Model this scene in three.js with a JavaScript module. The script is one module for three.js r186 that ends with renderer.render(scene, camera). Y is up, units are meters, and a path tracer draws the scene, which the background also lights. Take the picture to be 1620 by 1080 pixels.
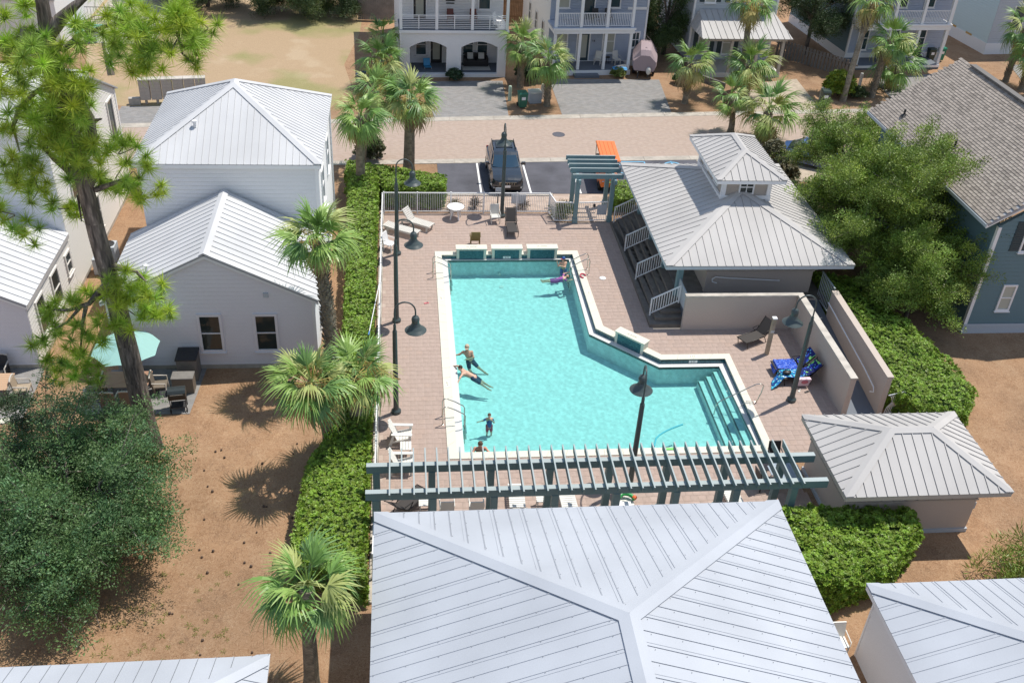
import * as THREE from 'three';
import { MarchingCubes } from 'three/addons/objects/MarchingCubes.js';

// ---------------------------------------------------------------- camera, sky, sun, exposure
const scene = new THREE.Scene();
const renderer = new THREE.WebGLRenderer({ antialias: true });
renderer.toneMapping = THREE.LinearToneMapping;
renderer.toneMappingExposure = 1.1;
renderer.shadowMap.enabled = true;
const EYE = 25.285;                                  // metres above the pool deck (a drone)
const camera = new THREE.PerspectiveCamera(37.85, 1024 / 682, 0.5, 2000);
{
  const ya = THREE.MathUtils.degToRad(7.429), pi = THREE.MathUtils.degToRad(33.999), ro = THREE.MathUtils.degToRad(-3.480);
  const F = [Math.sin(ya) * Math.cos(pi), -Math.sin(pi), Math.cos(ya) * Math.cos(pi)];
  const r0 = [Math.cos(ya), 0, -Math.sin(ya)], d0 = [-Math.sin(ya) * Math.sin(pi), -Math.cos(pi), -Math.cos(ya) * Math.sin(pi)];
  const r = r0.map((v, i) => v * Math.cos(ro) + d0[i] * Math.sin(ro)), d = r0.map((v, i) => -v * Math.sin(ro) + d0[i] * Math.cos(ro));
  const m = new THREE.Matrix4().makeBasis(new THREE.Vector3(r[0], r[1], -r[2]), new THREE.Vector3(-d[0], -d[1], d[2]), new THREE.Vector3(-F[0], -F[1], F[2]));
  camera.quaternion.setFromRotationMatrix(m);
  camera.position.set(0, EYE, 0);
}
// clear summer sky, pale near the horizon
{
  const W = 512, H = 256, px = new Float32Array(W * H * 4);
  for (let j = 0; j < H; j++) {
    const el = Math.max(0, Math.sin(((j + 0.5) / H - 0.5) * Math.PI)), k = Math.pow(1 - el, 3.2), g = (j < H / 2) ? 1 : 0;
    for (let i = 0; i < W; i++) {
      const o = (j * W + i) * 4;
      px[o] = g ? 0.34 : 0.27 + 0.42 * k; px[o + 1] = g ? 0.31 : 0.37 + 0.37 * k; px[o + 2] = g ? 0.28 : 0.56 + 0.26 * k; px[o + 3] = 1;
    }
  }
  const t = new THREE.DataTexture(px, W, H, THREE.RGBAFormat, THREE.FloatType);
  t.mapping = THREE.EquirectangularReflectionMapping; t.magFilter = THREE.LinearFilter; t.minFilter = THREE.LinearFilter; t.needsUpdate = true;
  scene.background = t; scene.environment = t; scene.backgroundIntensity = 1.0; scene.environmentIntensity = 1.0;
}
const sun = new THREE.DirectionalLight(new THREE.Color(1.0, 0.945, 0.86), 4.4);
sun.position.set(8 + 0.385 * 90, 90, -40 - 0.22 * 90); sun.target.position.set(8, 0, -40);
sun.castShadow = true; sun.shadow.mapSize.set(4096, 4096); sun.shadow.radius = 1;
Object.assign(sun.shadow.camera, { left: -60, right: 60, top: 60, bottom: -60, near: 1, far: 260 });
sun.name = 'sun'; scene.add(sun, sun.target); sun.target.name = 'sun_target';

// ---------------------------------------------------------------- helpers. Points are [x, y, d]: right, up, away from the camera (d = -z)
let seed = 20240611;
const rnd = () => { seed = (seed + 0x6D2B79F5) | 0; let t = Math.imul(seed ^ (seed >>> 15), 1 | seed); t = (t + Math.imul(t ^ (t >>> 7), 61 | t)) ^ t; return ((t ^ (t >>> 14)) >>> 0) / 4294967296; };
const rr = (a, b) => a + (b - a) * rnd(), pick = (a) => a[Math.floor(rnd() * a.length)], gauss = () => (rnd() + rnd() + rnd() - 1.5) * 1.15;
const add3 = (a, b) => [a[0] + b[0], a[1] + b[1], a[2] + b[2]], sub3 = (a, b) => [a[0] - b[0], a[1] - b[1], a[2] - b[2]], mul3 = (a, s) => [a[0] * s, a[1] * s, a[2] * s];
const dot3 = (a, b) => a[0] * b[0] + a[1] * b[1] + a[2] * b[2], len3 = (a) => Math.hypot(...a), nrm3 = (a) => mul3(a, 1 / (len3(a) || 1));
const crs3 = (a, b) => [a[1] * b[2] - a[2] * b[1], a[2] * b[0] - a[0] * b[2], a[0] * b[1] - a[1] * b[0]], mix3 = (a, b, t) => [a[0] + (b[0] - a[0]) * t, a[1] + (b[1] - a[1]) * t, a[2] + (b[2] - a[2]) * t];
const R = (deg) => deg * Math.PI / 180;

class MB {                                           // collects triangles; build() gives ONE named mesh
  constructor() { this.p = []; this.n = []; this.u = []; this.c = null; }
  tri(a, b, c, na, nb, nc) {
    const f = nrm3(crs3(sub3(b, a), sub3(c, a)));
    const flip = !na || dot3(f, add3(add3(na, nb), nc)) > 0;   // d = -z mirrors the winding
    for (const [q, m] of flip ? [[a, na], [c, nc], [b, nb]] : [[a, na], [b, nb], [c, nc]]) {
      const w = m || f, ax = Math.abs(f[0]), ay = Math.abs(f[1]), az = Math.abs(f[2]);
      this.p.push(q[0], q[1], -q[2]); this.n.push(w[0], w[1], -w[2]);
      if (ay >= ax && ay >= az) this.u.push(q[0], q[2]); else if (ax > az) this.u.push(q[2], q[1]); else this.u.push(q[0], q[1]);
    }
    return this;
  }
  // faces turned outward from the point "from" (or upward)
  face(pts, from) {
    let n = [0, 0, 0]; for (let i = 0; i < pts.length; i++) n = add3(n, crs3(sub3(pts[i], pts[0]), sub3(pts[(i + 1) % pts.length], pts[0])));
    const ctr = mul3(pts.reduce(add3, [0, 0, 0]), 1 / pts.length), out = from ? sub3(ctr, from) : [0, 1, 0];
    const q = dot3(n, out) >= 0 ? pts : pts.slice().reverse();
    for (let i = 1; i + 1 < q.length; i++) this.tri(q[0], q[i], q[i + 1]);
    return this;
  }
  hexa(b, t) {                                       // four bottom and four top corners in the same order
    const c = mul3([...b, ...t].reduce(add3, [0, 0, 0]), 1 / 8);
    this.face(b, c).face(t, c);
    for (let i = 0; i < 4; i++) { const j = (i + 1) % 4; this.face([b[i], b[j], t[j], t[i]], c); }
    return this;
  }
  box(x0, x1, y0, y1, d0, d1) { return this.hexa([[x0, y0, d0], [x1, y0, d0], [x1, y0, d1], [x0, y0, d1]], [[x0, y1, d0], [x1, y1, d0], [x1, y1, d1], [x0, y1, d1]]); }
  cbox(c, s, yaw = 0) { const k = Math.cos(yaw), q = Math.sin(yaw), f = (x, z) => [c[0] + x * k - z * q, 0, c[2] + x * q + z * k], P = [[-1, -1], [1, -1], [1, 1], [-1, 1]].map(([a, b]) => f(a * s[0] / 2, b * s[2] / 2));
    return this.hexa(P.map((p) => [p[0], c[1] - s[1] / 2, p[2]]), P.map((p) => [p[0], c[1] + s[1] / 2, p[2]])); }
  prism(poly, y0, y1) { const b = poly.map(([x, d]) => [x, y0, d]), t = poly.map(([x, d]) => [x, y1, d]), c = mul3([...b, ...t].reduce(add3, [0, 0, 0]), 0.5 / poly.length);
    this.face(b, c).face(t, c); for (let i = 0; i < poly.length; i++) { const j = (i + 1) % poly.length; this.face([b[i], b[j], t[j], t[i]], c); } return this; }
  slab(pts, th, dir) { const n = dir ? nrm3(dir) : (() => { const m = nrm3(crs3(sub3(pts[1], pts[0]), sub3(pts[2], pts[0]))); return m[1] < 0 ? mul3(m, -1) : m; })();
    const lo = pts.map((p) => sub3(p, mul3(n, th))), c = mul3([...pts, ...lo].reduce(add3, [0, 0, 0]), 0.5 / pts.length);
    this.face(pts, c).face(lo, c); for (let i = 0; i < pts.length; i++) { const j = (i + 1) % pts.length; this.face([pts[i], pts[j], lo[j], lo[i]], c); } return this; }
  bar(a, b, w, h, upv = [0, 1, 0]) {                 // rectangular bar between two points
    const t = nrm3(sub3(b, a)); let s = crs3(t, upv); if (len3(s) < 1e-4) s = [1, 0, 0]; s = nrm3(s); const v = nrm3(crs3(s, t));
    const at = (o) => [[-1, -1], [1, -1], [1, 1], [-1, 1]].map(([i, j]) => add3(o, add3(mul3(s, i * w / 2), mul3(v, j * h / 2))));
    return this.hexa(at(a), at(b));
  }
  tube(pts, rad, seg = 6, caps = true) {
    const R_ = Array.isArray(rad) ? rad : pts.map(() => rad), rings = []; let ref = null;
    pts.forEach((p, i) => {
      const t = nrm3(sub3(pts[Math.min(i + 1, pts.length - 1)], pts[Math.max(i - 1, 0)]));
      let s = ref ? sub3(ref, mul3(t, dot3(ref, t))) : crs3(t, Math.abs(t[1]) > 0.9 ? [1, 0, 0] : [0, 1, 0]); s = nrm3(s); ref = s; const v = crs3(t, s);
      rings.push(Array.from({ length: seg }, (_, k) => { const a = k / seg * 2 * Math.PI, n = add3(mul3(s, Math.cos(a)), mul3(v, Math.sin(a))); return [add3(p, mul3(n, R_[i])), n]; }));
    });
    for (let i = 0; i + 1 < rings.length; i++) for (let k = 0; k < seg; k++) {
      const [a, na] = rings[i][k], [b, nb] = rings[i][(k + 1) % seg], [c, nc] = rings[i + 1][(k + 1) % seg], [d, nd] = rings[i + 1][k];
      this.tri(a, b, c, na, nb, nc).tri(a, c, d, na, nc, nd);
    }
    if (caps) { this.face(rings[0].map((q) => q[0]), pts[1]); this.face(rings[rings.length - 1].map((q) => q[0]), pts[pts.length - 2]); }
    return this;
  }
  lathe(prof, c = [0, 0, 0], seg = 16) {             // prof: [radius, y] from bottom to top
    for (let i = 0; i + 1 < prof.length; i++) {
      const [r0, y0] = prof[i], [r1, y1] = prof[i + 1], nl = Math.hypot(y1 - y0, r1 - r0) || 1, nr = (y1 - y0) / nl, ny = (r0 - r1) / nl;
      for (let k = 0; k < seg; k++) {
        const a = k / seg * 2 * Math.PI, b = (k + 1) / seg * 2 * Math.PI, P = (r, y, t) => [c[0] + r * Math.cos(t), c[1] + y, c[2] + r * Math.sin(t)], n = (t) => [nr * Math.cos(t), ny, nr * Math.sin(t)];
        if (r0 > 1e-6) this.tri(P(r0, y0, a), P(r0, y0, b), P(r1, y1, b), n(a), n(b), n(b));
        if (r1 > 1e-6) this.tri(P(r0, y0, a), P(r1, y1, b), P(r1, y1, a), n(a), n(b), n(a));
      }
    }
    return this;
  }
  ell(c, r, seg = 10) { const q = []; for (let i = 0; i <= seg; i++) { const t = i / seg * Math.PI - Math.PI / 2; q.push([Math.cos(t), Math.sin(t)]); }
    const s0 = this.p.length; this.lathe(q, [0, 0, 0], seg + 2);
    for (let i = s0; i < this.p.length; i += 3) { this.p[i] = c[0] + this.p[i] * r[0]; this.p[i + 1] = c[1] + this.p[i + 1] * r[1]; this.p[i + 2] = -c[2] + this.p[i + 2] * r[2]; const n = nrm3([this.n[i] / r[0], this.n[i + 1] / r[1], this.n[i + 2] / r[2]]); this.n[i] = n[0]; this.n[i + 1] = n[1]; this.n[i + 2] = n[2]; }
    return this; }
  geo() { const g = new THREE.BufferGeometry(); g.setAttribute('position', new THREE.Float32BufferAttribute(this.p, 3)); g.setAttribute('normal', new THREE.Float32BufferAttribute(this.n, 3)); g.setAttribute('uv', new THREE.Float32BufferAttribute(this.u, 2)); if (this.c) g.setAttribute('color', new THREE.Float32BufferAttribute(this.c, 3)); return g; }
  build(name, m, parent, kind) { return obj(name, this.geo(), m, parent, kind); }
}
const used = {};
const numbered = (n) => { const k = used[n] = (used[n] ?? -1) + 1; return k ? n + '_' + String(k).padStart(3, '0') : n; };
function obj(name, geo, m, parent, kind) { const o = new THREE.Mesh(geo, m); o.castShadow = o.receiveShadow = true; o.name = parent ? name : numbered(name); (parent || scene).add(o); if (kind) o.userData.kind = kind; return o; }
function tag(o, label, category, group) { o.userData.label = label; o.userData.category = category; if (group) o.userData.group = group; return o; }
function thing(name, label, category, [x, y, d] = [0, 0, 0], turn = 0, group) { const o = new THREE.Group(); o.name = numbered(name); o.position.set(x, y, -d); o.rotation.y = turn; scene.add(o); return tag(o, label, category, group); }
const struct = (name, mb, m) => { const o = mb.build(name, m); o.userData.kind = 'structure'; return o; };
function dup(src, label, [x, y, d], turn = 0, scale) { const o = src.clone(); o.name = numbered(src.name.replace(/_\d{3}$/, '')); scene.add(o); o.position.set(x, y, -d); o.rotation.y = turn; if (scale) o.scale.setScalar(scale); o.userData = { ...src.userData, label: label || src.userData.label }; return o; }
const inst = (name, geo, m, mats, parent, cols) => { const o = new THREE.InstancedMesh(geo, m, mats.length); mats.forEach((q, i) => o.setMatrixAt(i, q)); if (cols) cols.forEach((c, i) => o.setColorAt(i, c)); o.castShadow = o.receiveShadow = true; o.name = parent ? name : numbered(name); o.userData.kind = 'stuff'; (parent || scene).add(o); return o; };
const xf = (p, e = [0, 0, 0], s = 1) => new THREE.Matrix4().compose(new THREE.Vector3(p[0], p[1], -p[2]), new THREE.Quaternion().setFromEuler(new THREE.Euler(...e)), typeof s === 'number' ? new THREE.Vector3(s, s, s) : new THREE.Vector3(...s));

// ---------------------------------------------------------------- noise and textures
function noiseMaker(period, sd) { const q = new Float32Array(period * period); let s = sd; for (let i = 0; i < q.length; i++) { s = (Math.imul(s, 1664525) + 1013904223) | 0; q[i] = ((s >>> 8) & 0xffff) / 65535; }
  const sm = (t) => t * t * (3 - 2 * t), md = (v) => ((v % period) + period) % period;
  return (x, y) => { const xi = Math.floor(x), yi = Math.floor(y), fx = sm(x - xi), fy = sm(y - yi), a = md(xi), b = md(xi + 1), c = md(yi) * period, e = md(yi + 1) * period; return (q[c + a] * (1 - fx) + q[c + b] * fx) * (1 - fy) + (q[e + a] * (1 - fx) + q[e + b] * fx) * fy; }; }
function fbm(x, y, oct, base, sd) { let v = 0, a = 0.5, t = 0; for (let o = 0; o < oct; o++) { const k = sd + o + base * 1000; const f = (fbm.c[k] ||= noiseMaker(base << o, k * 7919 + 13)); v += a * f(x * (base << o), y * (base << o)); t += a; a *= 0.5; } return v / t; }
fbm.c = {};
function dataTex(S, fn, metres, srgb = true) { const a = new Uint8Array(S * S * 4); for (let j = 0; j < S; j++) for (let i = 0; i < S; i++) { const c = fn(i / S, j / S), o = (j * S + i) * 4; a[o] = Math.max(0, Math.min(255, c[0])); a[o + 1] = Math.max(0, Math.min(255, c[1])); a[o + 2] = Math.max(0, Math.min(255, c[2])); a[o + 3] = 255; }
  const t = new THREE.DataTexture(a, S, S); t.wrapS = t.wrapT = THREE.RepeatWrapping; t.magFilter = THREE.LinearFilter; t.minFilter = THREE.LinearMipmapLinearFilter; t.generateMipmaps = true; if (srgb) t.colorSpace = THREE.SRGBColorSpace; t.repeat.set(1 / metres[0], 1 / (metres[1] ?? metres[0])); t.needsUpdate = true; return t; }
function canvasTex(w, h, draw, metres, repeat = true) { const cv = document.createElement('canvas'); cv.width = w; cv.height = h; draw(cv.getContext('2d'), w, h); const t = new THREE.CanvasTexture(cv); t.colorSpace = THREE.SRGBColorSpace; if (repeat) t.wrapS = t.wrapT = THREE.RepeatWrapping; t.magFilter = THREE.LinearFilter; if (metres) t.repeat.set(1 / metres[0], 1 / metres[1]); return t; }
const css = (r, g, b, a = 1) => `rgba(${r | 0},${g | 0},${b | 0},${a})`;
const T = {};
// fallen pine needles: thousands of short crossing strokes in straw and rust tones
T.straw = canvasTex(2048, 2048, (c, w) => {
  c.fillStyle = css(192, 156, 122); c.fillRect(0, 0, w, w);
  for (let i = 0; i < 46000; i++) { const x = rnd() * w, y = rnd() * w, a = rnd() * 6.3, l = rr(14, 36), k = rnd(), q = rr(-26, 26); c.strokeStyle = k < 0.55 ? css(200 + q, 162 + q, 126 + q, 0.75) : k < 0.8 ? css(168 + q, 126 + q, 92 + q, 0.7) : k < 0.93 ? css(222 + q, 192 + q, 160 + q, 0.75) : css(120 + q, 94 + q, 72 + q, 0.7); c.lineWidth = rr(1, 2.6);
    for (const ox of [0, -w, w]) for (const oy of [0, -w, w]) { const X = x + ox, Y = y + oy; if (X < -40 || Y < -40 || X > w + 40 || Y > w + 40) continue; c.beginPath(); c.moveTo(X, Y); c.lineTo(X + Math.cos(a) * l, Y + Math.sin(a) * l); c.stroke(); } }
  for (let n = 0; n < 420; n++) { const cx = rnd() * w, cy = rnd() * w, rad = rr(30, 150), k = rnd(), tone = k < 0.4 ? [216, 186, 152] : k < 0.75 ? [150, 112, 80] : [138, 108, 84]; for (let i = 0; i < rad * 1.1; i++) { const a = rnd() * 6.3, q = rad * Math.sqrt(rnd()), X = (cx + Math.cos(a) * q + w) % w, Y = (cy + Math.sin(a) * q + w) % w, b = rnd() * 6.3, l = rr(10, 30); c.strokeStyle = css(...tone, 0.5); c.lineWidth = rr(1.2, 3); c.beginPath(); c.moveTo(X, Y); c.lineTo(X + Math.cos(b) * l, Y + Math.sin(b) * l); c.stroke(); } }
}, [8, 8]);
const brickTex = (rows, base, vr, mort, metres) => canvasTex(1024, 1024, (c, w) => {
  c.fillStyle = css(...mort); c.fillRect(0, 0, w, w); const bh = w / rows, bw = bh * 2;
  for (let j = 0; j < rows; j++) for (let i = -1; i < w / bw; i++) { const q = rr(-vr, vr), h = rr(-vr, vr) * 0.15; c.fillStyle = css(base[0] + q + h, base[1] + q, base[2] + q - h); const x = i * bw + (j % 2) * bw / 2; c.fillRect(x + 1, j * bh + 1, bw - 2, bh - 2); if (x + bw > w) c.fillRect(x - w + 1, j * bh + 1, bw - 2, bh - 2); }
}, metres);
T.roadBrick = brickTex(32, [195, 174, 160], 7, [180, 160, 147], [3.2, 3.2]);
T.greyPaver = brickTex(24, [164, 161, 158], 9, [146, 144, 141], [3.6, 3.6]);
T.walkBrick = brickTex(16, [206, 186, 172], 14, [176, 158, 146], [3.2, 3.2]);
T.grain = dataTex(512, (x, y) => { const v = 214 + 60 * (fbm(x, y, 5, 8, 11) - 0.5) + 22 * (rnd() - 0.5); return [v, v, v]; }, [2.2]);
T.fine = dataTex(256, () => { const v = 226 + 34 * (rnd() - 0.5); return [v, v, v]; }, [0.9]);
T.asphalt = dataTex(512, (x, y) => { const v = 205 + 80 * (fbm(x, y, 5, 4, 31) - 0.5) + 50 * (rnd() - 0.5); return [v, v, v * 1.01]; }, [4]);
T.bark = dataTex(512, (x, y) => { const a = fbm(x * 1, y * 0.3, 5, 10, 41), p = Math.abs(fbm(x, y * 0.5, 3, 12, 47) - 0.5) * 2, v = 118 + 260 * (a - 0.42) * (0.5 + p); return [v * 1.03, v * 0.97, v * 0.92]; }, [0.8, 1.6]);
T.palm = dataTex(256, (x, y) => { const v = 172 + 90 * (fbm(x, y, 4, 6, 53) - 0.5) - (y * 10 % 1 < 0.22 ? 46 : 0); return [v * 1.02, v * 0.98, v * 0.9]; }, [0.8, 0.7]);
T.metal = dataTex(512, (x, y) => { const v = 236 + 26 * (fbm(x, y, 4, 3, 61) - 0.5) + 8 * (rnd() - 0.5); return [v, v, v]; }, [5]);
T.lot = canvasTex(1024, 1024, (c, w) => {
  const im = c.createImageData(w, w); for (let j = 0; j < w; j++) for (let i = 0; i < w; i++) { const x = i / w, y = j / w, g = fbm(x, y, 5, 4, 71), s = fbm(x, y, 4, 6, 83), q = (rnd() - 0.5) * 36, o = (j * w + i) * 4; let k = Math.max(0, Math.min(1, (g - 0.47) * 5)), b = Math.max(0, Math.min(1, (s - 0.6) * 7));
    let col = [172, 148, 118].map((v, n) => v + ([140, 138, 88][n] - v) * k * 0.75); col = col.map((v, n) => v + ([200, 184, 160][n] - v) * b * 0.28); im.data[o] = col[0] + q; im.data[o + 1] = col[1] + q; im.data[o + 2] = col[2] + q * 0.8; im.data[o + 3] = 255; }
  c.putImageData(im, 0, 0);
}, [16, 16]);
T.plaster = dataTex(512, (x, y) => { const v = 228 + 44 * (fbm(x, y, 4, 22, 91) - 0.5) + 20 * (rnd() - 0.5); return [v, v, v]; }, [3]);
T.ripple = dataTex(512, (x, y) => { const a = Math.abs(fbm(x, y, 3, 7, 101) - 0.5), b = Math.abs(fbm(x, y, 3, 12, 113) - 0.5), v = 255 * (1 - 1.6 * a - 0.8 * b); return [v, v, v]; }, [1.5, 1.2], false);
T.tileMosaic = canvasTex(512, 512, (c, w) => { c.fillStyle = css(34, 66, 72); c.fillRect(0, 0, w, w); const n = 24, s = w / n; for (let j = 0; j < n; j++) for (let i = 0; i < n; i++) { const q = rr(-16, 20); c.fillStyle = css(46 + q, 96 + q, 106 + q); c.fillRect(i * s + 1, j * s + 1, s - 2, s - 2); } }, [1.0, 1.0]);
// ---------------------------------------------------------------- materials (colours are linear reflectances)
const C = (c) => Array.isArray(c) ? new THREE.Color().setRGB(...c) : new THREE.Color(c);
const M = (c, rough = 0.7, o = {}) => new THREE.MeshPhysicalMaterial({ color: C(c), roughness: rough, side: THREE.DoubleSide, ...o });
const leafMat = (c, rough = 0.6, t = 0.25) => M(c, rough, { transmission: t, thickness: 0, ior: 1.4 });
const m = {
  straw: M([0.76, 0.745, 0.735], 0.95, { map: T.straw, vertexColors: true }),
  road: M([0.72, 0.72, 0.71], 0.9, { map: T.roadBrick }), greyPaver: M([0.66, 0.66, 0.66], 0.9, { map: T.greyPaver }), walk: M([0.75, 0.73, 0.70], 0.9, { map: T.walkBrick }),
  kerb: M([0.62, 0.56, 0.48], 0.9, { map: T.grain }), drive: M([0.62, 0.52, 0.40], 0.9, { map: T.grain }), asphalt: M([0.14, 0.14, 0.16], 0.9, { map: T.asphalt }), lot: M([0.92, 0.92, 0.92], 0.97, { map: T.lot }),
  paint: M([0.8, 0.8, 0.78], 0.7), bluePaint: M([0.16, 0.42, 0.62], 0.7), coping: M([0.86, 0.83, 0.70], 0.75, { map: T.fine }), ledge: M([0.80, 0.80, 0.77], 0.7, { map: T.fine }),
  darkTile: M([1, 1, 1], 0.25, { map: T.tileMosaic }), band: M([0.06, 0.09, 0.09], 0.3), plaster: M([0.74, 0.86, 0.86], 0.8, { map: T.plaster }), water: M([0.58, 0.89, 0.865], 0.06, { transmission: 1, thickness: 0, ior: 1.33, bumpMap: T.ripple, bumpScale: 0.022 }),
  white: M([0.80, 0.80, 0.80], 0.55), whiteWall: M([1.0, 1.0, 1.0], 0.8, { map: T.fine }), lilacWall: M([0.97, 0.945, 0.98], 0.75, { map: T.fine }), creamWall: M([0.96, 0.93, 0.87], 0.75, { map: T.fine }),
  stucco: M([0.66, 0.565, 0.49], 0.9, { map: T.fine, bumpMap: T.fine, bumpScale: 0.006 }), beige: M([0.58, 0.51, 0.44], 0.85, { map: T.fine }), capStone: M([0.74, 0.68, 0.60], 0.8, { map: T.grain }),
  roofWhite: M([0.66, 0.665, 0.675], 0.55, { map: T.metal }), roofBlue: M([0.525, 0.555, 0.605], 0.45, { map: T.metal }), roofGrey: M([0.55, 0.53, 0.51], 0.75, { map: T.metal }),
  gap: M([0.33, 0.34, 0.36], 0.8), ribDark: M([0.30, 0.31, 0.34], 0.5), glass: M([0.025, 0.035, 0.035], 0.06, { specularIntensity: 1 }), glassBlue: M([0.04, 0.07, 0.08], 0.06), curtain: M([0.45, 0.45, 0.38], 0.9), darkDoor: M([0.02, 0.02, 0.022], 0.4), dark: M([0.03, 0.03, 0.032], 0.6),
  teal: M([0.17, 0.28, 0.29], 0.6, { map: T.fine }), tealTop: M([0.46, 0.53, 0.53], 0.6, { map: T.fine }), tealPost: M([0.24, 0.38, 0.41], 0.6, { map: T.fine }), lamp: M([0.055, 0.075, 0.075], 0.38), steel: M([0.55, 0.53, 0.48], 0.22, { metalness: 0.9 }), resin: M([0.74, 0.73, 0.68], 0.5), slate: M([0.62, 0.60, 0.55], 0.6), step: M([0.24, 0.21, 0.18], 0.85, { map: T.grain }),
  bark: M([0.66, 0.63, 0.60], 0.95, { map: T.bark, bumpMap: T.bark, bumpScale: 0.05 }), palmBark: M([0.66, 0.62, 0.55], 0.95, { map: T.palm, bumpMap: T.palm, bumpScale: 0.03 }), boot: M([0.30, 0.26, 0.20], 0.95), wood: M([0.34, 0.19, 0.09], 0.7, { map: T.grain }), woodGrey: M([0.28, 0.26, 0.24], 0.8, { map: T.grain }),
  blueSiding: M([0.50, 0.57, 0.70], 0.75, { map: T.fine }), tealSiding: M([0.17, 0.275, 0.31], 0.75, { map: T.fine }), paleTeal: M([0.70, 0.86, 0.88], 0.75, { map: T.fine }), shutter: M([0.035, 0.06, 0.07], 0.6), greySiding: M([0.60, 0.65, 0.70], 0.75, { map: T.fine }),
  black: M([0.012, 0.012, 0.013], 0.45), rubber: M([0.02, 0.02, 0.02], 0.8), greenBin: M([0.025, 0.14, 0.09], 0.45), darkBin: M([0.03, 0.05, 0.04], 0.5), wicker: M([0.22, 0.18, 0.14], 0.85, { map: T.fine }), mint: M([0.34, 0.62, 0.58], 0.7, { transmission: 0.25, thickness: 0 }),
  shaleDeck: M([0.13, 0.15, 0.18], 0.7), grout: M([0.44, 0.355, 0.30], 0.95), bermuda: M([0.44, 0.33, 0.27], 0.85),
};

// ---------------------------------------------------------------- setting: ground, street, deck, pool
const inPoly = (poly, x, d) => { let k = false; for (let i = 0, j = poly.length - 1; i < poly.length; j = i++) { const [a, b] = poly[i], [c, e] = poly[j]; if ((b > d) !== (e > d) && x < (c - a) * (d - b) / (e - b) + a) k = !k; } return k; };
const distPoly = (poly, x, d) => { let best = 1e9; for (let i = 0, j = poly.length - 1; i < poly.length; j = i++) { const [a, b] = poly[j], [c, e] = poly[i], t = Math.max(0, Math.min(1, ((x - a) * (c - a) + (d - b) * (e - b)) / ((c - a) ** 2 + (e - b) ** 2))); best = Math.min(best, Math.hypot(x - a - t * (c - a), d - b - t * (e - b))); } return best; };
const sheet = (poly, y, up = new MB()) => { const s = THREE.ShapeUtils.triangulateShape(poly.map(([x, d]) => new THREE.Vector2(x, d)), []); for (const f of s) up.face(f.map((i) => [poly[i][0], y, poly[i][1]])); return up; };

{ // pine straw ground: one sheet out to the horizon, open only under the pool
  const g = new MB(), c = []; g.c = [];
  const xs = [-400, -120], ds = [-200, -40]; for (let x = -60; x <= 80; x += 1.25) xs.push(x); xs.push(160, 420); for (let d = 6; d <= 106; d += 1.25) ds.push(d); ds.push(170, 600);
  const col = (x, d) => { const a = fbm(x / 46 + 3, d / 46 + 3, 4, 6, 131), b = fbm(x / 30 + 5, d / 30 + 5, 4, 12, 139), v = 0.80 + 0.42 * (a - 0.5) + 0.26 * (b - 0.5), q = 0.10 * (b - 0.5); return [v * (1.0 + q), v * (0.985), v * (0.965 - q)]; };
  for (let i = 0; i + 1 < xs.length; i++) for (let j = 0; j + 1 < ds.length; j++) {
    const a = xs[i], b = xs[i + 1], e = ds[j], f = ds[j + 1];
    if (b > 1.7 && a < 14.5 && f > 29.3 && e < 45.4) continue;
    const P = [[a, e], [b, e], [b, f], [a, f]];
    g.face(P.map(([x, d]) => [x, -0.05, d])); const K = P.map(([x, d]) => col(x, d)), q = g.p.slice(-18);
    for (let t = 0; t < 18; t += 3) { const n = P.findIndex(([x, d]) => x === q[t] && d === -q[t + 2]); g.c.push(...K[n]); }
  }
  struct('ground', g, m.straw);
}
const nearEdge = (x) => 57.3 + 0.052 * (x - 2), farEdge = (x) => 63.55 + 0.085 * (x - 2.7);
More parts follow.
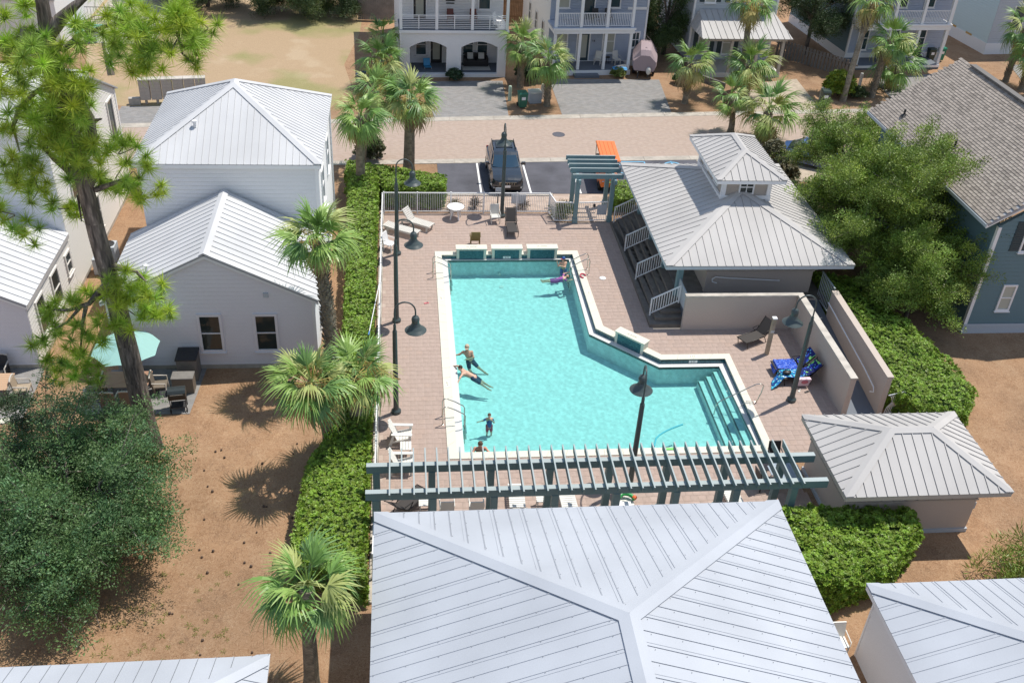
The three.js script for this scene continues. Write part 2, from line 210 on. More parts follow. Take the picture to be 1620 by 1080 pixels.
{
  const xs = [-90, -40, -6, 10, 27, 60, 130];
  struct('road', sheet([...xs.map((x) => [x, nearEdge(x)]), ...xs.slice().reverse().map((x) => [x, farEdge(x)])], -0.026), m.road);
  for (const [lo, hi, nm] of [[(x) => nearEdge(x) - 0.62, nearEdge, 'near'], [farEdge, (x) => farEdge(x) + 0.7, 'far']]) {   // flush concrete ribbon kerbs, cast in lengths
    const k = new MB(); k.prism([[-90, lo(-90)], [130, lo(130)], [130, hi(130)], [-90, hi(-90)]], -0.2, -0.036);
    const o = struct('kerb', k, m.grout);
    for (let x = -24; x < 56; x += 3.02) obj('kerb_stone', new MB().hexa([[x, -0.1, lo(x)], [x + 3, -0.1, lo(x + 3)], [x + 3, -0.1, hi(x + 3)], [x, -0.1, hi(x)]], [[x, -0.014, lo(x)], [x + 3, -0.014, lo(x + 3)], [x + 3, -0.014, hi(x + 3)], [x, -0.014, hi(x)]]).geo(), m.kerb, o);
  }
  const lot = struct('grass_lot', sheet([[-34, 65], [-24, 66.2], [-5.2, 64.2], [-3.6, 70.2], [-4.3, 74.6], [-3.4, 82], [-3, 96], [-40, 96], [-24, 79], [-22.4, 72]], -0.042), m.lot);
  struct('parking_lot', sheet([[2.1, 52.55], [18.6, 52.55], [18.6, nearEdge(18.6) - 0.62], [2.1, nearEdge(2.1) - 0.62]], -0.034), m.asphalt);
  struct('parking_kerb', new MB().prism([[2.45, 52.2], [8.7, 52.2], [8.7, 52.5], [2.45, 52.5]], -0.1, 0.03), m.kerb);
  struct('walkway', sheet([[1.9, 50.35], [8.3, 50.35], [8.3, 49.1], [11.6, 48.9], [12, 52.5], [8.75, 52.5], [8.72, 52.18], [1.9, 52.18]], -0.022), m.walk);
  const L = (a, b, w, mat, nm = 'parking_line') => struct(nm, sheet((() => { const dx = b[0] - a[0], dd = b[1] - a[1], l = Math.hypot(dx, dd), s = [-dd / l * w / 2, dx / l * w / 2]; return [[a[0] + s[0], a[1] + s[1]], [b[0] + s[0], b[1] + s[1]], [b[0] - s[0], b[1] - s[1]], [a[0] - s[0], a[1] - s[1]]]; })(), -0.029), mat);
  L([4.53, 52.6], [4.55, 56.8], 0.11, m.paint); L([7.45, 52.6], [7.4, 56.9], 0.11, m.paint); L([10.42, 52.6], [10.3, 57.05], 0.11, m.paint);
  L([13.66, 57.15], [15.1, 57.2], 0.1, m.bluePaint, 'blue_marking'); L([15.15, 57.2], [15.3, 53], 0.1, m.bluePaint, 'blue_marking'); L([12.9, 53], [12.9, 57.1], 0.1, m.bluePaint, 'blue_marking'); L([13.0, 57.0], [15.2, 55.8], 0.1, m.bluePaint, 'blue_marking'); L([12.95, 55.8], [15.2, 54.4], 0.1, m.bluePaint, 'blue_marking');
  { const b = new MB(), ring = []; for (let i = 0; i <= 12; i++) { const t = i / 12 * 4.2; ring.push([16.9 + 0.55 * Math.cos(t + 0.4), -0.028, 56.6 + 0.55 * Math.sin(t + 0.4)]); } for (let i = 0; i < 12; i++) b.bar(ring[i], ring[i + 1], 0.12, 0.003); b.bar([16.9, -0.028, 57.3], [16.9, -0.028, 56.5], 0.12, 0.003); const o = b.build('blue_marking', m.bluePaint); o.userData.kind = 'structure'; }
  struct('driveway', sheet([[2.1, farEdge(2.1) + 0.7], [7.25, farEdge(7.25) + 0.7], [7.45, 71.6], [1.9, 71.2]], -0.03), m.greyPaver);
  struct('driveway', sheet([[11.0, farEdge(11) + 0.7], [18.9, farEdge(18.9) + 0.7], [19.5, 72.4], [11.0, 72.2]], -0.03), m.greyPaver);
  struct('driveway', sheet([[24.6, farEdge(24.6) + 0.7], [30.2, farEdge(30.2) + 0.7], [30.6, 73.1], [27.4, 72.1], [27.2, 70.6], [24.8, 70.4]], -0.03), m.drive);
  struct('driveway', sheet([[36.5, farEdge(36.5) + 0.7], [41, farEdge(41) + 0.7], [43, 75], [36.9, 73.2]], -0.03), m.greyPaver);
  struct('driveway', sheet([[-18.5, farEdge(-18.5) + 0.7], [-7.6, farEdge(-7.6) + 0.7], [-7.6, 66.1], [-18.5, 65.5]], -0.03), m.greyPaver);
  struct('driveway', sheet([[49.4, 73], [54, 73.4], [54, 78], [50.6, 77.4]], -0.03), m.greyPaver);
  struct('concrete_apron', sheet([[23.2, 54.4], [27.5, 54.4], [28, nearEdge(28) - 0.62], [23.6, nearEdge(23.6) - 0.62]], -0.03), m.drive);
  struct('path', sheet([[18.62, 52.5], [19.5, 52.5], [20.3, nearEdge(20) - 0.62], [18.62, nearEdge(18.6) - 0.62]], -0.03), m.straw === 0 ? m.drive : m.kerb);
  const mh = struct('manhole_cover', new MB().lathe([[0.42, -0.03], [0.42, -0.012], [0.34, -0.010], [0.34, -0.015], [0, -0.015]], [10.28, 0, 61.45], 20), m.asphalt);
}

// ---- the pool deck of square terracotta pavers
const copeOut = [[1.6, 29.15], [1.6, 45.55], [9.13, 45.6], [9.26, 38.34], [11.52, 35.93], [14.67, 35.93], [14.62, 29.15]];
const copeIn = [[1.96, 29.52], [1.95, 45.15], [8.80, 45.2], [8.87, 38.12], [11.40, 35.55], [14.36, 35.55], [14.28, 29.52]];
const waterEdge = [[2.28, 29.7], [2.24, 45.0], [8.61, 45.05], [8.56, 38.0], [11.30, 35.27], [14.05, 35.27], [14.12, 29.7]];
const deckPoly = [[-1.05, 22.2], [-1.05, 50.0], [8.3, 50.0], [8.35, 48.85], [11.6, 48.85], [11.6, 38.0], [18.25, 37.95], [18.25, 31.2], [17, 29.0], [15.0, 28.6], [15.0, 22.2]];
{
  const shp = new THREE.Shape(deckPoly.map(([x, d]) => new THREE.Vector2(x, -d))); shp.holes.push(new THREE.Path(copeOut.map(([x, d]) => { const cx = 7.5, cd = 38; return new THREE.Vector2(x + (x < cx ? 0.06 : -0.06), -(d + (d < cd ? 0.06 : -0.06))); })));
  const gg = new THREE.ShapeGeometry(shp); gg.rotateX(Math.PI / 2); gg.translate(0, -0.006, 0);
  const deck = obj('pool_deck', gg, m.grout); deck.userData.kind = 'structure';
  const t = 0.305, w = 0.1495, tg = new MB().hexa([[-w, -0.03, -w], [w, -0.03, -w], [w, -0.03, w], [-w, -0.03, w]], [[-w + 0.004, 0, -w + 0.004], [w - 0.004, 0, -w + 0.004], [w - 0.004, 0, w - 0.004], [-w + 0.004, 0, w - 0.004]]).geo();
  const uvs = [0, 1, 2, 3].map((k) => { const g = tg.clone(), u = g.attributes.uv; for (let i = 0; i < u.count; i++) u.setXY(i, u.getX(i) + k * 0.53, u.getY(i) + k * 0.37); return g; });
  const base = [0.565, 0.425, 0.355], tones = Array.from({ length: 9 }, () => { const v = 1 + rr(-0.035, 0.035), h = rr(-0.02, 0.02); return [base[0] * v * (1 + h), base[1] * v, base[2] * v * (1 - h)]; });
  const tmats = tones.map((c) => M(c, 0.85, { map: T.grain, bumpMap: T.fine, bumpScale: 0.003 }));
  const near = [], rest = [];
  for (let j = 0; 22.2 + (j + 0.5) * t < 50.05; j++) { const row = fbm(0.3, j * 0.37, 2, 8, 151) * 0; for (let i = 0; -1.05 + (i + 0.5) * t < 18.3; i++) {
    const x = -1.05 + (i + 0.5) * t + ((j % 4 === 3) ? 0.16 : 0) + row, d = 22.2 + (j + 0.5) * t; if (!inPoly(deckPoly, x, d) || (inPoly(copeOut, x, d) && distPoly(copeOut, x, d) > 0.16)) continue;
    (d > 26.3 && d < 30.2 && x > -0.9 && x < 14.2 ? near : rest).push([x, d]); } }
  near.sort((a, b) => a[1] - b[1]); rest.push(...near.splice(300));
  near.forEach(([x, d]) => { const o = obj('tile', pick(uvs), pick(tmats), deck); o.position.set(x, rr(-0.0015, 0.0015), -d); });
  const white = M([1, 1, 1], 0.85, { map: T.grain, bumpMap: T.fine, bumpScale: 0.003 });
  const q = [[], []]; rest.forEach((p) => q[rnd() < 0.5 ? 0 : 1].push(p));
  q.forEach((list, k) => inst('tile', uvs[k], white, list.map(([x, d]) => xf([x, rr(-0.0015, 0.0015), d])), deck, list.map(() => new THREE.Color().setRGB(...pick(tones)))));
  struct('deck_edge', new MB().box(-1.27, -1.06, -0.1, 0.04, 22.2, 50.2), m.kerb);
}
// ---- the pool
const pool = thing('swimming_pool', 'L-shaped swimming pool edged with cream coping stones and dark waterline tile', 'swimming pool', [0, 0, 0]);
{
  const floorY = -1.16, bottom = sheet(waterEdge, floorY), wall = new MB(), bandT = new MB(), ledge = new MB(), riser = new MB(), n = waterEdge.length;
  const quad = (b, p, q, y0, y1) => b.face([[p[0], y0, p[1]], [q[0], y0, q[1]], [q[0], y1, q[1]], [p[0], y1, p[1]]], [(p[0] + q[0]) / 2 + (q[1] - p[1]), 0, (p[1] + q[1]) / 2 - (q[0] - p[0])]);
  for (let i = 0; i < n; i++) { const j = (i + 1) % n, p = waterEdge[i], q = waterEdge[j];
    quad(wall, p, q, floorY, -0.33); quad(bandT, p, q, -0.33, -0.21);
    ledge.hexa([[copeIn[i][0], -0.4, copeIn[i][1]], [copeIn[j][0], -0.4, copeIn[j][1]], [q[0], -0.4, q[1]], [p[0], -0.4, p[1]]].map((v) => [v[0], -0.26, v[2]]), [[copeIn[i][0], -0.2, copeIn[i][1]], [copeIn[j][0], -0.2, copeIn[j][1]], [q[0], -0.2, q[1]], [p[0], -0.2, p[1]]]);
    quad(riser, copeIn[i], copeIn[j], -0.25, 0.0); }
  bottom.build('pool_floor', m.plaster, pool); wall.build('pool_wall', m.plaster, pool); bandT.build('waterline_tile', m.band, pool); ledge.build('gutter_ledge', m.ledge, pool); riser.build('coping_riser', m.darkTile, pool);
  for (let i = 0; i < n; i++) {                       // cream coping stones, about 0.75 m each, joints open
    const j = (i + 1) % n, L = Math.hypot(copeOut[j][0] - copeOut[i][0], copeOut[j][1] - copeOut[i][1]), k = Math.max(1, Math.round(L / 0.76));
    for (let s = 0; s < k; s++) { const g = 0.004 / L, a = s / k + (s ? g : 0), b = (s + 1) / k - (s < k - 1 ? g : 0), P = (A, B, u) => [A[0] + (B[0] - A[0]) * u, A[1] + (B[1] - A[1]) * u];
      const o0 = P(copeOut[i], copeOut[j], a), o1 = P(copeOut[i], copeOut[j], b), i0 = P(copeIn[i], copeIn[j], a), i1 = P(copeIn[i], copeIn[j], b), lift = rr(0, 0.003);
      new MB().prism([o0, o1, i1, i0], -0.06, 0.035 + lift).build('coping_stone', m.coping, pool); }
  }
  // entry steps along the right-hand side
  [[13.74, -0.44], [13.42, -0.62], [13.08, -0.80]].forEach(([x, y], i) => { new MB().box(x, 14.08, floorY + 0.002 * i, y, 29.72 + 0.003 * i, 35.2 - 0.1 * i).build('pool_step', m.plaster, pool); new MB().box(x - 0.003, x + 0.05, y - 0.05, y + 0.004, 29.73, 35.18 - 0.1 * i).build('step_edge', m.band, pool); });
  // raised spill walls with mosaic faces
  const spill = (a, b, back, h, nm) => { // a, b: front corners; back: depth direction
    const u = nrm3([b[0] - a[0], 0, b[1] - a[1]]), L = Math.hypot(b[0] - a[0], b[1] - a[1]), at = (s, t) => [a[0] + u[0] * s + back[0] * t, a[1] + u[2] * s + back[1] * t];
    const w = new MB().prism([at(0, 0), at(L, 0), at(L, 0.42), at(0, 0.42)], -0.2, h).build('spill_wall', m.coping, pool);
    new MB().prism([at(-0.04, -0.03), at(L + 0.04, -0.03), at(L + 0.04, 0.45), at(-0.04, 0.45)], h + 0.001, h + 0.06).build('spill_cap', m.coping, w);
    new MB().prism([at(0.14, -0.012), at(L - 0.14, -0.012), at(L - 0.14, 0.03), at(0.14, 0.03)], -0.2, h - 0.05).build('mosaic_face', m.darkTile, w);
  };
  spill([2.72, 45.1], [4.26, 45.1], [0, 1], 0.36); spill([4.56, 45.13], [6.12, 45.13], [0, 1], 0.36); spill([6.42, 45.15], [7.98, 45.15], [0, 1], 0.36);
  const s2 = Math.SQRT1_2; spill([9.63, 37.33], [10.72, 36.24], [s2, s2], 0.36);
  const txt = (s, w, h, ink = '#3c3c3a', bg = null) => { const t = canvasTex(256, Math.round(256 * h / w), (c, W, H) => { if (bg) { c.fillStyle = bg; c.fillRect(0, 0, W, H); } else { c.fillStyle = '#f1eddc'; c.fillRect(0, 0, W, H); } c.fillStyle = ink; c.font = `bold ${Math.round(H * 0.8)}px sans-serif`; c.textAlign = 'center'; c.textBaseline = 'middle'; c.fillText(s, W / 2, H / 2 + 2); }, null, false); return M([0.9, 0.9, 0.9], 0.7, { map: t }); };
  const plaque = (s, c, u, v, w, h, ink, bg) => { const g = new THREE.BufferGeometry(), P = [[-1, -1], [1, -1], [1, 1], [-1, 1]].map(([i, j]) => add3(c, add3(mul3(u, i * w / 2), mul3(v, j * h / 2)))); g.setAttribute('position', new THREE.Float32BufferAttribute([0, 1, 2, 0, 2, 3].flatMap((i) => [P[i][0], P[i][1], -P[i][2]]), 3)); g.setAttribute('uv', new THREE.Float32BufferAttribute([0, 0, 1, 0, 1, 1, 0, 0, 1, 1, 0, 1], 2)); g.computeVertexNormals(); return obj('depth_marker', g, txt(s, w, h, ink, bg), pool); };
  for (const [x, d] of [[3.5, 45.33], [5.34, 45.36], [7.2, 45.38]]) plaque(x === 5.34 ? '5 FT' : 'NO DIVING', [x, 0.426, d], [1, 0, 0], [0, 0, 1], x === 5.34 ? 0.42 : 0.52, 0.14);
  plaque('5 FT', [5.34, -0.1, 45.1], [1, 0, 0], [0, 1, 0], 0.4, 0.14, '#2a3a3c', '#e8ece8');
  plaque('NO DIVING', [10.32, 0.426, 36.93], [s2, 0, -s2], [s2, 0, s2], 0.5, 0.13); plaque('3 FT', [12.9, 0.04, 35.74], [1, 0, 0], [0, 0, 1], 0.42, 0.16); plaque('3 FT', [12.9, -0.1, 35.53], [1, 0, 0], [0, 1, 0], 0.4, 0.14, '#2a3a3c', '#e8ece8');
  for (const [x, d, s] of [[1.78, 40.9, '5 FT'], [1.78, 34.0, '4 FT'], [9.04, 41.3, '5 FT'], [14.5, 32.2, '3 FT']]) plaque(s, [x, 0.041, d], [0, 0, 1], [x < 5 ? -1 : 1, 0, 0], 0.4, 0.16);
  new MB().lathe([[0.13, 0], [0.13, 0.02], [0, 0.03]], [5.0, floorY, 43.9], 14).build('main_drain', m.ledge, pool);
  new MB().tube([[5.0, -1.0, 44.95], [5.0, -1.0, 44.9]], 0.09, 12).build('pool_lamp', m.ledge, pool);
  // the water, a real rippled sheet just under the ledge
  const wg = new MB(), st = 0.16; const H = (x, d) => 0.018 * (fbm(x / 5 + 9, d / 5 + 9, 3, 8, 171) - 0.5);
  const b = sheet(waterEdge, -0.245); const wo = b.build('pool_water', m.water); wo.userData.kind = 'structure';
}
// stainless grab rails
function grabRail(x, d, side, nm) {
  const t = thing('grab_rail', nm, 'pool rail', [x, 0, d], 0);
  for (const k of [-0.27, 0.27]) new MB().tube([[0, 0, k], [0, 0.78, k], [side * 0.05, 0.88, k], [side * 0.16, 0.9, k], [side * 0.5, 0.74, k], [side * 0.84, 0.52, k], [side * 0.9, 0.42, k], [side * 0.9, -1.0, k]], 0.024, 8).build('rail', m.steel, t);
  for (const y of [-0.5, -0.8]) new MB().box(side > 0 ? 0.86 : -0.98, side > 0 ? 0.98 : -0.86, y, y + 0.03, -0.26, 0.26).build('rung', m.steel, t);
  for (const k of [-0.27, 0.27]) new MB().lathe([[0.055, 0], [0.05, 0.02], [0.024, 0.03]], [0, 0.0, k], 10).build('flange', m.steel, t);
}
grabRail(1.44, 43.18, 1, 'bent steel grab rail at the far left pool corner'); grabRail(1.48, 31.55, 1, 'bent steel grab rail on left coping near the Adirondack chairs'); grabRail(9.34, 43.4, -1, 'bent steel grab rail at the far right pool corner beside two girls');
{ const t = thing('stair_handrail', 'single steel handrail rising from the pool entry steps', 'pool rail', [0, 0, 0]); new MB().tube([[14.83, 0, 32.35], [14.98, 0.5, 32.38], [15.02, 0.84, 32.4], [14.9, 0.93, 32.42], [14.7, 0.88, 32.45], [13.33, -0.1, 32.6], [13.2, -0.3, 32.62], [13.2, -0.95, 32.62]], 0.024, 8).build('rail', m.steel, t); new MB().tube([[14.83, 0.02, 32.35], [14.4, 0.05, 32.36], [14.2, -0.2, 32.37]], 0.02, 6).build('foot_bar', m.steel, t); }
tag(new MB().tube(Array.from({ length: 9 }, (_, i) => { const t = i / 8; return [9.9 + 1.5 * t, -0.22, 29.9 + 1.45 * Math.sqrt(t) - 0.1 * t]; }), 0.035, 8).build('pool_noodle', M([0.05, 0.42, 0.50], 0.6)), 'curved blue foam noodle floating near the front edge of the pool', 'pool noodle');

// ---------------------------------------------------------------- building parts
function clipHalf(poly, f) { const o = []; for (let i = 0; i < poly.length; i++) { const a = poly[i], b = poly[(i + 1) % poly.length], fa = f(a), fb = f(b); if (fa >= 0) o.push(a); if ((fa > 0 && fb < 0) || (fa < 0 && fb > 0)) { const t = fa / (fa - fb); o.push(a.map((v, k) => v + (b[k] - v) * t)); } } return o; }
// standing-seam roof slope: every pan between two seams is a mesh with its own raised seam
function roofFace(parent, pts, pitch, mat, { rib = 0.03, off = 0, th = 0.05, double = false, under = m.gap, name = 'roof_panel' } = {}) {
  let n = nrm3(crs3(sub3(pts[1], pts[0]), sub3(pts[2], pts[0]))); if (n[1] < 0) n = mul3(n, -1);
  const s = nrm3(sub3([0, -1, 0], mul3(n, -n[1]))), t = crs3(s, n), o = pts[0], to2 = (p) => { const q = sub3(p, o); return [dot3(q, t), dot3(q, s)]; }, to3 = ([a, b], h = 0) => add3(o, add3(add3(mul3(t, a), mul3(s, b)), mul3(n, h)));
  const poly = pts.map(to2), lo = Math.min(...poly.map((p) => p[0])), hi = Math.max(...poly.map((p) => p[0]));
  new MB().slab(pts.map((p) => add3(p, mul3(n, -0.032))), th, n).build('roof_deck', under, parent);
  for (let k = Math.floor((lo - off) / pitch); off + k * pitch < hi; k++) {
    const a = off + k * pitch, b = a + pitch, gp = 0.006; let q = clipHalf(clipHalf(poly, (p) => p[0] - a - gp), (p) => b - gp - p[0]); if (q.length < 3) continue;
    let ar = 0; for (let i = 0; i < q.length; i++) { const j = (i + 1) % q.length; ar += q[i][0] * q[j][1] - q[j][0] * q[i][1]; } if (Math.abs(ar) < 0.02) continue;
    const mb = new MB().slab(q.map((p) => to3(p, rr(-0.001, 0.001))), 0.03, n);
    if (rib) { const w = rib * 0.4, r = clipHalf(clipHalf(poly, (p) => p[0] - a - gp - 0.001), (p) => a + gp + w * 2 - p[0]); if (r.length > 2) { const ys = r.map((p) => p[1]), y0 = Math.min(...ys), y1 = Math.max(...ys); if (y1 - y0 > 0.08) mb.bar(to3([a + gp + w, y0 + 0.02], rib / 2), to3([a + gp + w, y1 - 0.01], rib / 2), rib * 0.8, rib, n); if (double && k % 2 === 0 && y1 - y0 > 0.2) mb.bar(to3([a + gp + w + 0.1, y0 + 0.06], rib / 3), to3([a + gp + w + 0.1, y1 - 0.01], rib / 3), rib * 0.5, rib * 0.6, n); } }
    mb.build(name, mat, parent);
  }
}
function capStrip(parent, a, b, w, mat, na, nb, name = 'ridge_cap') { // a bent strip over a hip or ridge, lying on the two slopes (their normals na, nb)
  const t = nrm3(sub3(b, a)), mb = new MB(); let up = nrm3(add3(na, nb));
  for (const n of [na, nb]) { let s = nrm3(crs3(t, n)); const other = n === na ? nb : na; if (dot3(s, other) > 0) s = mul3(s, -1); const lift = mul3(up, 0.05); const lv = Math.abs(t[1]) > 0.02; const a1 = lv ? add3(a, mul3(t, w * 1.05 * Math.sign(t[1]))) : a; mb.slab([add3(a, lift), add3(b, lift), add3(add3(b, mul3(s, w)), mul3(n, 0.045)), add3(add3(a1, mul3(s, w)), mul3(n, 0.045))], 0.02, n); }
  mb.build(name, mat, parent);
}
const faceN = (p) => { let n = nrm3(crs3(sub3(p[1], p[0]), sub3(p[2], p[0]))); return n[1] < 0 ? mul3(n, -1) : n; };
// hip roof over a rectangle: ridge runs along d when d is longer, else along x
function hipRoof(parent, x0, x1, d0, d1, eave, rise, pitch, mat, o = {}) {
  const W = x1 - x0, L = d1 - d0, h = Math.min(W, L) / 2, along = L >= W, e = (x, d) => [x, eave, d], cx = (x0 + x1) / 2, cd = (d0 + d1) / 2;
  const r0 = along ? [cx, eave + rise, d0 + h] : [x0 + h, eave + rise, cd], r1 = along ? [cx, eave + rise, d1 - h] : [x1 - h, eave + rise, cd], flat = len3(sub3(r1, r0)) < 0.05;
  const F = along ? { f: [e(x0, d0), e(x1, d0), r0], b: [e(x1, d1), e(x0, d1), r1], l: flat ? [e(x0, d1), e(x0, d0), r0] : [e(x0, d1), e(x0, d0), r0, r1], r: flat ? [e(x1, d0), e(x1, d1), r0] : [e(x1, d0), e(x1, d1), r1, r0] }
    : { f: [e(x0, d0), e(x1, d0), r1, r0], b: [e(x1, d1), e(x0, d1), r0, r1], l: [e(x0, d1), e(x0, d0), r0], r: [e(x1, d0), e(x1, d1), r1] };
  const roof = new THREE.Group(); roof.name = 'roof'; parent.add(roof);
  const mats = o.mats || {}; for (const k of 'fblr') roofFace(roof, F[k], pitch, mats[k] || mat, o);
  const w = o.cap ?? 0.2, cm = o.capMat || mat, N = Object.fromEntries(Object.entries(F).map(([k, p]) => [k, faceN(p)]));
  const near = along ? r0 : r0, H = [[e(x0, d0), r0, 'f', 'l'], [e(x1, d0), along ? r0 : r1, 'f', 'r'], [e(x0, d1), along ? r1 : r0, 'b', 'l'], [e(x1, d1), r1, 'b', 'r']];
  for (const [a, b, p, q] of H) capStrip(roof, a, b, w, cm, N[p], N[q]);
  if (!flat) capStrip(roof, r0, r1, w, cm, along ? N.l : N.f, along ? N.r : N.b);
  const fa = new MB(), y0 = eave - 0.2, y1 = eave - 0.045; fa.box(x0 + 0.02, x1 - 0.02, y0, y1, d0 + 0.02, d0 + 0.05).box(x0 + 0.02, x1 - 0.02, y0, y1, d1 - 0.05, d1 - 0.02).box(x0 + 0.02, x0 + 0.05, y0, y1, d0 + 0.051, d1 - 0.051).box(x1 - 0.05, x1 - 0.02, y0, y1, d0 + 0.051, d1 - 0.051).box(x0 + 0.051, x1 - 0.051, y0 + 0.002, y0 + 0.02, d0 + 0.051, d1 - 0.051);
  fa.build('fascia', o.fascia || m.white, roof);
  return { roof, r0, r1, N };
}
// a wall of lapped boards: each board is a mesh; pts is a convex upright polygon, out the way it faces
function boardWall(parent, pts, out, mat, exposure = 0.19, { name = 'wall', board = 'siding_board', th = 0.16 } = {}) {
  const w = new MB().slab(pts.map((p) => add3(p, mul3(out, -0.03))), th, out).build(name, mat, parent), y0 = Math.min(...pts.map((p) => p[1])), y1 = Math.max(...pts.map((p) => p[1]));
  for (let y = y0; y < y1 - 0.02; y += exposure) { const q = clipHalf(clipHalf(pts, (p) => p[1] - y), (p) => y + exposure - 0.016 - p[1]); if (q.length < 3) continue;
    const P = q.map((p) => { const k = (p[1] - y) / exposure; return [add3(p, mul3(out, 0.026 * (1 - k))), add3(p, mul3(out, -0.031))]; }), c = mul3(P.flat().reduce(add3, [0, 0, 0]), 0.5 / P.length), mb = new MB(); mb.face(P.map((v) => v[0]), c); for (let i = 0; i < P.length; i++) { const j = (i + 1) % P.length; mb.face([P[i][0], P[j][0], P[j][1], P[i][1]], c); }
    mb.build(board, mat, w); }
  return w;
}
// window set on a wall: c is the centre of its outside, out the way it faces
function windowAt(parent, c, out, w, h, { mat = m.white, trim = 0.09, cols = 1, rows = 2, glass = m.glass, sill = true, shutters = 0, depth = 0.05, name = 'window' } = {}) {
  const u = nrm3(crs3([0, 1, 0], out)), at = (a, b, z) => add3(c, add3(add3(mul3(u, a), [0, b, 0]), mul3(out, z))), bx = (mb, a0, a1, b0, b1, z0, z1) => mb.hexa([at(a0, b0, z0), at(a1, b0, z0), at(a1, b0, z1), at(a0, b0, z1)], [at(a0, b1, z0), at(a1, b1, z0), at(a1, b1, z1), at(a0, b1, z1)]);
  const g = new THREE.Group(); g.name = name; parent.add(g);
  const f = new MB(), W = w / 2, H = h / 2, T_ = trim; depth += 0.035; bx(f, -W - T_, W + T_, H, H + T_, -0.03, depth); bx(f, -W - T_, W + T_, -H - T_, -H, -0.03, depth); bx(f, -W - T_, -W, -H, H, -0.03, depth - 0.001); bx(f, W, W + T_, -H, H, -0.03, depth - 0.001); f.build('frame', mat, g);
  const s = new MB(); for (let i = 1; i < rows; i++) { const y = -H + h * i / rows; bx(s, -W, W, y - 0.025, y + 0.025, -0.02, depth - 0.015); } for (let i = 1; i < cols; i++) { const x = -W + w * i / cols; bx(s, x - 0.018, x + 0.018, -H, H, -0.02, depth - 0.018); } if (rows > 1 || cols > 1) s.build('glazing_bar', mat, g);
  for (let i = 0; i < rows; i++) for (let j = 0; j < cols; j++) { const p = new MB(); bx(p, -W + w * j / cols + 0.003, -W + w * (j + 1) / cols - 0.003, -H + h * i / rows + 0.003, -H + h * (i + 1) / rows - 0.003, -0.028, 0.034 + 0.003 * (i % 2)); p.build('pane', glass, g); }
  if (sill) { const q = new MB(); bx(q, -W - T_ - 0.04, W + T_ + 0.04, -H - T_ - 0.05, -H - T_ - 0.002, -0.03, depth + 0.05); q.build('sill', mat, g); }
  for (const k of shutters ? [-1, 1] : []) { const q = new MB(), a = k * (W + T_ + 0.02), b = a + k * shutters; bx(q, Math.min(a, b), Math.max(a, b), -H - 0.02, H + 0.02, -0.02, 0.05); for (let y = -H + 0.06; y < H - 0.05; y += 0.12) bx(q, Math.min(a, b) + 0.05, Math.max(a, b) - 0.05, y, y + 0.06, 0.04, 0.065); q.build('shutter', m.shutter, g); }
  return g;
}
function doorAt(parent, c, out, w, h, mat, { glass = null, trim = m.white } = {}) {
  const u = nrm3(crs3([0, 1, 0], out)), at = (a, b, z) => add3(c, add3(add3(mul3(u, a), [0, b, 0]), mul3(out, z))), bx = (mb, a0, a1, b0, b1, z0, z1) => mb.hexa([at(a0, b0, z0), at(a1, b0, z0), at(a1, b0, z1), at(a0, b0, z1)], [at(a0, b1, z0), at(a1, b1, z0), at(a1, b1, z1), at(a0, b1, z1)]);
  const d = bx(new MB(), -w / 2, w / 2, 0, h, -0.03, 0.035).build('door', mat, parent), f = new MB(); bx(f, -w / 2 - 0.1, -w / 2 - 0.002, 0, h + 0.1, -0.03, 0.05); bx(f, w / 2 + 0.002, w / 2 + 0.1, 0, h + 0.1, -0.03, 0.05); bx(f, -w / 2, w / 2, h + 0.002, h + 0.1, -0.03, 0.05); f.build('frame', trim, d);
  if (glass) bx(new MB(), -w / 2 + 0.16, w / 2 - 0.16, h * 0.12, h * 0.92, 0.02, 0.042).build('pane', glass, d);
  new MB().tube([at(w / 2 - 0.1, 1.0, 0.03), at(w / 2 - 0.1, 1.0, 0.08)], 0.03, 6).build('handle', m.steel, d);
}
const cbar = (parent, name, a, b, w, h, mat) => new MB().bar(a, b, w, h).build(name, mat, parent);
function railing(parent, a, b, h, { step = 0.115, bar = 0.02, mat = m.white, posts = 0, horizontal = 0, lo = 0.1, top = 0.05, balName = 'baluster' } = {}) {
  const L = len3(sub3(b, a)), up = (p, y) => [p[0], p[1] + y, p[2]];
  cbar(parent, 'top_rail', up(a, h), up(b, h), top, top, mat); cbar(parent, 'bottom_rail', up(a, lo), up(b, lo), top * 0.8, top * 0.8, mat);
  if (horizontal) for (let i = 1; i <= horizontal; i++) { const y = lo + (h - lo) * i / (horizontal + 1); cbar(parent, 'rail', up(a, y), up(b, y), bar, bar, mat); }
  else { const n = Math.max(1, Math.round(L / step)), g = new MB().box(-bar / 2, bar / 2, lo + top * 0.4, h - top * 0.5, -bar / 2, bar / 2).geo(); for (let i = 0; i < n; i++) { const p = mix3(a, b, (i + 0.5) / n), o = obj(balName, g, mat, parent); o.position.set(p[0], p[1], -p[2]); } }
  if (posts) { const n = Math.max(1, Math.round(L / posts)); for (let i = 0; i <= n; i++) { const p = mix3(a, b, i / n); new MB().box(p[0] - 0.035, p[0] + 0.035, p[1], p[1] + h + 0.06, p[2] - 0.035, p[2] + 0.035).build('post', mat, parent); } }
}

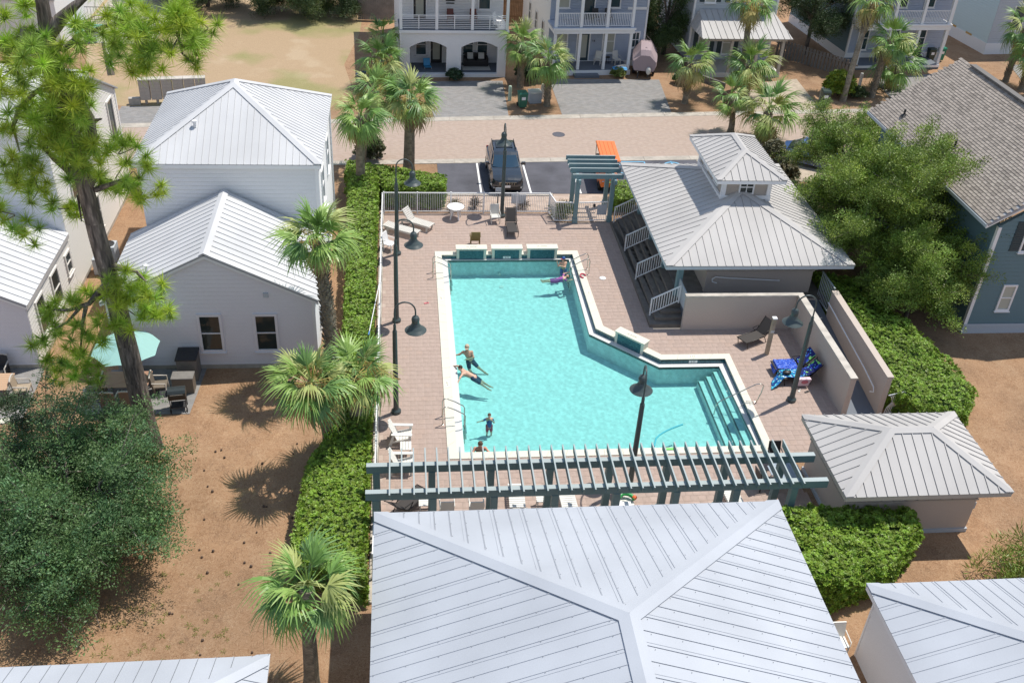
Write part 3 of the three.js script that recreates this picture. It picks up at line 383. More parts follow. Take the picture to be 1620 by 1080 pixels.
// ---------------------------------------------------------------- big pale roof in the foreground (its walls stand below)
{
  const t = thing('pool_house', 'large building with pale blue-grey standing-seam hip roof at the pergola', 'building', [0, 0, 0]);
  new MB().box(-0.5, 11.35, -0.05, 3.42, 8.4, 22.05).build('wall', m.whiteWall, t);
  const { roof, N } = hipRoof(t, -1.0, 11.87, 7.0, 22.6, 3.6, 2.5, 0.46, m.roofBlue, { rib: 0.018, cap: 0.28, double: true });
  const sc = new MB();
  const put = (n, org, tdir, sdir, nt, ns, keep) => { for (let i = 0; i <= nt; i++) for (let j = 0; j <= ns; j++) { const p = add3(org, add3(mul3(tdir, i * 0.46), mul3(sdir, j * 0.9 + 0.1))); if (keep(p)) sc.tube([add3(p, mul3(n, 0.0)), add3(p, mul3(n, 0.03))], 0.009, 5); } };
  const kf = 2.5 / 6.435;
  put(N.f, [-0.982, 3.6, 22.6], [1, 0, 0], nrm3([0, kf, -1]), 27, 7, (p) => Math.min(p[0] + 1, 11.87 - p[0]) > (22.6 - p[2]) + 0.3);
  put(N.l, [-1.0, 3.6, 22.1], [0, 0, -1], nrm3([1, kf, 0]), 33, 7, (p) => 22.6 - p[2] > p[0] + 1 + 0.3 && p[0] < 5.1); put(N.r, [11.87, 3.6, 22.1], [0, 0, -1], nrm3([-1, kf, 0]), 33, 7, (p) => 22.6 - p[2] > 11.87 - p[0] + 0.3 && p[0] > 5.8);
  sc.build('roof_screw', m.gap, roof, 'stuff');
}
// roof corner at the lower left, roof and wall at the lower right
{
  const t = thing('metal_roof_house', 'low building with white metal hip roof cut by the lower left corner', 'building', [0, 0, 0]);
  new MB().box(-17.5, -4.1, -0.05, 3.36, 6.5, 17.0).build('wall', m.whiteWall, t);
  hipRoof(t, -18, -3.62, 6, 17.5, 3.5, 2.4, 0.46, m.roofBlue, { rib: 0.018, cap: 0.24 });
  const u = thing('metal_roof_house', 'building with pale lavender metal roof and blue-grey wall at the lower right', 'building', [0, 0, 0]);
  boardWall(u, [[14.1, -0.05, 8], [14.1, -0.05, 19.3], [14.1, 2.76, 19.3], [14.1, 2.76, 8]], [-1, 0, 0], m.whiteWall, 0.19);
  new MB().box(14.14, 26, -0.05, 2.78, 8, 19.28).build('wall', m.whiteWall, u); new MB().box(14.06, 14.2, -0.05, 2.78, 19.29, 19.36).build('corner_board', m.white, u);
  hipRoof(u, 13.78, 27, 7, 19.58, 2.95, 2.5, 0.46, m.roofBlue, { rib: 0.018, cap: 0.26, double: true });
}
// ---------------------------------------------------------------- white house with a gabled rear wing (left of the hedge)
{
  const t = thing('white_house', 'white house with hipped metal roof and gabled rear wing beside hedge', 'house', [0, 0, 0]);
  const F = 35.5, B = 41.2, xr = -3.72, xl = -12.0, ye = 3.38, xm = -7.87, ya = 5.42;
  boardWall(t, [[xl, 0.16, F], [xr, 0.16, F], [xr, ye, F], [xm, ya, F], [xl, ye, F]], [0, 0, -1], m.lilacWall, 0.19);
  boardWall(t, [[xr, 0.16, F + 0.02], [xr, 0.16, B], [xr, ye, B], [xr, ye, F + 0.02]], [1, 0, 0], m.whiteWall, 0.19);
  boardWall(t, [[xl, 0.16, F + 0.02], [xl, 0.16, B], [xl, ye, B], [xl, ye, F + 0.02]], [-1, 0, 0], m.whiteWall, 0.19);
  new MB().box(xl - 0.02, xr + 0.02, -0.1, 0.158, F - 0.03, B).build('foundation', m.kerb, t);
  new MB().box(xr - 0.1, xr + 0.035, 0.16, ye - 0.02, F - 0.035, F + 0.1).build('corner_board', m.whiteWall, t); new MB().box(xl - 0.035, xl + 0.1, 0.16, ye - 0.02, F - 0.035, F + 0.1).build('corner_board', m.whiteWall, t);
  windowAt(t, [-8.02, 1.76, F], [0, 0, -1], 0.78, 1.66, { mat: m.lilacWall, trim: 0.11 }); windowAt(t, [-5.76, 1.76, F], [0, 0, -1], 0.78, 1.66, { mat: m.lilacWall, trim: 0.11 });
  new MB().box(-5.73, -5.53, 3.5, 3.7, F - 0.08, F + 0.02).build('wall_vent', m.greySiding, t);
  const roof = new THREE.Group(); roof.name = 'roof'; t.add(roof);
  const eR = -3.52, eL = -12.22, yE = 3.36, yR = 5.56, f0 = F - 0.14;
  const Rr = [[eR, yE, f0], [eR, yE, B], [xm, yR, B], [xm, yR, f0]], Ll = [[eL, yE, B], [eL, yE, f0], [xm, yR, f0], [xm, yR, B]];
  roofFace(roof, Rr, 0.42, m.roofWhite); roofFace(roof, Ll, 0.42, m.roofWhite); capStrip(roof, [xm, yR, f0], [xm, yR, B], 0.2, m.roofWhite, faceN(Rr), faceN(Ll));
  for (const s of [[eR, yE], [eL, yE]]) new MB().slab([[s[0], s[1] - 0.05, f0 + 0.01], [xm, yR - 0.05, f0 + 0.01], [xm, yR - 0.22, f0 + 0.01], [s[0], s[1] - 0.2, f0 + 0.01]], 0.03, [0, 0, -1]).build('rake_board', m.whiteWall, roof);
  new MB().box(eR - 0.05, eR - 0.02, yE - 0.22, yE - 0.05, f0 + 0.05, B).build('fascia', m.white, roof);
  new MB().lathe([[0.06, 0], [0.06, 0.22], [0.1, 0.24], [0.1, 0.3], [0, 0.33]], [-10.4, 4.25, 36.3], 8).build('vent_pipe', m.white, roof);
  // two-storey block
  const x0 = -11.5, x1 = -3.76, d0 = 41.35, d1 = 49.6, y1 = 6.62;
  boardWall(t, [[x0, 0, d0], [x1, 0, d0], [x1, y1, d0], [x0, y1, d0]], [0, 0, -1], m.whiteWall, 0.19);
  boardWall(t, [[x1, 0, d0 + 0.02], [x1, 0, d1], [x1, y1, d1], [x1, y1, d0 + 0.02]], [1, 0, 0], m.whiteWall, 0.19);
  new MB().box(x0, x1 - 0.2, 0, y1 - 0.01, d0 + 0.2, d1).build('wall', m.whiteWall, t);
  new MB().box(x1 - 0.12, x1 + 0.04, 0.0, y1, d0 - 0.035, d0 + 0.12).build('corner_board', m.white, t); new MB().box(x1 - 0.1, x1 + 0.05, 0.0, y1, d1 - 0.2, d1 + 0.02).build('corner_board', m.white, t);
  windowAt(t, [x1, 4.9, 43.2], [1, 0, 0], 0.9, 1.6); windowAt(t, [x1, 4.9, 46.8], [1, 0, 0], 0.9, 1.6); windowAt(t, [x1, 1.9, 45], [1, 0, 0], 0.9, 1.6);
  const hb = hipRoof(t, -11.72, -3.56, 41.19, 49.8, 6.78, 2.2, 0.30, m.roofWhite, { rib: 0.022, cap: 0.2 });
  new MB().lathe([[0.07, 0], [0.07, 0.2], [0.11, 0.22], [0.11, 0.3], [0, 0.33]], [-9.15, 7.75, 43.0], 8).build('vent_pipe', m.white, hb.roof);
  new MB().tube([[x1 + 0.08, 6.5, 49.3], [x1 + 0.08, 0.1, 49.3]], 0.045, 6).build('downpipe', m.white, t);
  new MB().box(x1 + 0.01, x1 + 0.2, 0.9, 1.6, 37.4, 37.9).build('meter_box', m.greySiding, t);
}
// ---------------------------------------------------------------- neighbouring white house at the far left
{
  const t = thing('white_house', 'white two-storey house behind pine with cream side wall at left edge', 'house', [0, 0, 0]);
  const X = -15.23, F = 35.7, ye = 3.1, B = 41.8, xm = -19.3, ya = 5.1;
  boardWall(t, [[-24, 0.14, F], [X, 0.14, F], [X, ye, F], [xm, ya, F], [-23.4, ye, F]], [0, 0, -1], m.lilacWall, 0.19);
  boardWall(t, [[X, 0.14, F + 0.02], [X, 0.14, B], [X, ye, B], [X, ye, F + 0.02]], [1, 0, 0], m.creamWall, 0.19);
  new MB().box(-24, X + 0.02, -0.1, 0.138, F - 0.03, 53).build('foundation', m.kerb, t);
  const Rr = [[X + 0.12, ye, F - 0.14], [X + 0.12, ye, B], [xm, ya + 0.1, B], [xm, ya + 0.1, F - 0.14]], Ll = [[-23.6, ye, B], [-23.6, ye, F - 0.14], [xm, ya + 0.1, F - 0.14], [xm, ya + 0.1, B]];
  const roof = new THREE.Group(); roof.name = 'roof'; t.add(roof); roofFace(roof, Rr, 0.42, m.roofWhite); roofFace(roof, Ll, 0.42, m.roofWhite); new MB().slab([[X + 0.12, ye - 0.05, F - 0.13], [xm, ya + 0.05, F - 0.13], [xm, ya - 0.1, F - 0.13], [X + 0.12, ye - 0.2, F - 0.13]], 0.03, [0, 0, -1]).build('rake_board', m.white, roof);
  new MB().box(X + 0.07, X + 0.1, ye - 0.24, ye - 0.06, F, B).build('fascia', m.roofGrey, roof);
  windowAt(t, [X, 1.75, 37.05], [1, 0, 0], 0.85, 1.6, { mat: m.creamWall }); windowAt(t, [X, 1.75, 39.2], [1, 0, 0], 0.85, 1.6, { mat: m.creamWall }); windowAt(t, [X, 1.9, 41.2], [1, 0, 0], 0.6, 0.9, { mat: m.creamWall });
  boardWall(t, [[X, 0.14, B + 0.02], [X, 0.14, 53], [X, 5.85, 53], [X, 8.0, 48.6], [X, 8.0, B + 0.02]], [1, 0, 0], m.creamWall, 0.19);
  boardWall(t, [[-24, 0.14, B], [X, 0.14, B], [X, 8.0, B], [-24, 8.0, B]], [0, 0, -1], m.whiteWall, 0.19);
  new MB().box(X - 0.1, X + 0.05, 0.14, 5.8, 52.86, 53.04).build('corner_board', m.white, t);
  hipRoof(t, -24.4, X + 0.2, B - 0.2, 48.8, 8.15, 1.6, 0.42, m.roofWhite, { rib: 0.04 });
  const pr = new THREE.Group(); pr.name = 'porch_roof'; t.add(pr); roofFace(pr, [[-24.4, 5.75, 53.3], [X + 0.15, 5.75, 53.3], [X + 0.15, 8.05, 48.6], [-24.4, 8.05, 48.6]], 0.42, m.roofGrey);
  windowAt(t, [X, 4.6, 51.6], [1, 0, 0], 0.9, 2.1, { mat: m.creamWall, rows: 1 }); windowAt(t, [X, 4.6, 44.0], [1, 0, 0], 0.85, 1.6, { mat: m.creamWall }); windowAt(t, [X, 1.7, 46.5], [1, 0, 0], 0.85, 1.6, { mat: m.creamWall });
  for (const d of [43.3, 44.5]) { const ac = new MB().box(X + 0.35, X + 1.1, 0.02, 0.85, d, d + 0.75).build('condenser', m.greySiding, t); new MB().lathe([[0.34, 0], [0.34, 0.03], [0.27, 0.04], [0.27, 0.02], [0, 0.02]], [X + 0.72, 0.851, d + 0.37], 14).build('fan_guard', m.dark, ac); }
  struct('patio', sheet([[-22, 32.1], [-14.95, 32.1], [-15.05, 35.68], [-22, 35.68]], -0.03), m.greyPaver); struct('patio', sheet([[-12.75, 32.4], [-8.6, 32.35], [-8.4, 35.46], [-12.3, 35.46]], -0.03), m.greyPaver);
  struct('stepping_slab', new MB().box(-15.75, -15.4, -0.05, 0.0, 31.95, 32.3), m.coping);
}
// ---------------------------------------------------------------- raised pavilion with steps, cupola and ramp walls
const pav = thing('pavilion', 'open pavilion with grey seamed hip roof and windowed cupola on steps', 'pavilion', [0, 0, 0]);
{
  const t = pav, fl = 0.86;
  new MB().box(12.7, 20.2, -0.05, fl, 39.3, 49.3).build('platform', m.step, t);
  for (let i = 0; i < 5; i++) { const x = 11.45 + 0.305 * i, d = 38.2 + 0.3 * i, y0 = 0.172 * i, y1 = 0.172 * (i + 1) - 0.002; new MB().prism([[x, d], [13.05, d], [13.05, d + 0.32], [x + 0.33, d + 0.32], [x + 0.33, 48.7], [x, 48.7]], i ? y0 - 0.16 : -0.04, y1).build('step', m.step, t); }
  for (let k = 0; k < 44; k++) { const d = 39.34 + k * 0.226; if (d > 49.1) break; new MB().box(13.08, 16.2, fl + 0.001, fl + 0.03, d, d + 0.215).build('floor_board', m.woodGrey, t); }
  // rear room
  boardWall(t, [[14.35, fl, 39.9], [19.6, fl, 39.9], [19.6, fl + 2.35, 39.9], [14.35, fl + 2.35, 39.9]].map((p) => p), [0, 0, -1], m.stucco, 2.5);
  for (let x = 14.4; x < 19.6; x += 0.36) new MB().box(x, x + 0.33, 2.15, 3.05, 39.8, 39.87).build('wall_panel', m.beige, t);
  new MB().box(14.33, 19.62, 2.08, 2.14, 39.78, 39.88).build('trim_band', m.beige, t);
  new MB().box(14.4, 19.6, fl, 3.1, 39.95, 48.6).build('wall', m.stucco, t);
  new MB().box(14.2, 19.75, -0.05, fl - 0.001, 39.25, 39.88).build('base_wall', m.stucco, t);
  for (const d of [39.75, 42.4, 45.35, 48.3]) { const c = new MB().box(12.86, 13.12, fl, 3.05, d - 0.13, d + 0.13).build('column', m.tealPost, t); new MB().box(12.82, 13.16, fl + 0.001, fl + 0.14, d - 0.17, d + 0.17).build('column_base', m.tealPost, c); }
  for (const x of [15.5, 18]) new MB().box(x, x + 0.24, fl, 3.05, 48.5, 48.74).build('column', m.tealPost, t);
  new MB().box(12.8, 13.2, 2.85, 3.06, 39.5, 48.6).build('beam', m.tealPost, t);
  hipRoof(t, 11.87, 20.85, 38.45, 49.75, 3.16, 1.75, 0.40, m.roofGrey, { rib: 0.03, cap: 0.24, fascia: m.greySiding });
  // cupola
  const cx0 = 15.42, cx1 = 17.68, cd0 = 42.72, cd1 = 46.9, cu = new MB().box(cx0, cx1, 3.6, 5.62, cd0, cd1).build('cupola', m.beige, t);
  for (const [x, d] of [[cx0, cd0], [cx1, cd0], [cx0, cd1], [cx1, cd1]]) new MB().box(x - 0.1, x + 0.1, 4.3, 5.6, d - 0.1, d + 0.1).build('corner_board', m.white, cu);
  new MB().box(cx0 - 0.12, cx1 + 0.12, 4.5, 4.68, cd0 - 0.13, cd0 - 0.02).build('base_trim', m.white, cu); new MB().box(cx0 - 0.13, cx0 - 0.02, 4.4, 4.62, cd0 - 0.12, cd1 + 0.1).build('base_trim', m.white, cu); new MB().box(cx1 + 0.02, cx1 + 0.13, 4.4, 4.62, cd0 - 0.12, cd1 + 0.1).build('base_trim', m.white, cu);
  windowAt(t, [16.55, 5.12, cd0], [0, 0, -1], 0.62, 0.62, { cols: 2, rows: 2, trim: 0.07, sill: false }); windowAt(t, [cx0, 5.1, 43.9], [-1, 0, 0], 0.6, 0.6, { cols: 2, rows: 2, trim: 0.07, sill: false }); windowAt(t, [cx0, 5.1, 45.7], [-1, 0, 0], 0.6, 0.6, { cols: 2, rows: 2, trim: 0.07, sill: false }); windowAt(t, [cx1, 5.1, 44.8], [1, 0, 0], 0.6, 0.6, { cols: 2, rows: 2, trim: 0.07, sill: false });
  hipRoof(t, 14.82, 18.28, 42.1, 47.55, 5.72, 0.84, 0.38, m.roofGrey, { rib: 0.035, cap: 0.16, fascia: m.white });
  // stair rails
  for (const d of [39.0, 42.35, 45.3, 48.55]) { const a = [11.6, 0.16, d], b = [12.9, fl, d], r = new THREE.Group(); r.name = 'stair_rail'; t.add(r); const rise = (b[1] - a[1]);
    new MB().box(a[0] - 0.03, a[0] + 0.03, a[1], a[1] + 0.95, d - 0.03, d + 0.03).build('post', m.white, r); new MB().box(b[0] - 0.03, b[0] + 0.03, b[1], b[1] + 0.95, d - 0.03, d + 0.03).build('post', m.white, r);
    new MB().bar([a[0], a[1] + 0.92, d], [b[0], b[1] + 0.92, d], 0.06, 0.05).build('top_rail', m.white, r); new MB().bar([a[0], a[1] + 0.12, d], [b[0], b[1] + 0.12, d], 0.04, 0.04).build('bottom_rail', m.white, r);
    for (let i = 1; i < 11; i++) { const u = i / 11, x = a[0] + (b[0] - a[0]) * u, y = a[1] + rise * u; new MB().box(x - 0.014, x + 0.014, y + 0.13, y + 0.9, d - 0.014, d + 0.014).build('baluster', m.white, r); } }
  new MB().hexa([[12.98, 0.9, 38.1], [13.04, 0.9, 38.1], [13.04, fl, 39.7], [12.98, fl, 39.7]], [[12.98, 1.78, 38.1], [13.04, 1.78, 38.1], [13.04, 1.82, 39.7], [12.98, 1.82, 39.7]]).build('side_screen', m.greySiding, t);
  new MB().tube([[17.95, 1.62, 39.72], [15.3, 1.78, 39.72], [14.75, 1.84, 39.72], [14.6, 1.72, 39.72], [14.62, 1.58, 39.72], [14.85, 1.5, 39.72]], 0.03, 8).build('wall_rail', m.white, t);
}
{ // stucco ramp walls
  const w = thing('stucco_wall', 'L-shaped beige stucco wall with pale cap behind the lounge chairs', 'wall', [0, 0, 0]);
  new MB().box(12.92, 18.2, -0.05, 1.8, 37.96, 38.16).build('wall_panel', m.stucco, w); new MB().box(12.88, 18.52, 1.801, 1.88, 37.92, 38.2).build('cap', m.capStone, w);
  new MB().box(18.22, 18.46, -0.05, 1.84, 31.4, 38.158).build('wall_panel', m.stucco, w); new MB().box(18.18, 18.5, 1.841, 1.92, 31.36, 37.91).build('cap', m.capStone, w);
  const o = thing('stucco_wall', 'outer beige stucco ramp wall with steel handrail beside the hedge', 'wall', [0, 0, 0]);
  new MB().hexa([[19.72, -0.05, 31.3], [19.95, -0.05, 31.3], [20.1, -0.05, 38.0], [19.85, -0.05, 38.0]], [[19.72, 1.95, 31.3], [19.95, 1.95, 31.3], [20.1, 2.0, 38.0], [19.85, 2.0, 38.0]]).build('wall_panel', m.stucco, o);
  new MB().hexa([[19.69, 1.951, 31.27], [19.98, 1.951, 31.27], [20.13, 2.001, 38.03], [19.82, 2.001, 38.03]], [[19.69, 2.02, 31.27], [19.98, 2.02, 31.27], [20.13, 2.07, 38.03], [19.82, 2.07, 38.03]]).build('cap', m.stucco, o);
  new MB().tube([[19.7, 1.55, 37.8], [19.62, 1.2, 33.0], [19.6, 1.05, 31.9], [19.58, 0.9, 31.75], [19.5, 0.82, 31.9]], 0.03, 8).build('handrail', m.white, o);
  struct('ramp', new MB().hexa([[18.46, -0.06, 31.0], [19.75, -0.06, 31.0], [19.88, -0.06, 39.3], [18.46, -0.06, 39.3]], [[18.46, 0.01, 31.0], [19.75, 0.01, 31.0], [19.88, 0.8, 39.3], [18.46, 0.8, 39.3]]), m.shaleDeck);
  struct('ramp_landing', new MB().box(13.06, 18.44, -0.04, 0.84, 38.2, 39.24), m.shaleDeck);
  const f = thing('iron_fence', 'curved white iron bars at near end of ramp beside hedge', 'fence', [0, 0, 0]); for (let i = 0; i < 9; i++) { const u = i / 8, x = 20.05 + 0.75 * u, d = 31.3 + 0.2 * u; new MB().tube([[x, 0, d], [x + 0.04, 0.4, d], [x + 0.22, 0.7, d], [x + 0.12, 0.95, d], [x, 1.05, d]], 0.016, 5).build('bar', m.white, f); } new MB().bar([20.0, 1.06, 31.28], [20.85, 1.06, 31.52], 0.04, 0.04).build('top_rail', m.greySiding, f); new MB().bar([20.0, 0.08, 31.28], [20.85, 0.08, 31.52], 0.04, 0.04).build('bottom_rail', m.greySiding, f);
  const g = thing('iron_fence', 'dark barred railing closing the far end of the ramp by pavilion', 'fence', [0, 0, 0]); for (let i = 0; i < 10; i++) { const u = i / 9, d = 38.15 + 1.5 * u; new MB().tube([[20.0, 0.7, d], [20.0, 2.1, d]], 0.016, 5).build('bar', m.greySiding, g); } new MB().bar([20.0, 2.12, 38.1], [20.0, 2.12, 39.7], 0.06, 0.05).build('top_rail', m.tealTop, g); new MB().bar([20.0, 0.75, 38.1], [20.0, 0.75, 39.7], 0.05, 0.04).build('bottom_rail', m.tealTop, g);
}
{ // equipment hut at the lower right
  const t = thing('equipment_hut', 'small beige hut with light grey hip roof beside pergola end', 'hut', [0, 0, 0]);
  new MB().box(15.35, 20.38, -0.05, 0.12, 24.5, 28.1).build('foundation', m.greySiding, t);
  new MB().box(15.4, 20.33, 0.12, 1.5, 24.55, 28.05).build('wall', m.stucco, t); new MB().box(15.36, 20.37, 1.501, 1.56, 24.51, 28.09).build('trim_band', m.beige, t);
  new MB().box(15.43, 20.3, 1.56, 2.5, 24.58, 28.02).build('wall', m.stucco, t);
  for (let x = 15.42; x < 20.2; x += 0.44) new MB().box(x, Math.min(x + 0.41, 20.33), 1.565, 2.46, 24.53, 24.579).build('wall_panel', m.beige, t);
  for (let d = 24.6; d < 27.9; d += 0.44) for (const x of [15.38, 20.302]) new MB().box(x, x + 0.049, 1.565, 2.46, d, d + 0.41).build('wall_panel', m.beige, t);
  new MB().box(20.34, 20.5, 0.9, 1.2, 24.7, 24.9).build('outlet_box', m.greySiding, t); new MB().cbox([15.3, 2.0, 26.2], [0.12, 0.24, 0.2]).build('wall_light', m.dark, t);
  hipRoof(t, 14.85, 20.92, 23.74, 28.24, 2.55, 1.12, 0.37, m.roofGrey, { rib: 0.035, cap: 0.2, fascia: m.beige });
}
// ---------------------------------------------------------------- teal pergola across the near end of the deck
const perg = thing('pergola', 'long teal timber pergola with open rafters across the near pool edge', 'pergola', [0, 0, 0]);
{
  const t = perg; for (const x of [-1.03, 0.88, 2.94, 5.02, 7.15, 9.24, 11.38, 13.45]) for (const d of [24.74, 26.08]) { const p = new MB().box(x - 0.12, x + 0.12, 0, 2.2, d - 0.12, d + 0.12).build('post', m.teal, t); new MB().box(x - 0.15, x + 0.15, 0.001, 0.16, d - 0.15, d + 0.15).build('post_base', m.teal, p); }
  for (const d of [24.74, 26.08]) { const b = new MB().box(-1.36, 14.6, 2.2, 2.5, d - 0.1, d + 0.1).build('beam', m.teal, t); new MB().box(-1.36, 14.6, 2.501, 2.512, d - 0.1, d + 0.1).build('beam_top', m.tealTop, b); }
  const g = new MB().hexa([[-0.024, 2.42, 24.45], [0.024, 2.42, 24.45], [0.024, 2.42, 26.62], [-0.024, 2.42, 26.62]], [[-0.024, 2.68, 24.36], [0.024, 2.68, 24.36], [0.024, 2.68, 26.72], [-0.024, 2.68, 26.72]]).geo(), gt = new MB().box(-0.024, 0.024, 2.681, 2.688, 24.36, 26.72).geo();
  for (let i = 0; i < 36; i++) { const o = obj('rafter', g, m.teal, t); o.position.x = -0.56 + i * 0.4045; obj('rafter_top', gt, m.tealTop, o); }
}
{ // small trellis at the street entrance
  const t = thing('entrance_pergola', 'small teal entrance trellis with flat slats by the street fence', 'pergola', [0, 0, 0]), P = [[9.46, 48.85], [11.42, 49.0], [9.52, 50.7], [11.52, 51.0]];
  P.forEach(([x, d]) => { const p = new MB().box(x - 0.11, x + 0.11, -0.03, 2.6, d - 0.11, d + 0.11).build('post', m.tealPost, t); new MB().box(x - 0.14, x + 0.14, -0.02, 0.3, d - 0.14, d + 0.14).build('post_base', m.tealPost, p); });
  for (const x of [9.49, 11.47]) new MB().box(x - 0.07, x + 0.07, 2.45, 2.7, 48.5, 51.5).build('beam', m.tealPost, t);
  for (const d of [48.75, 49.55, 50.15, 50.7, 51.25]) { const s = new MB().box(9.1, 11.9, 2.7, 2.95, d - 0.04, d + 0.04).build('slat', m.tealPost, t); new MB().box(9.1, 11.9, 2.951, 2.96, d - 0.04, d + 0.04).build('slat_top', m.tealTop, s); }
}
{ // fences
  const f = thing('deck_fence', 'white metal bar fence between far deck edge and parking', 'fence', [0, 0, 0]); railing(f, [-1.05, 0, 50.0], [8.15, 0, 49.98], 1.22, { step: 0.1, bar: 0.02, posts: 1.85 }); railing(f, [8.15, 0, 49.98], [8.35, 0, 48.9], 1.22, { step: 0.1, bar: 0.02 }); railing(f, [8.35, 0, 48.9], [9.3, 0, 48.86], 1.22, { step: 0.1, bar: 0.02 });
  const g = thing('gate', 'white metal bar gate between the teal entrance posts', 'gate', [0, 0, 0]); railing(g, [9.62, 0, 48.88], [11.26, 0, 49.0], 1.2, { step: 0.1, bar: 0.02 }); new MB().cbox([10.5, 1.0, 48.95], [0.12, 0.16, 0.1]).build('latch', m.dark, g);
  new MB().cbox([10.95, 0.75, 48.92], [0.55, 0.6, 0.03]).build('sign_plate', m.greySiding, g);
  const h = thing('deck_fence', 'low white metal fence along hedge on the left deck edge', 'fence', [0, 0, 0]); railing(h, [-1.12, 0.04, 23.2], [-1.12, 0.04, 49.9], 1.15, { step: 0.19, bar: 0.02, posts: 1.9 });
  const s = thing('parking_sign', 'small white sign on thin post behind the deck fence', 'sign', [5.3, 0, 50.55]); new MB().box(-0.025, 0.025, -0.03, 1.3, -0.025, 0.025).build('post', m.dark, s); new MB().box(-0.16, 0.16, 1.05, 1.3, -0.05, -0.03).build('sign_plate', m.greySiding, s); new MB().box(0.75, 1.6, 0.35, 0.9, -0.08, -0.05).build('notice_panel', m.greySiding, s); new MB().box(1.15, 1.2, -0.03, 0.9, -0.045, -0.02).build('post', m.dark, s);
}

// ---------------------------------------------------------------- houses across the street (each built facing the street: x right, d away)
function chairAt(nm, label, cat, pos, turn, mat, group) { // simple upright patio chair
  const t = thing(nm, label, cat, pos, turn, group); new MB().box(-0.25, 0.25, 0.38, 0.42, -0.24, 0.24).build('seat', mat, t); new MB().hexa([[-0.25, 0.42, 0.2], [0.25, 0.42, 0.2], [0.25, 0.42, 0.24], [-0.25, 0.42, 0.24]], [[-0.24, 0.95, 0.32], [0.24, 0.95, 0.32], [0.24, 0.95, 0.36], [-0.24, 0.95, 0.36]]).build('backrest', mat, t);
  for (const x of [-0.23, 0.23]) for (const d of [-0.22, 0.22]) new MB().box(x - 0.02, x + 0.02, 0, 0.38, d - 0.02, d + 0.02).build('leg', mat, t); for (const x of [-0.26, 0.26]) new MB().tube([[x, 0.4, -0.22], [x, 0.62, -0.22], [x, 0.64, 0.26]], 0.018, 6).build('armrest', mat, t); return t; }
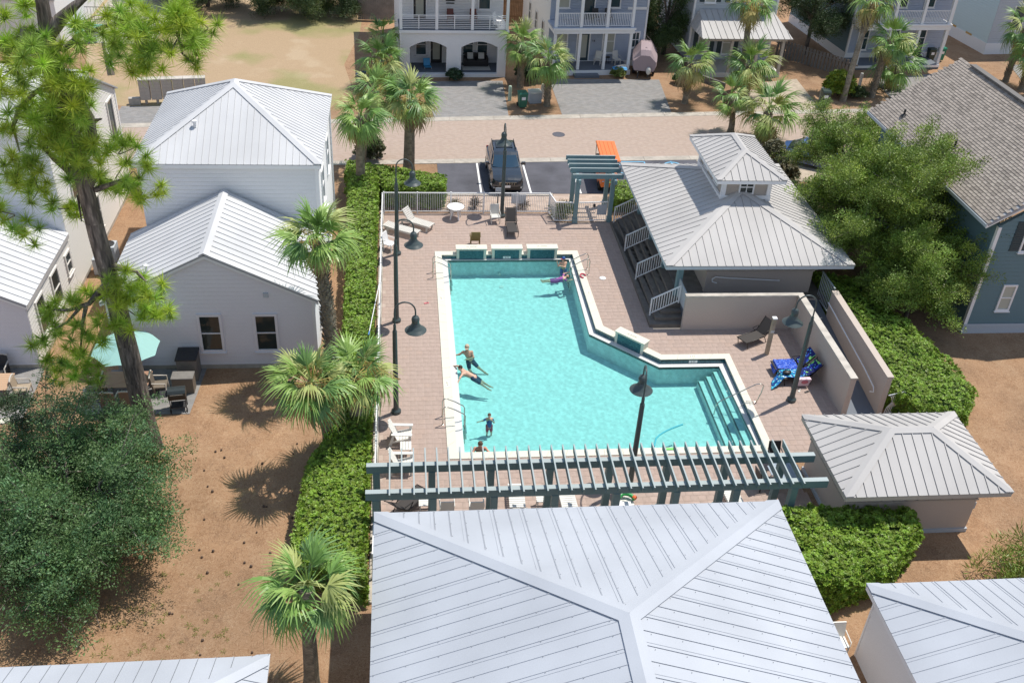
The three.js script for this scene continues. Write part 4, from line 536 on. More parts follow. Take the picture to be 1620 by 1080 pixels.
{ // white house with arched porch
  const t = thing('arched_porch_house', 'white house with two wide arches and railed upper balcony', 'house', [0, 0, 72.05], R(2.7)), W = 7.72, H = 3.05;
  const shp = new THREE.Shape([[0, -0.05], [W, -0.05], [W, 3.3], [0, 3.3]].map(([x, y]) => new THREE.Vector2(x, y)));
  for (const [a, b] of [[0.62, 3.3], [4.38, 7.08]]) { const h = new THREE.Path(); h.moveTo(a, 0.2); h.lineTo(b, 0.2); h.lineTo(b, 2.2); for (let i = 0; i <= 14; i++) { const u = i / 14; h.lineTo(b + (a - b) * u, 2.2 + 0.42 * Math.sin(Math.PI * u)); } h.lineTo(a, 0.2); shp.holes.push(h); }
  const eg = new THREE.ExtrudeGeometry(shp, { depth: 0.35, bevelEnabled: false, curveSegments: 8 }); eg.translate(0, 0, -0.35); obj('arched_wall', eg, m.whiteWall, t);
  new MB().box(0.05, W - 0.05, -0.05, 0.22, 0.35, 2.5).build('porch_floor', m.shaleDeck, t);
  boardWall(t, [[0, 0.2, 2.5], [W, 0.2, 2.5], [W, 6.6, 2.5], [0, 6.6, 2.5]], [0, 0, -1], m.whiteWall, 0.2);
  new MB().box(0.02, W - 0.02, -0.05, 7.2, 2.7, 12).build('wall', m.whiteWall, t); new MB().box(0, 0.2, 0.2, 3.3, 0.36, 2.48).build('side_wall', m.whiteWall, t); new MB().box(W - 0.2, W, 0.2, 3.3, 0.36, 2.48).build('side_wall', m.whiteWall, t);
  new MB().box(-0.12, W + 0.12, 3.301, 3.48, -0.1, 2.5).build('balcony_floor', m.shaleDeck, t); new MB().box(-0.14, W + 0.14, 3.25, 3.45, -0.14, -0.102).build('fascia', m.white, t);
  for (const x of [0.0, 2.57, 5.15, W - 0.02]) new MB().box(x - 0.1, x + 0.1, 3.48, 6.4, -0.06, 0.14).build('balcony_post', m.white, t);
  for (const [a, b] of [[0.1, 2.47], [2.67, 5.05], [5.25, W - 0.12]]) { const r = new THREE.Group(); r.name = 'balcony_rail'; t.add(r); railing(r, [a, 3.48, 0.04], [b, 3.48, 0.04], 1.0, { horizontal: 6, bar: 0.03 }); new MB().box((a + b) / 2 - 0.03, (a + b) / 2 + 0.03, 3.5, 4.45, 0.02, 0.06).build('post', m.white, r); }
  new MB().box(-0.3, W + 0.3, 6.4, 6.65, -0.3, 2.6).build('upper_beam', m.white, t); hipRoof(t, -0.5, W + 0.5, -0.5, 12.3, 7.2, 2.2, 0.4, m.roofWhite, { rib: 0.03 });
  windowAt(t, [1.6, 1.62, 2.5], [0, 0, -1], 0.72, 1.5, { glass: m.glassBlue }); windowAt(t, [5.15, 1.62, 2.5], [0, 0, -1], 0.72, 1.5, { glass: m.glassBlue }); windowAt(t, [6.25, 1.62, 2.5], [0, 0, -1], 0.72, 1.5, { glass: m.glassBlue }); doorAt(t, [2.75, 0.22, 2.5], [0, 0, -1], 0.85, 2.15, m.darkDoor, { glass: m.curtain });
  windowAt(t, [6.3, 5.1, 2.5], [0, 0, -1], 0.8, 1.6, { glass: m.glassBlue }); doorAt(t, [1.5, 3.5, 2.5], [0, 0, -1], 0.9, 2.15, m.darkDoor, { glass: m.curtain }); 
  const at = (x, y, d) => { const c = Math.cos(R(2.7)), s = Math.sin(R(2.7)); return [x * c - d * s, y, 72.05 + x * s + d * c]; };
  const sb = thing('sailboat_decoration', 'dark sailboat wall decoration with pale sails above the balcony', 'wall decoration', at(3.75, 4.85, 2.44), R(2.7)); new MB().hexa([[-0.3, 0, -0.06], [0.3, 0, -0.06], [0.3, 0, 0], [-0.3, 0, 0]], [[-0.45, 0.2, -0.06], [0.45, 0.2, -0.06], [0.45, 0.2, 0], [-0.45, 0.2, 0]]).build('hull', m.black, sb); new MB().face([[0.02, 0.25, -0.03], [0.4, 0.25, -0.03], [0.02, 0.95, -0.03]], [0, 0.4, 1]).face([[-0.02, 0.25, -0.03], [-0.36, 0.25, -0.03], [-0.02, 1.05, -0.03]], [0, 0.4, 1]).build('sail', m.slate, sb); new MB().box(-0.3, 0.3, -0.2, -0.13, -0.05, 0).build('base', m.black, sb);
  const bc = thing('beach_toy', 'bright blue plastic beach chair on the left porch floor', 'beach chair', at(2.0, 0.22, 1.3), R(10)); new MB().hexa([[-0.25, 0.12, -0.3], [0.25, 0.12, -0.3], [0.25, 0.1, 0.15], [-0.25, 0.1, 0.15]], [[-0.25, 0.17, -0.3], [0.25, 0.17, -0.3], [0.25, 0.15, 0.15], [-0.25, 0.15, 0.15]]).build('seat', M([0.05, 0.3, 0.55], 0.5), bc); new MB().hexa([[-0.25, 0.14, 0.15], [0.25, 0.14, 0.15], [0.25, 0.14, 0.2], [-0.25, 0.14, 0.2]], [[-0.25, 0.6, 0.4], [0.25, 0.6, 0.4], [0.25, 0.6, 0.45], [-0.25, 0.6, 0.45]]).build('backrest', M([0.05, 0.3, 0.55], 0.5), bc); for (const x of [-0.25, 0.25]) new MB().tube([[x, 0, -0.3], [x, 0.12, -0.2], [x, 0, 0.25]], 0.015, 5).build('leg', m.white, bc);
  const so = thing('porch_sofa', 'dark wicker loveseat with two patterned cushions on right porch', 'sofa', at(5.7, 0.22, 1.9), R(2.7)); new MB().box(-0.85, 0.85, 0.05, 0.42, -0.4, 0.4).build('base', m.black, so); new MB().box(-0.85, 0.85, 0.42, 0.85, 0.25, 0.42).build('backrest', m.black, so); for (const x of [-0.92, 0.8]) new MB().box(x, x + 0.12, 0.05, 0.64, -0.4, 0.42).build('arm', m.black, so); for (const x of [-0.42, 0.42]) { new MB().box(x - 0.38, x + 0.38, 0.42, 0.5, -0.38, 0.24).build('seat_cushion', m.dark, so); new MB().hexa([[x - 0.22, 0.5, 0.0], [x + 0.22, 0.5, 0.0], [x + 0.22, 0.5, 0.12], [x - 0.22, 0.5, 0.12]], [[x - 0.22, 0.92, 0.14], [x + 0.22, 0.92, 0.14], [x + 0.22, 0.92, 0.25], [x - 0.22, 0.92, 0.25]]).build('cushion', m.slate, so); }
  tag(new MB().box(4.6, 6.7, 0.225, 0.232, 0.5, 1.6).build('doormat', m.slate), 'pale bordered rug before the loveseat on porch', 'rug').position.set(0, 0, -72.05 - 0.25); scene.children[scene.children.length - 1].rotation.y = R(2.7);
  for (const [x, l] of [[3.7, 'left'], [5.4, 'right']]) chairAt('balcony_chair', l === 'left' ? 'reddish chair behind balcony rail below the sailboat' : 'reddish chair on the balcony beside the right window', 'chair', at(x, 3.48, 1.6), R(2.7), M([0.16, 0.06, 0.05], 0.7));
  chairAt('balcony_chair', 'white chair at the right end of the balcony', 'chair', at(7.1, 3.48, 0.9), R(60), m.white);
}
{ // blue-grey house with square posts
  const t = thing('porch_house', 'blue-grey house with white square porch posts and baluster balcony', 'house', [11.35, 0, 73.0], R(5)), W = 6.05;
  boardWall(t, [[0, 0.4, 2.0], [7.6, 0.4, 2.0], [7.6, 8, 2.0], [0, 8, 2.0]], [0, 0, -1], m.blueSiding, 0.2);
  boardWall(t, [[-0.0, 0.4, 2.02], [0, 0.4, 12], [0, 8, 12], [0, 8, 2.02]], [-1, 0, 0], m.creamWall, 0.2);
  new MB().box(0.2, 7.58, -0.05, 8, 2.2, 12).build('wall', m.blueSiding, t); new MB().box(7.52, 7.66, 0.4, 8, 1.93, 2.1).build('corner_board', m.white, t); new MB().box(-0.05, 7.62, -0.05, 0.4, 1.96, 2.19).build('foundation', m.white, t);
  new MB().box(-0.1, W, -0.05, 0.36, -0.05, 1.95).build('porch_floor', m.shaleDeck, t); new MB().box(-0.13, W + 0.03, -0.05, 0.33, -0.1, -0.052).build('porch_skirt', m.white, t); new MB().box(1.6, 3.5, -0.05, 0.14, -0.7, -0.11).build('porch_step', m.shaleDeck, t);
  for (const x of [0.05, 1.95, 3.95, 5.9]) new MB().box(x - 0.1, x + 0.1, 0.36, 3.1, 0.0, 0.2).build('post', m.white, t);
  new MB().box(-0.12, W + 0.05, 3.1, 3.4, -0.06, 1.95).build('beam', m.white, t); new MB().box(-0.16, W + 0.1, 3.401, 3.55, -0.12, 1.97).build('balcony_floor', m.blueSiding, t); new MB().box(-0.18, W + 0.12, 3.38, 3.53, -0.16, -0.121).build('fascia', m.white, t);
  for (const x of [0.05, 1.95, 3.95, 5.9]) new MB().box(x - 0.1, x + 0.1, 3.55, 6.3, 0.0, 0.2).build('balcony_post', m.white, t);
  for (const [a, b] of [[0.15, 1.85], [2.05, 3.85], [4.05, 5.8]]) { const r = new THREE.Group(); r.name = 'balcony_rail'; t.add(r); railing(r, [a, 3.55, 0.1], [b, 3.55, 0.1], 1.02, { step: 0.13, bar: 0.035 }); }
  new MB().box(-0.3, W + 0.3, 6.3, 6.6, -0.3, 1.95).build('upper_beam', m.white, t); hipRoof(t, -0.5, 8.1, -0.5, 12.4, 8.0, 2.2, 0.4, m.roofWhite, { rib: 0.03 });
  windowAt(t, [0.95, 1.9, 2], [0, 0, -1], 0.95, 1.7, { glass: m.curtain }); windowAt(t, [4.75, 1.9, 2], [0, 0, -1], 0.85, 1.7, { glass: m.curtain }); doorAt(t, [2.75, 0.38, 2], [0, 0, -1], 0.9, 2.2, m.shutter, { glass: m.curtain }); windowAt(t, [6.9, 2.0, 2], [0, 0, -1], 0.5, 1.1, { cols: 2, glass: m.glassBlue });
  windowAt(t, [0.95, 5.2, 2], [0, 0, -1], 0.85, 1.4, { glass: m.curtain }); doorAt(t, [2.9, 3.55, 2], [0, 0, -1], 0.9, 2.2, m.shutter, { glass: m.glassBlue }); windowAt(t, [4.9, 5.2, 2], [0, 0, -1], 0.85, 1.4, { glass: m.glassBlue }); windowAt(t, [6.9, 5.9, 2], [0, 0, -1], 0.8, 1.2, {}); for (const d of [4, 6.5, 9]) windowAt(t, [0, 2.2, d], [-1, 0, 0], 0.6, 1.3, { mat: m.creamWall }); new MB().box(6.0, 7.6, 4.3, 4.5, 1.93, 1.97).build('trim_band', m.white, t);
  const num = canvasTex(64, 64, (c) => { c.fillStyle = '#a9b2c4'; c.fillRect(0, 0, 64, 64); c.fillStyle = '#23262c'; c.font = 'bold 44px sans-serif'; c.textAlign = 'center'; c.textBaseline = 'middle'; c.fillText('14', 32, 34); }, null, false); const pg = new THREE.PlaneGeometry(0.34, 0.34); pg.rotateY(0); pg.translate(3.55, 1.95, -1.955); obj('house_number', pg, M([0.9, 0.9, 0.9], 0.7, { map: num }), t);
  const at = (x, y, d) => { const c = Math.cos(R(5)), s = Math.sin(R(5)); return [11.35 + x * c - d * s, y, 73.0 + x * s + d * c]; };
  chairAt('rocking_chair', 'pale rocking chair right of the porch door', 'chair', at(3.8, 0.36, 1.2), R(-20), m.slate); chairAt('rocking_chair', 'pale rocking chair at right corner of the porch by post', 'chair', at(5.3, 0.36, 1.2), R(20), m.slate);
  const st = thing('side_table', 'small dark side table between the porch rocking chairs', 'table', at(4.6, 0.36, 1.3), 0); new MB().lathe([[0, 0.5], [0.22, 0.5], [0.22, 0.53], [0, 0.53]], [0, 0, 0], 12).build('tabletop', m.dark, st); for (const a of [0, 2.1, 4.2]) new MB().tube([[0.16 * Math.cos(a), 0, 0.16 * Math.sin(a)], [0.08 * Math.cos(a), 0.5, 0.08 * Math.sin(a)]], 0.015, 5).build('leg', m.dark, st);
  for (const [x, l] of [[3.35, 'centre'], [4.35, 'right']]) chairAt('balcony_chair', l === 'centre' ? 'dark chair on blue-grey house balcony beside the door' : 'dark chair on blue-grey house balcony near right post', 'chair', at(x, 3.55, 1.3), R(5), m.dark);
}
{ // house with metal porch roof
  const t = thing('porch_house', 'grey-blue house with shuttered windows and sunlit metal porch roof', 'house', [23.0, 0, 73.15], R(2.6)), W = 6.3;
  boardWall(t, [[-0.3, 0.3, 3.2], [6.4, 0.3, 3.2], [6.4, 8.5, 3.2], [-0.3, 8.5, 3.2]], [0, 0, -1], m.greySiding, 0.2);
  boardWall(t, [[-0.3, 0.3, 3.22], [-0.3, 0.3, 12], [-0.3, 8.5, 12], [-0.3, 8.5, 3.22]], [-1, 0, 0], m.greySiding, 0.2); boardWall(t, [[6.4, 0.3, 3.22], [6.4, 0.3, 12], [6.4, 8.5, 12], [6.4, 8.5, 3.22]], [1, 0, 0], m.greySiding, 0.2);
  new MB().box(-0.1, 6.2, -0.05, 8.4, 3.4, 11.9).build('wall', m.greySiding, t); for (const x of [-0.36, 6.32]) new MB().box(x, x + 0.14, 0.3, 8.5, 3.12, 3.3).build('corner_board', m.white, t);
  new MB().box(-0.1, W, -0.05, 0.3, 0, 3.15).build('porch_floor', m.slate, t);
  for (const x of [0.06, 2.05, 4.15, 6.16]) new MB().box(x - 0.1, x + 0.1, 0.3, 2.75, 0.02, 0.22).build('post', m.capStone, t); new MB().box(-0.2, W + 0.1, 2.75, 3.0, -0.02, 0.24).build('beam', m.capStone, t); for (const x of [-0.18, W - 0.12]) new MB().box(x, x + 0.2, 2.75, 2.99, 0.241, 3.15).build('beam', m.capStone, t);
  const roof = new THREE.Group(); roof.name = 'porch_roof'; t.add(roof); roofFace(roof, [[-0.5, 3.02, -0.3], [W + 0.4, 3.02, -0.3], [W - 0.25, 4.25, 3.1], [0.15, 4.25, 3.1]], 0.5, m.roofGrey, { rib: 0.045 }); roofFace(roof, [[-0.5, 3.02, 3.1], [-0.5, 3.02, -0.3], [0.15, 4.25, 3.1]], 0.5, m.roofGrey); roofFace(roof, [[W + 0.4, 3.02, -0.3], [W + 0.4, 3.02, 3.1], [W - 0.25, 4.25, 3.1]], 0.5, m.roofGrey);
  for (const x of [0.9, 2.95, 5.0]) windowAt(t, [x, 5.75, 3.2], [0, 0, -1], 0.72, 1.9, { glass: m.curtain, shutters: 0.38 });
  for (const x of [0.9, 2.9]) windowAt(t, [x, 1.65, 3.2], [0, 0, -1], 0.8, 1.7, { glass: m.curtain, shutters: 0.36 }); doorAt(t, [5.0, 0.32, 3.2], [0, 0, -1], 1.0, 2.15, m.darkDoor, { glass: m.curtain });
  hipRoof(t, -0.8, 6.9, 2.7, 12.4, 8.5, 2, 0.4, m.roofGrey, { rib: 0.03 });
  const pl = thing('timber_planter', 'low dark timber retaining edge before the metal-roofed porch', 'retaining edge', [0, 0, 0]); for (let i = 0; i < 3; i++) new MB().hexa([[22.55, -0.05 + i * 0.16, 72.5 - 0.01 * i], [24.05, -0.05 + i * 0.16, 70.55 - 0.01 * i], [24.17, -0.05 + i * 0.16, 70.64], [22.67, -0.05 + i * 0.16, 72.6]], [[22.55, 0.1 + i * 0.16, 72.5 - 0.01 * i], [24.05, 0.1 + i * 0.16, 70.55 - 0.01 * i], [24.17, 0.1 + i * 0.16, 70.64], [22.67, 0.1 + i * 0.16, 72.6]]).build('timber', m.woodGrey, pl);
  chairAt('porch_chair', 'dark chair at left end of the metal-roofed porch', 'chair', [24.0, 0.3, 75.3], R(15), m.dark);
}
{ // blue house with white balcony
  const t = thing('porch_house', 'pale blue house with white balcony behind leaning palms', 'house', [36.3, 0, 75.6], R(5)), W = 7.4;
  boardWall(t, [[0, 0.7, 1.9], [8.7, 0.7, 1.9], [8.7, 8, 1.9], [0, 8, 1.9]], [0, 0, -1], m.blueSiding, 0.2); boardWall(t, [[0, 0.7, 1.92], [0, 0.7, 13], [0, 8, 13], [0, 8, 1.92]], [-1, 0, 0], m.tealSiding, 0.2); new MB().box(0.2, 8.65, 0.68, 7.9, 2.1, 12.9).build('wall', m.blueSiding, t); new MB().box(-0.04, 8.74, -0.05, 0.7, 1.86, 13).build('foundation', m.white, t); for (const x of [-0.05, 8.62]) new MB().box(x, x + 0.14, 0.7, 8, 1.83, 2.0).build('corner_board', m.white, t);
  new MB().box(-0.1, W, -0.05, 0.3, -0.1, 1.85).build('porch_floor', m.shaleDeck, t); new MB().box(-0.14, W, 0.1, 0.29, -0.15, -0.101).build('porch_skirt', m.white, t);
  for (const x of [0.06, 2.45, 4.9, 7.3]) { new MB().box(x - 0.11, x + 0.11, 0.3, 3.1, 0, 0.22).build('post', m.white, t); new MB().box(x - 0.11, x + 0.11, 3.56, 6.4, 0, 0.22).build('balcony_post', m.white, t); }
  new MB().box(-0.12, W + 0.12, 3.1, 3.42, -0.06, 1.85).build('beam', m.white, t); new MB().box(-0.16, W + 0.16, 3.421, 3.56, -0.12, 1.88).build('balcony_floor', m.white, t); for (const [a, b] of [[0.17, 2.34], [2.56, 4.79], [5.01, 7.19]]) { const r = new THREE.Group(); r.name = 'balcony_rail'; t.add(r); railing(r, [a, 3.56, 0.1], [b, 3.56, 0.1], 1.02, { step: 0.14, bar: 0.035 }); } new MB().box(-0.3, W + 0.3, 6.4, 6.7, -0.3, 1.85).build('upper_beam', m.white, t); hipRoof(t, -0.5, 9.2, -0.5, 13.4, 8, 2.2, 0.4, m.roofWhite, { rib: 0.03 });
  for (const x of [1.2, 3.9, 6.3]) { windowAt(t, [x, 1.9, 1.9], [0, 0, -1], 0.8, 1.8, { glass: m.glassBlue }); windowAt(t, [x, 5.2, 1.9], [0, 0, -1], 0.8, 1.6, { glass: m.glassBlue }); } windowAt(t, [0, 2.4, 5], [-1, 0, 0], 0.7, 1.4, {});
  for (const [x, d, q] of [[38.6, 76.6, 'left'], [42.2, 77.0, 'right']]) chairAt('porch_chair', q === 'left' ? 'dark chair at left of pale blue porch' : 'dark chair at right of pale blue porch near the bin', 'chair', [x, 0.3, d], R(5), m.dark);
}
{ // pale teal house at the right edge
  const t = thing('pale_teal_house', 'pale teal house with rust-stained footing at the upper right corner', 'house', [49.7, 0, 80.2], R(6));
  boardWall(t, [[0, 0.9, 0], [8, 0.9, 0], [8, 8, 0], [0, 8, 0]], [0, 0, -1], m.greySiding, 0.2); boardWall(t, [[0, 0.9, 0.02], [0, 0.9, 12], [0, 8, 12], [0, 8, 0.02]], [-1, 0, 0], m.paleTeal, 0.2); new MB().box(0.2, 8, 0.88, 7.9, 0.2, 12).build('wall', m.paleTeal, t); new MB().box(-0.05, 8.05, -0.05, 0.9, -0.05, 12).build('foundation', m.whiteWall, t);
  for (const [d, w] of [[2.2, 0.9], [4.6, 1.4]]) { new MB().box(-0.065, -0.051, 0.84, 1.0, d, d + w).build('rust_stain', M([0.55, 0.35, 0.12], 0.9), t); }
  windowAt(t, [2.2, 3.0, 0], [0, 0, -1], 1.0, 1.9, { glass: m.glassBlue }); windowAt(t, [0, 4.9, 3.4], [-1, 0, 0], 0.6, 0.8, {}); hipRoof(t, -0.5, 8.6, -0.5, 12.5, 8, 2, 0.4, m.roofWhite, { rib: 0.03 });
}
{ // grey-blue clapboard house with shingle roof (right)
  const t = thing('shingle_house', 'teal clapboard house with weathered grey shingle roof at right edge', 'house', [0, 0, 0]);
  const X = 26.6, F = 37.5, xr = 34.0, ye = 6.0, xm = 30.3, slope = 0.66, B = 50.3;
  boardWall(t, [[X, 0.35, F], [xr, 0.35, F], [xr, ye - 0.3, F], [xm, ye - 0.3 + slope * 3.7, F], [X, ye - 0.3, F]], [0, 0, -1], m.tealSiding, 0.2); boardWall(t, [[X, 0.35, F + 0.02], [X, 0.35, B], [X, ye - 0.3, B], [X, ye - 0.3, F + 0.02]], [-1, 0, 0], m.tealSiding, 0.2);
  new MB().box(X - 0.03, xr, -0.05, 0.35, F - 0.03, B).build('foundation', m.greySiding, t); new MB().box(X - 0.05, xr, 0.351, 0.5, F - 0.06, F - 0.031).build('water_table', m.greySiding, t); new MB().box(X - 0.04, X + 0.12, 0.5, ye - 0.35, F - 0.045, F + 0.13).build('corner_board', m.white, t);
  windowAt(t, [28.2, 1.95, F], [0, 0, -1], 0.52, 1.25, { glass: m.curtain }); windowAt(t, [28.55, 5.2, F], [0, 0, -1], 1.1, 1.45, { cols: 2, rows: 2, shutters: 0.45, glass: m.glassBlue }); windowAt(t, [X, 3.2, 42], [-1, 0, 0], 0.9, 1.6, {});
  for (const s of [-1, 1]) { const px = new THREE.Group(); }
  // shingle courses
  const roof = new THREE.Group(); roof.name = 'roof'; t.add(roof); const eL = 25.75, eR = 34.85, f0 = 37.15, b0 = 50.7, k = slope, yR = ye + (xm - eL) * k, n = nrm3([-k, 1, 0]), L = Math.hypot(xm - eL, (xm - eL) * k), s = nrm3([1, k, 0]);
  new MB().slab([[eL, ye, f0], [eL, ye, b0], [xm, yR, b0], [xm, yR, f0]].map((p) => add3(p, mul3(n, -0.02))), 0.12).build('roof_deck', m.gap, roof); new MB().slab([[eR, ye, f0], [eR, ye, b0], [xm, yR, b0], [xm, yR, f0]], 0.12).build('roof_slope', M([0.27, 0.24, 0.22], 0.95, { map: T.grain }), roof);
  const rows = 36, exp = L / rows, cw = 0.33, tm = Array.from({ length: 10 }, () => { const v = rr(0.72, 1.15); return [0.43 * v, 0.375 * v, 0.325 * v]; }), near = [], rest = [];
  for (let r = 0; r < rows; r++) for (let d = f0 + (r % 2) * cw / 2 + rr(-0.05, 0.05); d < b0 - 0.1; d += cw) { const o = add3([eL, ye, d + cw / 2], mul3(s, (r + 0.5) * exp)); (d < 43 && r < 24 ? near : rest).push(o); }
  near.sort((a, b) => a[2] - b[2]); rest.push(...near.splice(300));
  const sg = (() => { const q = (a, b, h) => add3(add3(mul3(s, a), [0, 0, b]), mul3(n, h)), e = exp / 2 - 0.006, w = cw / 2 - 0.006; return new MB().hexa([q(-e, -w, 0), q(e + 0.02, -w, -0.02), q(e + 0.02, w, -0.02), q(-e, w, 0)], [q(-e, -w, 0.03), q(e + 0.02, -w, 0.004), q(e + 0.02, w, 0.004), q(-e, w, 0.03)]).geo(); })();
  const sm = tm.map((c) => M(c, 0.95, { map: T.grain })), sw = M([1, 1, 1], 0.95, { map: T.grain });
  near.forEach((p) => { const o = obj('shingle', sg, pick(sm), roof); o.position.set(p[0], p[1], -p[2]); }); inst('shingle', sg, sw, rest.map((p) => xf(p)), roof, rest.map(() => new THREE.Color().setRGB(...pick(tm))));
  new MB().bar([xm, yR + 0.06, f0], [xm, yR + 0.06, b0 - 1.2], 0.34, 0.07).build('ridge_vent', M([0.16, 0.15, 0.14], 0.9), roof);
  for (const [a, b, q] of [[[eL, ye], [xm, yR], 1], [[eR, ye], [xm, yR], -1]]) new MB().slab([[a[0], a[1] - 0.03, f0 + 0.02], [b[0], b[1] - 0.03, f0 + 0.02], [b[0], b[1] - 0.28, f0 + 0.02], [a[0], a[1] - 0.24, f0 + 0.02]], 0.05, [0, 0, -1]).build('rake_board', m.white, roof);
  new MB().box(eL - 0.06, eL - 0.01, ye - 0.18, ye - 0.02, f0, b0).build('gutter', m.greySiding, roof);
  for (const [r, d] of [[0.16, 48.4], [0.24, 43.6]]) { const p = add3([eL, ye, d], mul3(s, r * L * 1.2)); const v = new MB().tube([p, add3(p, [0, 0.4, 0])], 0.055, 8).build('vent_pipe', m.dark, roof); new MB().lathe([[0.2, 0], [0.08, 0.12]], add3(p, [0, 0.01, 0]), 8).build('flashing', m.dark, v); }
  new MB().tube([[26.75, 0.3, 42], [26.2, 0.9, 42], [26.2, 2.6, 42]], 0.2, 8).build('downpipe', m.greySiding, t);
}
{ // roofs, pool and fences far left, cedar fences behind
  const t = thing('white_metal_house', 'white ribbed metal building seen behind the pine top at upper left', 'building', [0, 0, 0]);
  const roof = new THREE.Group(); roof.name = 'roof'; t.add(roof); roofFace(roof, [[-33, 3.6, 76.9], [-25.2, 3.6, 76.9], [-25.0, 6.6, 84], [-33, 6.6, 84]], 0.34, m.roofWhite, { rib: 0.05 }); new MB().box(-33, -25.3, -0.05, 3.45, 77.1, 90).build('wall', m.whiteWall, t); roofFace(roof, [[-44, 3.2, 71.5], [-33.4, 3.2, 71.5], [-33.6, 6.6, 79], [-44, 6.6, 79]], 0.4, m.roofBlue, { rib: 0.04 }); new MB().box(-44, -33.6, -0.05, 3.1, 71.8, 79).build('wall', m.whiteWall, t);
  for (const [x, d] of [[-26.3, 77.8], [-26.9, 77.6], [-25.9, 79.2]]) new MB().tube([[x, 3.9, d], [x, 4.7, d]], 0.06, 6).build('vent_pipe', m.white, roof);
  const p = struct('neighbour_pool_deck', sheet([[-25, 78.5], [-19, 78.5], [-19, 95], [-25, 95]], -0.035), m.kerb); struct('neighbour_pool_water', sheet([[-26.4, 80.2], [-23.6, 80.6], [-23.8, 83.2], [-26.4, 83]], -0.02), M([0.06, 0.36, 0.45], 0.1));
  const f = thing('black_fence', 'thin black bar fence around the small neighbouring pool', 'fence', [0, 0, 0]); railing(f, [-24.6, 0, 80], [-23.0, 0, 83.5], 1.1, { step: 0.25, bar: 0.02, mat: m.dark, top: 0.04 }); railing(f, [-26.2, 0, 84], [-23, 0, 84.1], 1.1, { step: 0.25, bar: 0.02, mat: m.dark, top: 0.04 });
  chairAt('deck_chair', 'pale chair on the deck beyond the small neighbouring pool, left one', 'chair', [-25.6, 0, 87], R(30), m.capStone); chairAt('deck_chair', 'pale chair on the deck beyond the small neighbouring pool, right one', 'chair', [-23.9, 0, 87.2], R(-30), m.capStone);
  const ac = thing('air_conditioner', 'grey condenser unit on straw beside white ribbed building', 'air conditioner', [-23.6, 0, 78.9]); new MB().box(-0.45, 0.45, 0, 0.9, -0.45, 0.45).build('cabinet', m.greySiding, ac); new MB().lathe([[0.4, 0], [0.4, 0.03], [0, 0.03]], [0, 0.9, 0], 12).build('fan_guard', m.dark, ac); for (let i = 0; i < 6; i++) new MB().box(-0.44, 0.44, 0.12 + i * 0.12, 0.16 + i * 0.12, -0.47, -0.45).build('louvre', m.dark, ac);
  const lw = thing('low_wall', 'pale low garden wall running along the straw edge of the lot', 'wall', [0, 0, 0]); new MB().bar([-20.4, 0.2, 71.5], [-22.6, 0.2, 79], 0.25, 0.5).build('wall_panel', m.kerb, lw); new MB().bar([-20.4, 0.47, 71.5], [-22.6, 0.47, 79], 0.3, 0.05).build('cap', m.capStone, lw);
  const w = thing('cedar_fence', 'orange cedar board fence between white and blue-grey houses', 'fence', [0, 0, 0]); for (let i = 0; i < 17; i++) { const x = 8.6 + i * 0.15; new MB().box(x, x + 0.14, 0, 3.4, 86.0, 86.03).build('board', m.wood, w); } for (const y of [0.5, 1.7, 2.9]) new MB().box(8.6, 11.15, y, y + 0.1, 86.04, 86.1).build('rail', m.wood, w);
  const z = thing('grey_fence', 'dark weathered board fence left of the arched white house', 'fence', [0, 0, 0]); for (let i = 0; i < 22; i++) { const x = -3.6 + i * 0.15; new MB().box(x, x + 0.14, 0, 2.6, 86.0, 86.03).build('board', m.woodGrey, z); } for (const y of [0.5, 1.9]) new MB().box(-3.6, -0.3, y, y + 0.1, 86.04, 86.1).build('rail', m.woodGrey, z);
  const y = thing('grey_fence', 'low brown board fence under the dark tree beside metal-roofed porch house', 'fence', [0, 0, 0]); for (let i = 0; i < 24; i++) { const u = i / 24, x = 30.7 + 4.6 * u, d = 78.5 - 5.5 * u; new MB().cbox([x, 0.7, d], [0.19, 1.4, 0.03], -0.87).build('board', m.woodGrey, y); } new MB().bar([30.7, 1.1, 78.56], [35.3, 1.1, 73.06], 0.05, 0.1).build('rail', m.woodGrey, y);
  // slatted cluster mailboxes
  const c = thing('mailbox_cluster', 'row of tan cluster mailboxes at the edge of grassy lot', 'mailbox', [-17.3, 0, 65.75], R(8)); for (let i = 0; i < 6; i++) { const b = new MB().box(i * 0.72 + 0.02, i * 0.72 + 0.68, 0.3, 1.62, 0, 0.5).build('cabinet', m.beige, c); new MB().box(i * 0.72, i * 0.72 + 0.7, 1.621, 1.7, -0.03, 0.53).build('cap', m.capStone, b); new MB().box(i * 0.72 + 0.27, i * 0.72 + 0.43, -0.03, 0.299, 0.15, 0.35).build('pedestal', m.beige, b); for (let j = 0; j < 5; j++) for (let q = 0; q < 2; q++) new MB().box(i * 0.72 + 0.06 + q * 0.3, i * 0.72 + 0.33 + q * 0.3, 0.4 + j * 0.235, 0.61 + j * 0.235, -0.012, 0.0).build('mail_door', m.beige, b); }
  new MB().box(-0.75, -0.02, -0.03, 0.42, 0.05, 0.4).build('base', m.kerb, c);
}
